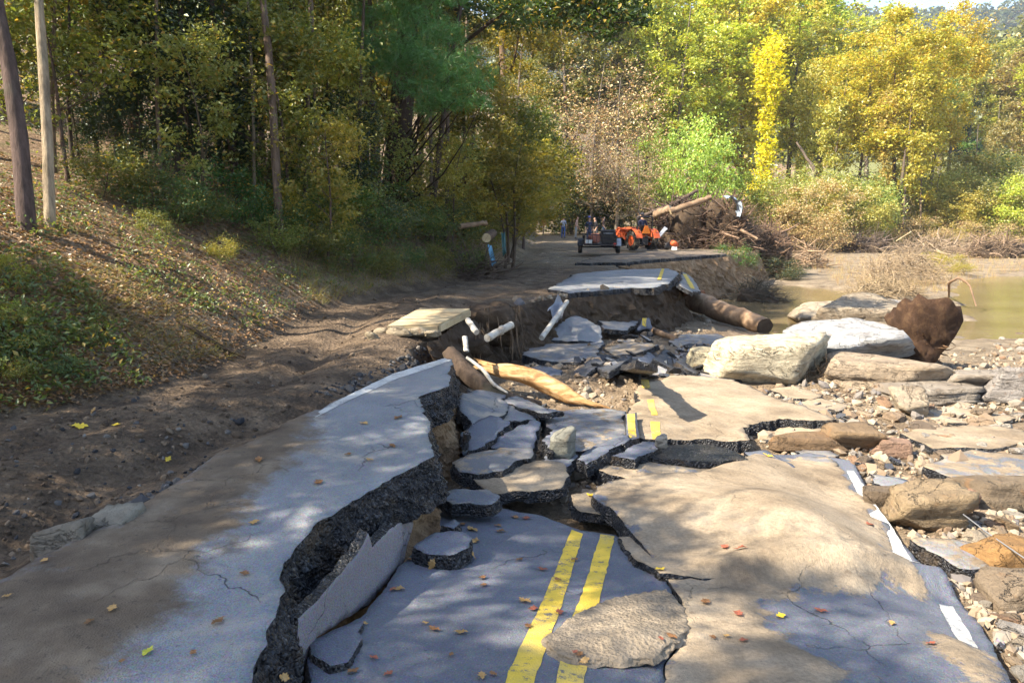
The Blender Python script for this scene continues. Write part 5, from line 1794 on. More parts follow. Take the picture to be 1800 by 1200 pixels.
REG2 = [([(800, 700), (940, 690), (1010, 740), (1000, 820), (900, 850), (780, 840), (800, 760)], 60, (14, 52)), ([(1000, 640), (1230, 610), (1300, 660), (1120, 665)], 100, (14, 50)), ([(1330, 690), (1500, 700), (1500, 770), (1400, 760)], 20, (12, 34)),
        ([(1480, 800), (1640, 820), (1760, 870), (1700, 930), (1560, 880)], 22, (14, 44)), ([(1000, 790), (1340, 780), (1330, 840), (1050, 860)], 20, (12, 36)), ([(1620, 1000), (1790, 1040), (1800, 1190)], 10, (16, 40)), ([(930, 560), (1180, 540), (1180, 600), (930, 640)], 40, (10, 40))]
WHERE2 = ['between the blue slabs at the scarp\'s foot', 'among the folded dark slabs', 'by the thin plates near the cream boulder', 'around the clean-cornered bluish slab', 'by the long sandy slab', 'beside the white edge line', 'under the far pavement']
for (poly, n, (a, bb)), wh in zip(REG2, WHERE2):
    P = np.array(poly, float)
    k = 0
    while k < n:
        q = rs.uniform(P.min(0), P.max(0))
        if poly_sd(np.array([q[0]]), np.array([q[1]]), P)[0] < 0:
            continue
        k += 1
        c = hit(*q)
        t = float((c - CAMP) @ FWD)
        s = rs.uniform(a, bb) * t / FPX / 2
        o = obj('asphalt_flake', flake_me[rs.randint(8)], None, (c[0], c[1], c[2] + s * .12 + .02), (rs.normal() * .42, rs.normal() * .42, rs.uniform(0, 6.28)), (s, s, max(s * .5, .10)))
        tag(o, 'small broken flake of asphalt ' + wh, 'asphalt flake', 'asphalt flakes ' + wh)


# gravel: too small and too many to count
def gravel(name, label, regions, seed, cols_mat, size):
    rs = np.random.RandomState(seed)
    v, f = ico(1)
    mbg = MB()
    for poly, n in regions:
        P = np.array(poly, float)
        A = rs.uniform(P.min(0), P.max(0), (n * 3, 2))
        A = A[poly_sd(A[:, 0], A[:, 1], P) > 0][:n]
        # vectorised hit by marching
        d = np.array([ray(*q) for q in A])
        ts = np.geomspace(2, 70, 260)
        done = np.full(len(A), np.nan)
        for t in ts:
            X_ = CAMP + d * t
            m = np.isnan(done)
            if not m.any():
                break
            bl = X_[m, 2] < H(X_[m, 0], X_[m, 1], True)
            idx = np.where(m)[0][bl]
            done[idx] = t
        ok = ~np.isnan(done)
        C = CAMP + d[ok] * done[ok][:, None]
        C[:, 2] = H(C[:, 0], C[:, 1])
        for c, t in zip(C, done[ok]):
            s = size * rs.lognormal(0, .5) * (0.5 + 0.09 * t)
            vv = v * (1 + rs.uniform(-.3, .3, (len(v), 1))) * np.array((1, rs.uniform(.6, 1), rs.uniform(.4, .7))) * s
            mbg.add(vv @ rotm(rs.uniform(-1, 1), rs.uniform(-1, 1), rs.uniform(0, 6)).T + c + np.array((0, 0, s * .25)), None, f)
    o = mbg.build(name, cols_mat, None, False)
    tag(o, label, 'gravel', None, 'stuff')


def gravel_mat(name, stops):
    N = NT(name)
    g = N.n('NewGeometry').outputs['Random Per Island']
    return N.pbr(N.ramp(g, stops), 0.9, N.bump(N.noise(50, 4), .4, .01), 0.3)


gravel('gravel', 'brown pebbles and grit filling the gaps of the rubble', [([(1330, 690), (1800, 600), (1800, 1200), (1640, 1000), (1500, 850), (1340, 790)], 3400), ([(780, 690), (1000, 660), (1300, 680), (1340, 860), (1050, 900), (770, 860)], 1300), ([(900, 530), (1250, 510), (1250, 660), (920, 650)], 900)], 5,
       gravel_mat('grit_stones', [(0.0, (0.16, 0.11, 0.07)), (0.35, (0.24, 0.18, 0.12)), (0.7, (0.31, 0.26, 0.19)), (1.0, (0.11, 0.10, 0.10))]), 0.022)
gravel('gravel', 'dark crushed stone along the old pavement edge and track', [([(160, 935), (400, 790), (420, 800), (290, 890), (200, 940)], 450), ([(540, 700), (780, 600), (790, 628), (600, 700)], 400), ([(0, 760), (500, 640), (520, 760), (0, 1000)], 130)], 6,
       gravel_mat('crushed_dark_stone', [(0.0, (0.02, 0.02, 0.022)), (0.5, (0.06, 0.058, 0.058)), (0.85, (0.13, 0.115, 0.1)), (1.0, (0.25, 0.22, 0.18))]), 0.016)

gravel('gravel', 'brown mud clods strewn over the wheel track', [([(0, 740), (260, 690), (420, 640), (560, 550), (700, 520), (860, 490), (780, 590), (520, 720), (380, 800), (0, 1000)], 700)], 7,
       gravel_mat('mud_clods', [(0.0, (0.05, 0.034, 0.022)), (0.5, (0.10, 0.07, 0.045)), (1.0, (0.2, 0.145, 0.095))]), 0.014)


# ------------------------------------------------------------------ logs, posts, pipes
def log(name, label, P, r, mat, seed, cat='log', sides=12, endm=None, wob=0.06, group=None, color=None, n=14):
    rs = np.random.RandomState(seed)
    P = np.asarray(P, float)
    f = np.linspace(0, 1, n)
    s = np.linspace(0, 1, len(P))
    pts = np.stack([np.interp(f, s, P[:, c]) for c in range(3)], 1)
    L = np.linalg.norm(P[-1] - P[0])
    pts[1:-1] += rs.normal(size=(n - 2, 3)) * r[0] * 0.08
    loc = pts[0].copy()
    mbl = MB()
    add_tube(mbl, pts - loc, np.interp(f, np.linspace(0, 1, len(r)), r), sides, 0, True, wob, seed, 1 if endm else 0)
    o = mbl.build(name, [mat] + ([endm] if endm else []), None, True, loc, color=color)
    return tag(o, label, cat, group)


def splinter_log():
    rs = np.random.RandomState(3)
    A, B = G(868, 648, -.50), G(1036, 702, -.80)
    n, sd = 40, 22
    f = np.linspace(0, 1, n)
    P = A + (B - A) * f[:, None] + np.stack([0 * f, 0.1 * np.sin(f * 3.0), 0.05 * np.sin(f * 5)], 1)
    L = np.linalg.norm(B - A)
    ax = (B - A) / L
    u = np.cross(ax, (0, 0, 1))
    u /= np.linalg.norm(u)
    v_ = np.cross(u, ax)
    th = np.linspace(0, 2 * np.pi, sd, endpoint=False)
    rb = np.interp(f, [0, .15, .5, .8, 1], [.08, .12, .135, .11, .03])
    V = np.zeros((n, sd, 3))
    for i_ in range(n):
        q = np.c_[np.full(sd, f[i_] * 2.2), np.cos(th) * 2.2, np.sin(th) * 2.2]
        r = rb[i_] * (1 + .38 * fbm(q, 3, 5) + .30 * vnoise(q * np.array((0.7, 4.5, 4.5)), 9))
        r = r * np.where(np.sin(th) > .5, .82, 1)
        V[i_] = P[i_] + u * (np.cos(th) * r)[:, None] + v_ * (np.sin(th) * r)[:, None]
    V[0] += ax * rs.uniform(-.4, .1, (sd, 1))
    V[-1] += ax * rs.uniform(-.1, .5, (sd, 1))
    a = np.arange(n - 1)[:, None] * sd
    b_ = np.arange(sd)[None, :]
    k = (b_ + 1) % sd
    Qd = np.stack([a + b_, a + k, a + sd + k, a + sd + b_], -1).reshape(-1, 4)
    m_ = MB().add(V.reshape(-1, 3) - A, Qd)
    for ring in (V[0], V[-1]):
        m_.add(np.vstack([ring, ring.mean(0)]) - A, None, [(x, (x + 1) % sd, sd) for x in range(sd)])
    tag(m_.build('stripped_log', M['fresh_wood'], None, True, A), 'splintered bare log glowing orange where its bark is gone', 'log')


splinter_log()
log('bark_trunk', 'dark bark-covered trunk sliding into the wash-out above the stripped log', [G(790, 618, -.15), G(822, 660, -.4), G(880, 700, -.62), G(950, 712, -.74)], [.10, .13, .11, .05], M['bark'], 4, color=(0.10, 0.07, 0.05), wob=.16)
log('peeled_branch', 'thin pale peeled branch along the dark trunk', [G(820, 628, -.18), G(850, 650, -.32), G(868, 676, -.45), G(892, 690, -.5)], [.02, .028, .025, .012], M['pvc'], 5, 'branch', 7)
log('river_log', 'thick rust-brown log slanting down to the muddy water', [G(1212, 526, -1.05), G(1280, 552, -1.25), G(1345, 574, -1.4)], [.33, .30, .25], M['old_log'], 6, endm=M['dark_earth'], wob=.08)
log('short_log', 'short brown log wedged under the far pavement', [G(1170, 513, -.75), G(1236, 516, -.85)], [.12, .11], M['rust'], 7, wob=.08)
log('fallen_branch', 'crooked dark branch lying down the bank', [hit(312, 568) + (0, 0, .03), hit(345, 590) + (0, 0, .06), hit(385, 612) + (0, 0, .03), hit(432, 632) + (0, 0, .03)], [.012, .026, .03, .022], M['bark'], 8, 'branch', 7, color=(0.09, 0.06, 0.04))
log('fallen_branch', 'thin twig branch lying on the bank by the mud track', [hit(395, 550) + (0, 0, .03), hit(430, 575) + (0, 0, .05), hit(462, 600) + (0, 0, .02)], [.01, .015, .012], M['bark'], 9, 'branch', 6, color=(0.12, 0.085, 0.06))
tp = 11.6
log('white_pipe', 'straight white pipe sticking out of the earth bank', [at(856, 594, tp - .3), at(899, 571, tp + .3)], [.06, .06], M['pvc'], 10, 'pipe', 14, wob=0)
log('white_pipe', 'short stub of pale broken post under the wooden platform', [at(820, 618, 10.2), at(817, 592, 10.3)], [.035, .038], M['pvc'], 11, 'post', 10, wob=.05)
log('broken_post', 'pale broken post fallen against the platform\'s corner', [at(822, 562, 10.8), at(838, 584, 10.5)], [.04, .045], M['pvc'], 12, 'post', 10, wob=.08)
log('white_pole', 'long white pole leaning against the far road edge', [at(952, 594, 13.3), at(997, 530, 14.6)], [.05, .045], M['pvc'], 13, 'pole', 12, wob=0)
log('wooden_post', 'thin upright stick standing in the far rubble', [G(1113, 572, -1.1), G(1111, 540, -0.72)], [.03, .028], M['plank'], 14, 'post', 7)
log('grey_driftwood', 'weathered grey bough lying across the rubble below the far road', [G(1075, 560, -1.0), G(1130, 575, -1.0), G(1190, 596, -.95)], [.07, .09, .05], M['old_log'], 16, 'log', 8, wob=.15)
log('wire', 'slack dark wire running over the rubble to the frame\'s edge', [hit(1618, 862) + (0, 0, .12), hit(1660, 912) + (0, 0, .16), hit(1735, 985) + (0, 0, .2), hit(1800, 1050) + (0, 0, .25), hit(1860, 1100) + (0, 0, .2)], [.005, .005], M['grey_metal'], 17, 'wire', 5, wob=0, n=20)
log('straw_stalk', 'bent straw-coloured stalk over the tent-shaped rock', [hit(1470, 795) + (0, 0, .02), hit(1500, 770) + (0, 0, .16), hit(1535, 795) + (0, 0, .02)], [.008, .008], M['plank'], 18, 'stalk', 5)

# platform of pale planks
zt = 0.11
c4 = [G(680, 572, zt), G(772, 568, zt), G(826, 542, zt), G(738, 541, zt)]
loc = c4[0].copy()
loc[2] = 0.0
pf = empty('wooden_platform', loc)
tag(pf, 'low platform of pale sunlit planks at the brink of the wash-out', 'platform')
nb = 6
for k in range(nb):
    f0, f1 = k / nb + .004, (k + 1) / nb - .006
    q = [c4[0] + (c4[3] - c4[0]) * f0, c4[1] + (c4[2] - c4[1]) * f0, c4[1] + (c4[2] - c4[1]) * f1, c4[0] + (c4[3] - c4[0]) * f1]
    zz = random.uniform(-.006, .006)
    v = [np.array((*(p - loc)[:2], zt - .035 + zz)) for p in q] + [np.array((*(p - loc)[:2], zt + zz)) for p in q]
    obj('plank', MB().add(v, BOXF).mesh('plank', M['plank']), pf)
for (a, bq) in ((c4[0], c4[1]), (c4[1], c4[2]), (c4[2], c4[3])):
    d = bq - a
    L = np.linalg.norm(d[:2])
    ang = math.atan2(d[1], d[0])
    mid = (a + bq) / 2 - loc
    obj('side_board', add_box(MB(), (0, 0, 0), (L - .05, .04, .09)).mesh('side_board', M['plank']), pf, (mid[0], mid[1], zt - .082), (0, 0, ang))


# earth clump with hanging roots beside the platform
def root_clump(label, px, py, z, dims, seed, n=70, name='root_clump'):
    rs = np.random.RandomState(seed)
    c = G(px, py, z)
    e = empty(name, c)
    tag(e, label, 'root clump')
    V, F = rock_np(seed, dims, 4, 12, 14, 0.2)
    obj('earth_mass', MB().add(V, None, F).mesh('earth_mass', M['dark_earth'], True), e)
    mbk = MB()
    for k in range(n):
        a = rs.uniform(0, 6.28)
        p0 = np.array((math.cos(a) * dims[0] * .8, math.sin(a) * dims[1] * .8, dims[2] * rs.uniform(.2, 1)))
        p1 = p0 * np.array((1.25, 1.25, 1)) - np.array((0, 0, rs.uniform(.3, 1.0)))
        add_tube(mbk, limb_pts(p0, p1, rs, 5), np.linspace(.012, .004, 5) * rs.uniform(.6, 1.8), 4, caps=False)
    obj('roots', mbk.mesh('roots', M['bark'], True), e, color=(0.17, 0.12, 0.08))


root_clump('dark earth clump with hanging roots behind the straight white pipe', 868, 566, -0.18, (0.55, 0.4, 0.3), 81)
root_clump('eroded dark bank of soil and rootlets under the platform corner', 800, 605, -0.42, (0.55, 0.35, 0.3), 83, 50)
# ------------------------------------------------------------------ debris piles on the flood plain
def debris(label, px, t, wpx, hpx, seed, color, ntw=700, twl=(0.5, 1.6), name='debris_pile', depth=0.7, zb=None, core=True, spiky=1.0, thick=.03):
    rs = np.random.RandomState(seed)
    c = at(px, 440, t)
    zb = Hs(c[0], c[1]) if zb is None else zb
    hw, hh = wpx * t / FPX / 2, hpx * t / FPX
    e = empty(name, (c[0], c[1], zb))
    tag(e, label, 'debris pile')
    if core:
        V, F = rock_np(seed, (hw * .85, hw * depth * .85, hh * .8), 4, 14, 10, 0.28)
        V[:, 2] = np.maximum(V[:, 2], -0.3)
        obj('packed_core', MB().add(V, None, F).mesh('packed_core', M['dark_earth'], True), e)
    mbt = MB()
    for k in range(ntw):
        d = rs.normal(size=3)
        d[2] = abs(d[2])
        d /= np.linalg.norm(d)
        p0 = d * np.array((hw, hw * depth, hh)) * rs.uniform(.45, .95)
        a = rs.normal(size=3) * np.array((1, 1, .55)) + d * .6 * spiky
        a /= np.linalg.norm(a)
        p1 = p0 + a * rs.uniform(*twl)
        p1[2] = max(p1[2], -.05)
        r = thick * rs.lognormal(-.3, .6)
        add_tube(mbt, limb_pts(p0, p1, rs, 4, 0), np.linspace(r, r * .3, 4), 4, caps=False)
    o = obj('twigs', mbt.mesh('twigs', M['bark'], True), e, color=color)
    o['kind'] = 'stuff'
    return e


debris('dark tangle of flood debris behind the tractor', 1205, 41, 150, 92, 1, (0.15, 0.10, 0.075), 1500)
debris('tall brown root wad at the middle of the debris heap', 1275, 40, 105, 100, 2, (0.32, 0.21, 0.14), 1400, (.3, 1.1), spiky=1.6, thick=.022)
debris('reddish brown brush tangle sloping to the flood plain', 1345, 41, 110, 96, 3, (0.28, 0.18, 0.12), 1500, (.4, 1.3), thick=.02)
debris('dark driftwood heap at the foot of the golden tree', 1515, 66, 110, 34, 4, (0.2, 0.15, 0.12), 420, (.6, 2.2))
debris('pale brush heap on the sandbank above the boulders', 1590, 37, 170, 60, 5, (0.42, 0.31, 0.19), 1000, (.3, 1.2), core=False, spiky=.4, thick=.014, name='brush_heap')
debris('tan brush lying between water and pale brush heap', 1560, 31, 150, 28, 6, (0.40, 0.30, 0.18), 700, (.3, 1.0), core=False, spiky=.3, thick=.012, name='brush_heap')
debris('brown driftwood tangle by the far river bend', 1745, 58, 120, 40, 7, (0.34, 0.24, 0.16), 450, (.5, 1.8), spiky=1.2)
debris('sun-bleached driftwood at the end of the debris heap', 1425, 47, 60, 42, 8, (0.42, 0.29, 0.18), 260, (.4, 1.4), core=False)
debris('low line of driftwood along the far sandbank', 1640, 64, 160, 26, 9, (0.36, 0.27, 0.18), 420, (.5, 2.0), core=False)
debris('dry twigs caught between the boulders and the cream rock', 1470, 16.5, 60, 26, 10, (0.33, 0.24, 0.15), 180, (.15, .5), core=False, thick=.008, name='brush_heap')
debris('brown sticks and straw in front of the cream boulder', 1455, 11.5, 80, 24, 11, (0.35, 0.25, 0.15), 160, (.12, .45), core=False, thick=.007, name='brush_heap')
debris('tangle of sticks against the bank beside the track', 835, 21, 110, 40, 12, (0.17, 0.12, 0.09), 320, (.3, 1.2), core=False, thick=.014, name='brush_heap')
debris('twiggy dark bank of brush under the far road\'s end', 1335, 30, 120, 52, 13, (0.12, 0.10, 0.07), 700, (.3, 1.0), thick=.013, name='brush_heap')
td = 38.5
log('debris_log', 'long tan log lying aslant on top of the debris heap', [at(1178, 372, td), at(1250, 347, td)], [.17, .14], M['old_log'], 21, endm=M['plank'])
log('debris_log', 'darker log behind the long tan one on the heap', [at(1120, 384, 40), at(1185, 358, 40.5), at(1225, 335, 41)], [.12, .12, .09], M['bark'], 22, color=(0.14, 0.1, 0.075))
log('debris_log', 'short split log poking from the front of the heap', [at(1302, 404, 37.5), at(1332, 420, 37)], [.08, .05], M['old_log'], 23)
log('debris_log', 'stout brown log low in the debris behind the tractor', [at(1150, 378, 39.5), at(1180, 366, 39)], [.22, .2], M['old_log'], 24, endm=M['plank'])
log('driftwood_log', 'pale driftwood log on the far sandbank', [hit(1430, 432) + (0, 0, .15), hit(1530, 436) + (0, 0, .15)], [.16, .1], M['old_log'], 25)
log('arched_branch', 'pale arched branch curving up beside the river pool', [hit(1668, 520) + (0, 0, 0), at(1668, 496, 27.2), at(1686, 488, 27), at(1704, 500, 26.8), at(1716, 538, 26.5)], [.04, .05, .05, .04, .025], M['old_log'], 26, 'branch', 9)
log('dead_snag', 'bare leaning snag before the river woods', [hit(1480, 372), at(1440, 310, 74), at(1400, 250, 75)], [.22, .18, .1], M['bark'], 27, 'tree trunk', 8, color=(0.16, 0.12, 0.09))
log('dead_snag', 'thin dark snag standing by the brown vine cone', [hit(1580, 390), at(1584, 330, 76), at(1592, 260, 77)], [.2, .17, .1], M['bark'], 28, 'tree trunk', 8, color=(0.12, 0.09, 0.065))
log('pale_snag', 'white barkless stick leaning in the pale brush heap', [at(1575, 424, 40), at(1602, 407, 40)], [.03, .02], M['plank'], 29, 'branch', 6)


def sheet(name, label, corners, nu, nv, amp, mat, seed, cat, thick=0.012):
    """crumpled sheet between four corner points"""
    c = [np.asarray(q, float) for q in corners]
    u, v = np.meshgrid(np.linspace(0, 1, nu), np.linspace(0, 1, nv))
    u, v = u.ravel()[:, None], v.ravel()[:, None]
    P = c[0] * (1 - u) * (1 - v) + c[1] * u * (1 - v) + c[2] * u * v + c[3] * (1 - u) * v
    n = np.cross(c[1] - c[0], c[3] - c[0])
    n /= np.linalg.norm(n)
    loc = P.mean(0)
    S_ = np.linalg.norm(c[1] - c[0])
    P = P + n * (amp * fbm(np.c_[u * 4, v * 4, np.full(len(u), seed)], 3, seed))[:, None] + amp * .5 * np.sin(v * np.pi) * n
    a = np.arange(nv - 1)[:, None] * nu
    b = np.arange(nu - 1)[None, :]
    Qd = np.stack([a + b, a + b + 1, a + nu + b + 1, a + nu + b], -1).reshape(-1, 4)
    mbs = MB().add(P - loc, Qd).add(P - loc - n * thick, Qd[:, ::-1])
    return tag(mbs.build(name, mat, None, True, loc), label, cat)


def draped_tarp():
    u, v = np.meshgrid(np.linspace(0, 1, 18), np.linspace(0, 1, 14))
    u, v = u.ravel(), v.ravel()
    a = R(115) - u * R(135)
    c = at(1282, 372, 38.6)
    rr = 0.62 * (1 + .12 * vnoise(np.c_[u * 5, v * 5, 0 * u], 3) + .06 * vnoise(np.c_[u * 13, v * 13, 0 * u], 4))
    P = np.stack([np.cos(a) * rr * .8, (v - .5) * .9 + .15 * np.sin(u * 7), np.sin(a) * rr * 1.25], 1)
    q = np.arange(13)[:, None] * 18
    w_ = np.arange(17)[None, :]
    Qd = np.stack([q + w_, q + w_ + 1, q + 19 + w_, q + 18 + w_], -1).reshape(-1, 4)
    tag(MB().add(P, Qd).add(P * .98, Qd[:, ::-1]).build('tarp', M['tarp'], None, True, c), 'pale blue tarp draped over the top of the debris heap', 'tarp')


draped_tarp()
sheet('blue_shred', 'shred of blue plastic caught on the bank below the cut log end', [at(857, 432, 21), at(864, 430, 21), at(872, 462, 20.6), at(864, 466, 20.6)], 6, 14, .12, M['blue_tarp'], 4, 'plastic shred')
sheet('blue_shred', 'teal plastic strip hanging further along the bank', [at(881, 410, 22), at(888, 410, 22), at(890, 446, 21.6), at(884, 450, 21.6)], 6, 12, .12, plain('teal_plastic', (0.03, 0.09, 0.085), .6), 5, 'plastic shred')
sheet('plastic_sheet', 'crumpled clear grey plastic sheet hung on the white pole', [at(962, 545, 14.6), at(985, 519, 15.2), at(1000, 528, 15.1), at(985, 560, 14.3)], 10, 10, .2, plain('grey_plastic', (0.2, 0.215, 0.25), .3), 6, 'plastic sheet')
sheet('orange_netting', 'strip of faded orange netting hanging by the verge bushes', [at(945, 362, 40), at(951, 360, 40), at(961, 394, 39.5), at(955, 398, 39.5)], 5, 10, .12, plain('faded_orange', (0.62, 0.2, 0.07), .7), 7, 'netting')
sheet('metal_sheet', 'tilted grey sheet of metal leaning behind the tractor', [at(1147, 425, 38), at(1152, 428, 37.8), at(1174, 402, 38.3), at(1168, 398, 38.5)], 6, 6, .04, M['grey_metal'], 8, 'metal sheet', .03)
log('cut_log', 'sawn log end showing pale rings in the bank', [at(855, 418, 20.8), at(866, 410, 22.0)], [.13, .13], M['bark'], 31, 'log', 14, M['plank'], 0.02, color=(0.15, 0.1, 0.07))
log('cut_log', 'second cut log lying in the bank brush below the leaning trunk', [at(808, 398, 21), at(855, 392, 21.5)], [.08, .07], M['old_log'], 32, 'log', 10)

# ------------------------------------------------------------------ utility trailer
b = G(1057, 449, 0.0)
tr = empty('utility_trailer', (b[0], b[1] + .6, 0.02), R(-4))
tag(tr, 'small black utility trailer with mesh gate and load, parked on the road', 'trailer')
BM, GM = M['black_metal'], M['grey_metal']
mbx = MB()
add_box(mbx, (0, 0.9, .42), (1.36, 2.6, .06))
obj('bed', mbx.mesh('bed', BM), tr)
for sx in (-1, 1):
    mbx = MB()
    for z in (.62, .80):
        add_box(mbx, (sx * .68, .9, z), (.04, 2.6, .04))
    for y in (-.38, .25, .9, 1.55, 2.18):
        add_box(mbx, (sx * .68, y, .61), (.045, .045, .38))
    obj('side_rail', mbx.mesh('side_rail', BM), tr)
    w_ = empty('wheel', (sx * .83, .75, .29))
    w_.parent = tr
    mbx = MB()
    add_lathe(mbx, [(.17, -.085), (.26, -.09), (.285, -.05), (.29, 0), (.285, .05), (.26, .09), (.17, .085), (.17, -.085)], (0, 0, 0), 'x', 22)
    obj('tyre', mbx.mesh('tyre', M['tyre'], True), w_)
    mbx = MB()
    add_lathe(mbx, [(.001, -.04), (.06, -.05), (.16, -.03), (.175, -.08), (.175, .08), (.16, .03), (.06, .05), (.001, .04)], (0, 0, 0), 'x', 18)
    obj('rim', mbx.mesh('rim', M['grey_metal'], True), w_)
    mbx = MB()
    ang = np.linspace(R(10), R(170), 9)
    for a0, a1 in zip(ang[:-1], ang[1:]):
        am = (a0 + a1) / 2
        add_box(mbx, (sx * .83, .75 + math.cos(am) * .36, .29 + math.sin(am) * .36), (.24, .14, .018), (am - math.pi / 2, 0, 0))
    obj('fender', mbx.mesh('fender', BM if sx < 0 else M['grey_metal']), tr)  # light falling on that side is put into the fender's grey
    mbx = MB()
    add_box(mbx, (sx * .62, -.425, .47), (.12, .03, .07))
    obj('tail_light', mbx.mesh('tail_light', plain('red_lens', (.35, .02, .015), .25, dirt=.1)), tr)
mbx = MB()
for x in (-.68, -.36, 0, .36, .68):
    add_box(mbx, (x * .98, -.47, 1.02), (.035, .035, 1.15))
for z in (.46, .85, 1.22, 1.58):
    add_box(mbx, (0, -.47, z), (1.36, .036, .036))
obj('ramp_gate', mbx.mesh('ramp_gate', BM), tr, (-.34, 0, 0), None, (.5, 1, 1))
mbx = MB()
add_tube(mbx, [(-.5, 2.2, .42), (0, 3.3, .44)], .035, 8)
add_tube(mbx, [(.5, 2.2, .42), (0, 3.3, .44)], .035, 8)
add_tube(mbx, [(0, 3.1, .45), (0, 3.7, .47)], .04, 8)
obj('tow_bar', mbx.mesh('tow_bar', BM), tr)
obj('axle', add_tube(MB(), [(-.8, .75, .29), (.8, .75, .29)], .035, 8).mesh('axle', BM), tr)
obj('licence_plate', add_box(MB(), (-.48, -.44, .56), (.3, .01, .15)).mesh('licence_plate', M['white_plastic']), tr)
# load on the trailer
tb = empty('equipment_bin', (b[0] + .38, b[1] + .95, .47), R(-4))
tag(tb, 'black equipment bin loaded on the trailer', 'bin')
mbx = MB()
add_box(mbx, (0, 0, .28), (.55, .7, .52), taper=(1.12, 1.1))
obj('tub', mbx.mesh('tub', M['black_metal']), tb)
obj('lid', add_box(MB(), (0, 0, .57), (.66, .82, .06), taper=(.9, .92)).mesh('lid', M['black_metal']), tb)
obj('handle', add_tube(MB(), [(-.2, -.44, .45), (-.2, -.5, .45), (.2, -.5, .45), (.2, -.44, .45)], .015, 6).mesh('handle', GM), tb)
V, F = rock_np(91, (.28, .42, .26), 3, 14, 8, .12)
tag(obj('sack', MB().add(V, None, F).mesh('sack', cloth('red_brown_sack', (.24, .085, .055)), True), None, (b[0] - .22, b[1] + .9, .70)), 'bulging red-brown sack lying in the trailer', 'sack')

# ------------------------------------------------------------------ orange tractor
b = G(1130, 441, 0.0)
tc = empty('tractor', (b[0], b[1] + .3, .02), R(24))
tag(tc, 'orange compact tractor seen from behind with front loader raised a little', 'tractor')
OR = M['orange']


def wheel(parent, x, y, r, wd, lugs):
    w_ = empty('wheel', (x, y, r))
    w_.parent = parent
    m1 = MB()
    h = wd / 2
    add_lathe(m1, [(r * .55, -h * .9), (r * .86, -h), (r * .95, -h * .8), (r * .96, 0), (r * .95, h * .8), (r * .86, h), (r * .55, h * .9), (r * .55, -h * .9)], (0, 0, 0), 'x', 26)
    for k in range(lugs):
        a = k * 2 * math.pi / lugs
        for s in (-1, 1):
            aa = a + (0 if s < 0 else math.pi / lugs)
            add_box(m1, (s * h * .5, math.cos(aa) * r * .965, math.sin(aa) * r * .965), (h * 1.0, r * .1, r * .09), (aa - math.pi / 2, 0, s * .5))
    obj('tyre', m1.mesh('tyre', M['tyre'], False), w_)
    m2 = MB()
    add_lathe(m2, [(.001, -h * .4), (r * .2, -h * .5), (r * .45, -h * .25), (r * .57, -h * .8), (r * .57, h * .8), (r * .45, h * .25), (r * .2, h * .5), (.001, h * .4)], (0, 0, 0), 'x', 20)
    obj('rim', m2.mesh('rim', M['orange'], True), w_)


for sx in (-1, 1):
    wheel(tc, sx * .52, 0, .47, .30, 14)
    wheel(tc, sx * .48, 1.55, .30, .2, 12)
    m_ = MB()
    ang = np.linspace(R(20), R(165), 10)
    for a0, a1 in zip(ang[:-1], ang[1:]):
        am = (a0 + a1) / 2
        add_box(m_, (sx * .50, math.cos(am) * .55, .47 + math.sin(am) * .55), (.34, .2, .03), (am - math.pi / 2, 0, 0))
    add_box(m_, (sx * .34, .02, .82), (.03, .8, .35), taper=(1, .6))
    obj('fender', m_.mesh('fender', OR), tc)
    m_ = MB()
    add_tube(m_, [(sx * .38, .75, .95), (sx * .42, 1.5, 1.05), (sx * .42, 2.1, .55), (sx * .42, 2.35, .4)], .055, 6)
    add_tube(m_, [(sx * .38, .75, .45), (sx * .38, .75, 1.0)], .06, 6)
    add_tube(m_, [(sx * .42, .85, .5), (sx * .42, 1.65, .95)], .035, 8)
    obj('loader_arm', m_.mesh('loader_arm', OR), tc)
    obj('roll_bar_post', add_tube(MB(), [(sx * .42, -.18, .6), (sx * .42, -.2, 1.55)], .035, 8).mesh('roll_bar_post', M['black_metal']), tc)
    obj('rear_lamp', add_box(MB(), (sx * .48, -.42, .93), (.1, .05, .07)).mesh('rear_lamp', plain('amber_lens', (.6, .18, .02), .3, dirt=.1)), tc)
obj('roll_bar', add_tube(MB(), [(-.42, -.2, 1.54), (-.36, -.2, 1.6), (.36, -.2, 1.6), (.42, -.2, 1.54)], .035, 8).mesh('roll_bar', M['black_metal']), tc)
secs = [(.55, .30, .62, 1.08), (1.0, .31, .6, 1.1), (1.6, .29, .58, 1.05), (1.95, .25, .6, .98), (2.02, .2, .64, .92)]
V = []
for y, hw, z0, z1 in secs:
    V += [(-hw, y, z0), (-hw, y, z1 - .1), (-hw * .75, y, z1), (hw * .75, y, z1), (hw, y, z1 - .1), (hw, y, z0)]
V = np.array(V)
Qd = [(i * 6 + j, i * 6 + (j + 1) % 6, i * 6 + 6 + (j + 1) % 6, i * 6 + 6 + j) for i in range(4) for j in range(6)]
m_ = MB().add(V, Qd)
for s0 in (0, 24):
    m_.add(V[s0:s0 + 6], [(0, 1, 4, 5), (1, 2, 3, 4)])
hd = obj('hood', m_.mesh('hood', OR), tc)
obj('grille', add_box(MB(), (0, 2.03, .76), (.34, .03, .22)).mesh('grille', M['black_metal']), hd)
m_ = MB()
add_box(m_, (0, .3, .45), (.36, 1.1, .36))
add_box(m_, (0, 1.3, .42), (.3, 1.4, .26))
add_tube(m_, [(-.5, 0, .47), (.5, 0, .47)], .08, 10)
add_tube(m_, [(-.46, 1.55, .3), (.46, 1.55, .3)], .045, 8)
obj('chassis', m_.mesh('chassis', M['black_metal']), tc)
m_ = MB()
add_box(m_, (0, .05, .82), (.46, .42, .1), taper=(.92, .92))
add_box(m_, (0, -.14, 1.02), (.44, .08, .36), (.12, 0, 0), taper=(.85, 1))
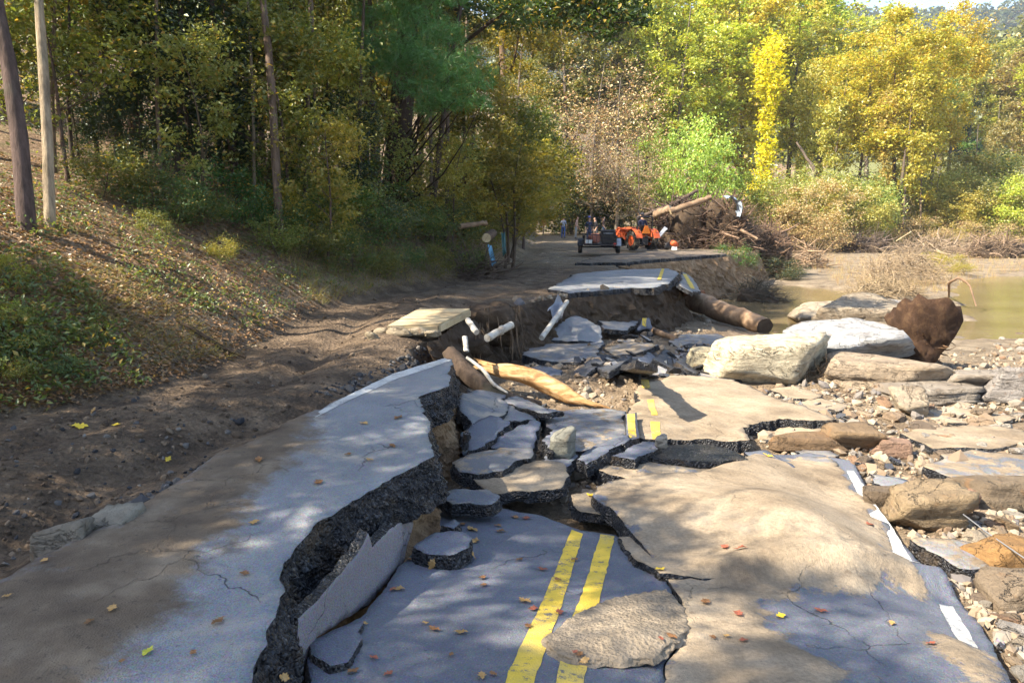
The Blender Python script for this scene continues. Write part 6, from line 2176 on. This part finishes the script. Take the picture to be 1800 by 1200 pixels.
obj('seat', m_.mesh('seat', M['black_metal']), tc)
m_ = MB()
add_tube(m_, [(0, .62, .8), (0, .5, 1.12)], .025, 8)
th_ = np.linspace(0, 2 * np.pi, 17)
add_tube(m_, np.stack([.17 * np.cos(th_), .49 + .06 * np.sin(th_), 1.12 + .16 * np.sin(th_)], 1), .013, 6, caps=False)
obj('steering_wheel', m_.mesh('steering_wheel', M['black_metal']), tc)
m_ = MB()
bp = [(0.0, -.28), (.32, -.26), (.4, -.1), (.3, .0), (.02, .02)]
for x0, x1 in ((-.62, .62),):
    pr = [(2.35 + y_, .42 + z_) for y_, z_ in [(0, 0), (.02, -.3), (.35, -.34), (.52, -.3)]]
    v = np.array([(x, y_, z_) for x in (x0, x1) for y_, z_ in pr])
    m_.add(v, [(0, 1, 5, 4), (1, 2, 6, 5), (2, 3, 7, 6)])
    m_.add(np.array([(x0, *pr[0]), (x0, *pr[1]), (x0, *pr[2]), (x0, *pr[3])]), [(0, 1, 2, 3)])
    m_.add(np.array([(x1, *pr[0]), (x1, *pr[1]), (x1, *pr[2]), (x1, *pr[3])]), [(3, 2, 1, 0)])
obj('loader_bucket', m_.mesh('loader_bucket', M['black_metal']), tc)
v = np.array([(-.2, 0, -.14), (.2, 0, -.14), (.06, 0, .16), (-.06, 0, .16)])
v2 = np.vstack([v, v + np.array((0, .012, 0))])
obj('warning_triangle', MB().add(v2, [(0, 1, 2, 3), (7, 6, 5, 4), (0, 4, 5, 1), (1, 5, 6, 2), (2, 6, 7, 3), (3, 7, 4, 0)]).mesh('warning_triangle', M['hivis']), tc, (0, -.34, .98), None, 1.25)
m_ = MB()
for sx in (-1, 1):
    add_tube(m_, [(sx * .28, -.2, .4), (sx * .34, -.75, .36)], .025, 6)
add_tube(m_, [(0, -.25, .72), (0, -.72, .6)], .022, 6)
obj('three_point_hitch', m_.mesh('three_point_hitch', M['black_metal']), tc)

# orange and white gear on the road beside the tractor
q = G(1181, 440, 0.03)
eq = empty('power_tool', (q[0], q[1], 0.04))
tag(eq, 'small orange, black and white power tool lying beside the tractor', 'power tool')
V, F = rock_np(95, (.2, .16, .15), 3, 10, 14, .04)
obj('orange_housing', MB().add(V, None, F).mesh('orange_housing', OR, True), eq, (.08, 0, .28), (0, .5, 0))
obj('white_base', add_box(MB(), (.1, 0, .09), (.26, .24, .16), taper=(.85, .85)).mesh('white_base', M['white_plastic']), eq)
V, F = rock_np(96, (.17, .15, .19), 3, 10, 14, .05)
obj('black_engine', MB().add(V, None, F).mesh('black_engine', M['black_metal'], True), eq, (-.22, .03, .19))
obj('handle', add_tube(MB(), [(-.2, 0, .35), (-.12, 0, .5), (.1, 0, .52), (.18, 0, .4)], .02, 6).mesh('handle', M['black_metal']), eq)


# ------------------------------------------------------------------ people
def make_person(seated=False, bend=0.0):
    """joints: (x, y, z, radius); the figure faces -y"""
    J, E, tagb = [], [], []

    def j(p, r, tg, par=None):
        J.append((*p, r))
        tagb.append(tg)
        if par is not None:
            E.append((par, len(J) - 1))
        return len(J) - 1
    if seated:
        pel = j((0, 0, .12), .135, 'leg')
        zoff = .12
    else:
        pel = j((0, 0, .95), .135, 'leg')
        zoff = .95
    by = -bend
    w1 = j((0, by * .25, zoff + .14), .125, 'top', pel)
    ch = j((0, by * .6, zoff + .34), .145, 'top', w1)
    sh = j((0, by * .8, zoff + .47), .12, 'top', ch)
    nk = j((0, by * .95 - .01, zoff + .56), .055, 'skin', sh)
    hd0 = j((0, by - .03, zoff + .66), .085, 'skin', nk)
    hd1 = j((0, by - .025, zoff + .75), .092, 'head', hd0)
    j((0, by - .015, zoff + .82), .06, 'head', hd1)
    j((0, by - .125, zoff + .685), .018, 'skin', hd0)
    for s in (-1, 1):
        so = j((s * .18, by * .8, zoff + .45), .065, 'top', sh)
        el = j((s * .25, by * .7 + .03, zoff + .2), .048, 'top', so)
        wr = j((s * .24, by * .5 - .12, zoff + .0), .032, 'skin', el)
        pm = j((s * .235, by * .5 - .16, zoff - .07), .034, 'skin', wr)
        for k in range(4):
            f1 = j((s * .235 + (k - 1.5) * .018, by * .5 - .19, zoff - .125 - (.012 if k in (1, 2) else 0)), .0105, 'skin', pm)
            j((s * .235 + (k - 1.5) * .018, by * .5 - .185, zoff - .16 - (.012 if k in (1, 2) else 0)), .009, 'skin', f1)
        t1 = j((s * .205, by * .5 - .2, zoff - .07), .012, 'skin', pm)
        j((s * .2, by * .5 - .225, zoff - .105), .010, 'skin', t1)
        hp = j((s * .095, 0, zoff - .06), .098, 'leg', pel)
        if seated:
            kn = j((s * .17, -.42, zoff - .02), .068, 'leg', hp)
            ak = j((s * .18, -.44, zoff - .4), .045, 'leg', kn)
        else:
            kn = j((s * .11, -.02, .5), .066, 'leg', hp)
            ak = j((s * .12, .02, .1), .045, 'leg', kn)
        az = J[ak][2]
        ft = j((s * .125, J[ak][1] - .02, az - .055), .045, 'shoe', ak)
        j((s * .135, J[ak][1] - .17, az - .06), .036, 'shoe', ft)
    me = bpy.data.meshes.new('figure')
    me.from_pydata([q[:3] for q in J], E, [])
    o = bpy.data.objects.new('figure_tmp', me)
    col.objects.link(o)
    sk = o.modifiers.new('skin', 'SKIN')
    sk.use_smooth_shade = True
    for i, sv in enumerate(me.skin_vertices[0].data):
        sv.radius = (J[i][3], J[i][3] * .85 if tagb[i] == 'top' else J[i][3])
        sv.use_root = i == 0
    ss = o.modifiers.new('sub', 'SUBSURF')
    ss.levels = ss.render_levels = 1
    bpy.context.view_layer.update()
    dg = bpy.context.evaluated_depsgraph_get()
    m2 = bpy.data.meshes.new_from_object(o.evaluated_get(dg))
    bpy.data.objects.remove(o)
    # clothing by nearest joint
    JJ = np.array([q[:3] for q in J])
    idx = {'skin': 0, 'top': 1, 'leg': 2, 'shoe': 3, 'head': 4}
    seg = []
    for a, bq in E:
        seg.append((JJ[a], JJ[bq], tagb[bq]))
    m2.materials.clear()
    for _ in range(5):
        m2.materials.append(M['skin'])
    for f in m2.polygons:
        c = np.array(f.center)
        best, bt = 9, 'top'
        for a, bq, tg in seg:
            d = bq - a
            tt = np.clip((c - a) @ d / (d @ d + 1e-9), 0, 1)
            e = np.linalg.norm(c - a - d * tt)
            if e < best:
                best, bt = e, tg
        if bt == 'head' and c[1] < by - .05 and c[2] < zoff + .775:
            bt = 'skin'
        f.material_index = idx[bt]
        f.use_smooth = True
    return m2


FIG = {'stand': make_person(), 'lean': make_person(bend=.10), 'sit': make_person(True)}


def person(label, pose, loc, rz, top, legs, head, hat=None, h=1.72):
    me = FIG[pose].copy()
    for i, m in enumerate((M['skin'], cloth('shirt', top), cloth('trousers', legs), M['shoe'], head)):
        me.materials[i] = m
    o = obj('person', me, None, loc, (0, 0, rz), h / 1.8)
    tag(o, label, 'person')
    zo = .95 if pose != 'sit' else .12
    by = -.10 if pose == 'lean' else 0
    for s in (-1, 1):
        v, f = ico(2)
        obj('eye', MB().add(v * .011, None, f).mesh('eye', M['black_metal'], True), o, (s * .035, by - .113, zo + .72))
    if hat:
        m_ = MB()
        add_lathe(m_, [(.001, .11), (.06, .10), (.1, .05), (.105, 0)], (0, 0, 0), 'z', 16)
        add_box(m_, (0, -.14, .005), (.15, .12, .014), taper=(.8, .9))
        obj('cap', m_.mesh('cap', hat, True), o, (0, by - .02, zo + .765))
    return o


HM = M['hair']
q = G(990, 417, 0)
person('person in blue trousers and light shirt standing farthest down the road', 'stand', (q[0], q[1], Hs(q[0], q[1])), 2.8, (.42, .45, .55), (.07, .12, .30), M['hair'])
q = G(1012, 418, 0)
person('person in tan shirt and grey trousers standing beyond the trailer', 'lean', (q[0], q[1], Hs(q[0], q[1])), 1.2, (.46, .28, .2), (.30, .29, .27), M['hair'])
q = G(1035, 428, 0)
person('person with violet-blue cap standing behind the trailer gate', 'stand', (q[0], q[1], Hs(q[0], q[1])), .3, (.04, .05, .1), (.05, .07, .13), M['hair'], cloth('violet_cap', (.2, .2, .6)))
q = G(1048, 424, 0)
person('person in black jacket standing over the trailer load', 'lean', (q[0], q[1], Hs(q[0], q[1])), -1.2, (.02, .02, .025), (.06, .06, .07), M['hair'])
q = G(1060, 420, 0)
person('person in dark top and jeans facing the person in black', 'stand', (q[0], q[1], Hs(q[0], q[1])), 1.4, (.12, .07, .05), (.10, .14, .2), M['hair'])
tl = Matrix.Translation(tc.location) @ Matrix.Rotation(R(24), 4, 'Z')
q = tl @ Vector((0, .02, .86))
person('driver in navy clothes sitting on the orange tractor', 'sit', q, R(24) + math.pi, (.02, .025, .06), (.025, .03, .06), M['hair'], cloth('dark_cap', (.03, .03, .04)))
# ------------------------------------------------------------------ fallen leaves, ground cover
bpy.context.view_layer.update()
DG_ = bpy.context.evaluated_depsgraph_get()


def cast(px, py):
    d = Vector(ray(px, py)).normalized()
    ok, p, n, i, o, mtx = sc.ray_cast(DG_, Vector(CAMP), d)
    return (p, n, o) if ok else (None, None, None)


def oak_leaf(seed):
    rs = np.random.RandomState(seed)
    half = [(0, .0), (.06, .03), (.10, .16), (.26, .22), (.20, .32), (.36, .44), (.22, .52), (.34, .70), (.16, .74), (.14, .9), (0, 1.0)]
    L = [(-x, y) for x, y in half[1:-1]][::-1]
    P = np.array(half + L)
    P = P + rs.uniform(-.03, .03, P.shape)
    n = len(P)
    curl = rs.uniform(.05, .5)
    z = curl * (P[:, 0] ** 2) * 1.2 + .25 * rs.uniform(-1, 1) * (P[:, 1] - .5) ** 2 + .06 * np.sin(P[:, 1] * 9 + seed)
    mid = np.array([(0, .2), (0, .45), (0, .7)])
    V = np.vstack([np.c_[P, z], np.c_[mid, [0, 0, 0]]])
    T = []
    ks = []
    for i in range(n):
        ym = (P[i, 1] + P[(i + 1) % n, 1]) / 2
        ks.append(n + (0 if ym < .33 else 1 if ym < .58 else 2))
    for i in range(n):
        T.append((i, (i + 1) % n, ks[i]))
        if ks[i] != ks[i - 1]:
            T.append((i, ks[i], ks[i - 1]))
    V[:, 1] -= .5
    stem = np.array([(-.012, -.5, 0), (.012, -.5, 0), (.03, -.78, .05)])
    return MB().add(V, None, T).add(stem, None, [(0, 1, 2)]).mesh('fallen_leaf', M['dry_leaf'])


leaf_me = [oak_leaf(i) for i in range(8)]
BRW, TAN_, YLW, RED = (0.22, 0.11, 0.05), (0.42, 0.26, 0.11), (0.72, 0.52, 0.05), (0.28, 0.09, 0.06)
spots = [(812, 923, BRW), (830, 932, TAN_), (835, 952, TAN_), (830, 977, TAN_), (760, 990, TAN_), (913, 985, BRW), (848, 1017, BRW), (850, 1030, BRW), (953, 1002, RED), (922, 1058, TAN_), (938, 1072, RED), (983, 1077, RED), (928, 1102, BRW), (747, 1097, TAN_), (763, 1108, BRW), (810, 1113, TAN_),
         (793, 1153, BRW), (690, 1038, RED), (702, 1037, TAN_), (640, 1098, TAN_), (657, 1158, RED), (620, 1182, BRW), (682, 1187, RED), (847, 1190, TAN_), (867, 1187, BRW), (1020, 1153, BRW), (1012, 1148, RED), (1028, 1160, TAN_), (1040, 872, YLW), (1160, 1002, YLW), (1160, 1125, RED), (1180, 1120, BRW), (1443, 1075, RED), (1372, 1085, YLW), (1297, 1080, RED),
         (1307, 1127, RED), (1253, 1122, BRW), (1277, 1120, TAN_), (1240, 1060, BRW), (1567, 1097, TAN_), (1637, 1133, RED), (1275, 963, RED), (1302, 965, RED), (1528, 922, RED), (295, 808, YLW), (447, 920, TAN_), (78, 988, TAN_), (13, 1050, TAN_), (197, 1072, TAN_), (383, 1095, BRW), (260, 1148, (0.5, 0.5, 0.06)), (157, 1095, BRW), (497, 1190, TAN_), (213, 1165, BRW),
         (1350, 802, YLW), (1010, 985, BRW), (980, 1020, BRW), (720, 985, BRW), (880, 935, BRW), (875, 925, BRW), (905, 910, BRW), (925, 912, RED), (650, 810, TAN_), (690, 785, BRW), (612, 800, BRW), (560, 850, BRW), (700, 735, BRW), (640, 745, TAN_), (430, 1010, BRW), (340, 1150, BRW), (165, 723, TAN_), (205, 748, YLW), (140, 750, YLW), (455, 810, BRW)]
rs = np.random.RandomState(31)
nl = 0
for px, py, c in spots:
    p, n, o = cast(px, py)
    if p is None:
        continue
    t = float((np.array(p) - CAMP) @ FWD)
    s = min(0.14, rs.uniform(13, 27) * t / FPX)
    q = n.to_track_quat('Z', 'Y').to_matrix().to_4x4() @ Matrix.Rotation(rs.uniform(0, 6.28), 4, 'Z')
    lf = obj('fallen_leaf', leaf_me[nl % 8], None, None, None, None, tuple(np.array(c) * rs.uniform(.8, 1.2)))
    lf.matrix_world = Matrix.Translation(p + n * 0.012) @ q @ Matrix.Diagonal((s, s, s, 1))
    kind = 'yellow' if c == YLW else 'reddish' if c == RED else 'tan' if c == TAN_ else 'brown'
    tag(lf, kind + ' curled leaf fallen on the broken road', 'fallen leaf', kind + ' leaves on the broken road')
    nl += 1


# leaf litter, weeds and grass on the bank
def bank_points(rs, n, poly, jit=0):
    P = np.array(poly, float)
    A = rs.uniform(P.min(0), P.max(0), (n * 3, 2))
    A = A[poly_sd(A[:, 0], A[:, 1], P) > 0][:n]
    d = np.array([ray(*q) for q in A])
    ts = np.geomspace(3.5, 60, 220)
    done = np.full(len(A), np.nan)
    for t in ts:
        m = np.isnan(done)
        if not m.any():
            break
        X_ = CAMP + d[m] * t
        bl = X_[:, 2] < H(X_[:, 0], X_[:, 1])
        done[np.where(m)[0][bl]] = t
    ok = ~np.isnan(done)
    C = CAMP + d[ok] * done[ok][:, None]
    C[:, :2] += rs.normal(size=(len(C), 2)) * 0.03
    C[:, 2] = H(C[:, 0], C[:, 1])
    return C


BANK = [(-60, 260), (150, 290), (330, 370), (480, 420), (700, 440), (860, 450), (850, 485), (700, 508), (560, 542), (480, 590), (400, 640), (250, 688), (-60, 745)]
rs = np.random.RandomState(41)
C = bank_points(rs, 20000, BANK)
V, Qd = leaf_np(C + np.array((0, 0, .010)), 0.055, rs, 1.8, .55)
tag(MB().add(V, Qd).build('leaf_litter', M['dry_leaf'], None, False, color=(0.27, 0.17, 0.10)), 'brown leaf litter covering the bank under the trees', 'leaf litter', None, 'stuff')


def sprigs(C, rs, per, h, spread, size):
    n = len(C)
    c = np.repeat(C, per, 0)
    d = rs.normal(size=(len(c), 3)) * np.array((1, 1, .5))
    P = c + d * spread + np.array((0, 0, 1)) * rs.uniform(.2, 1, (len(c), 1)) * h
    return leaf_np(P, size, rs, .5, .5)


def blades(C, rs, per, h):
    c = np.repeat(C, per, 0)
    n = len(c)
    o = rs.normal(size=(n, 3)) * np.array((.05, .05, 0))
    tip = c + o * 2.6 + np.array((0, 0, 1)) * (h * rs.uniform(.4, 1.2, (n, 1)))
    s = rs.normal(size=(n, 3)) * np.array((1, 1, 0))
    s /= np.linalg.norm(s, axis=1)[:, None]
    V = np.stack([c + o - s * .004, c + o + s * .004, tip], 1).reshape(-1, 3)
    return V, np.arange(3 * n).reshape(-1, 3)


mbg = MB()
C = bank_points(rs, 260, [(-60, 470), (60, 440), (200, 560), (260, 680), (100, 720), (-60, 745)])
mbg.add(*sprigs(C, rs, 12, .16, .06, .06))
C = bank_points(rs, 260, [(200, 430), (480, 440), (700, 450), (860, 455), (850, 480), (700, 500), (520, 540), (440, 590), (330, 560), (200, 480)])
mbg.add(*sprigs(C, rs, 11, .16, .08, .06))
C = bank_points(rs, 180, [(0, 300), (160, 300), (420, 420), (300, 440), (0, 420)])
mbg.add(*sprigs(C, rs, 10, .12, .08, .06))
tag(mbg.build('weeds', M['leaf'], None, False, color=(0.12, 0.16, 0.045)), 'low green weeds and vines spread over the bank', 'weeds', None, 'stuff')
mbg = MB()
C = bank_points(rs, 450, [(40, 450), (200, 470), (330, 560), (400, 630), (260, 640), (120, 540)])
V, T = blades(C, rs, 8, .06)
mbg.add(V, None, T)
C = bank_points(rs, 500, [(480, 440), (860, 445), (850, 482), (700, 505), (560, 540)])
V, T = blades(C, rs, 8, .2)
mbg.add(V, None, T)
tag(mbg.build('grass', M['leaf'], None, False, color=(0.26, 0.23, 0.08)), 'thin yellowing grass on the sunlit bank', 'grass', None, 'stuff')
# reeds and grass on the flood plain and river edge
mbg = MB()
C = bank_points(rs, 1500, [(1270, 450), (1400, 430), (1800, 425), (1800, 480), (1700, 500), (1640, 520), (1480, 505), (1420, 470), (1300, 500)])
V, T = blades(C, rs, 7, .45)
V = V.reshape(-1, 3, 3)
mbg.add(V.reshape(-1, 3), None, T)
tag(mbg.build('grass', M['dry_leaf'], None, False, color=(0.42, 0.32, 0.14)), 'dry flattened grass on the flood plain by the river', 'grass', None, 'stuff')
for i, (px, py, h, c) in enumerate([(1285, 470, 1.2, (0.07, 0.16, 0.03)), (1310, 480, 1.3, (0.06, 0.11, 0.03)), (1345, 478, 1.5, (0.05, 0.07, 0.03)), (1375, 490, 1.3, (0.05, 0.07, 0.035)), (1400, 492, 1.0, (0.06, 0.08, 0.04))]):
    p = hit(px, py)
    plant('shrub%d' % (i % 3), p - np.array((0, 0, .1)), 'shrub', ['vivid green shrub under the far road end', 'dark green shrub next to the vivid one', 'dull shrub at the middle of the far brush bank', 'dark shrub where the brush bank meets the water', 'lowest dark shrub at the water\'s edge'][i], 'shrub', h, c, wide=1.2, crown_name='foliage', stem='stems')
for i, (px, py, h, lab) in enumerate([(1670, 478, 1.1, 'round yellow-green bush by the river pool'), (1640, 462, .9, 'low yellow bush on the sandbank'), (1690, 484, .8, 'dark-footed bush at the pool\'s edge'), (1420, 415, 1.6, 'straw-yellow bush past the debris heap')]):
    p = hit(px, py)
    plant('shrub%d' % (i % 3), p, 'shrub', lab, 'shrub', h, (0.36, 0.31, 0.08), wide=1.5, crown_name='foliage', stem='stems')

# ------------------------------------------------------------------ labels that single out the repeats
ORD = 'first second third fourth fifth sixth seventh eighth ninth tenth eleventh twelfth thirteenth fourteenth fifteenth sixteenth seventeenth eighteenth nineteenth twentieth'.split()
ORD += ['twenty-' + q for q in ORD[:9]] + ['thirtieth'] + ['thirty-' + q for q in ORD[:9]] + ['fortieth']


def hue(o):
    cr = next((c for c in o.children if c.name.split('.')[0] in ('crown', 'foliage')), None)
    if cr is None:
        return ''
    r, g, b_, _ = cr.color
    if max(r, g) < 0.11:
        return 'dark green'
    return 'golden' if r > g * 1.08 else 'green' if g > r * 1.22 else 'yellow-green'


for grp, noun, ref in (('understory trees on the wooded bank', 'slim understory tree in the wood', 'from the dark leaning trunk'),
                       ('thicket bushes at the foot of the woods', 'thicket bush under the far woods', 'from the trailer side'),
                       ('trees of the river woods', 'tree of the woods beyond the river', 'from the trailer side'),
                       ('shrubs on the bank', 'leafy shrub on the wooded bank', 'from the dark leaning trunk'),
                       ('yellowing bushes on the verge', 'bush on the verge', 'toward the trailer'),
                       ('half-bare beige trees', 'half-bare tree of fine beige twigs', 'from the trailer side'),
                       ('slim trunks at the front of the wood', 'slim bare trunk among the shrubs', 'from the dark leaning trunk'),
                       ('dry brush on the flood plain', 'dry straw-coloured brush on the flood plain', 'from the debris heap')):
    mem = [o for o in bpy.data.objects if o.get('group') == grp]
    mem.sort(key=lambda o: o.location.x / max(o.location.y, .1))
    for k, o in enumerate(mem):
        h_ = '' if 'beige' in grp or 'brush' in grp or 'trunks' in grp else hue(o) + ' '
        o['label'] = (h_ + noun + ', ' + ORD[min(k, 39)] + ' counted ' + ref).strip()

# ------------------------------------------------------------------ air
hz_ = NT('valley_haze')
vol = hz_.n('VolumePrincipled')
vol.inputs['Color'].default_value = (0.72, 0.83, 1.0, 1)
vol.inputs['Density'].default_value = 0.00026
vol.inputs['Anisotropy'].default_value = 0.2
hz_.t.links.new(vol.outputs[0], hz_.out.inputs['Volume'])
mbh = add_box(MB(), (100, 500, 200), (3300, 1900, 410))
hz_o = mbh.build('haze', hz_.m)
tag(hz_o, 'thin bluish haze filling the valley air', 'haze', None, 'stuff')
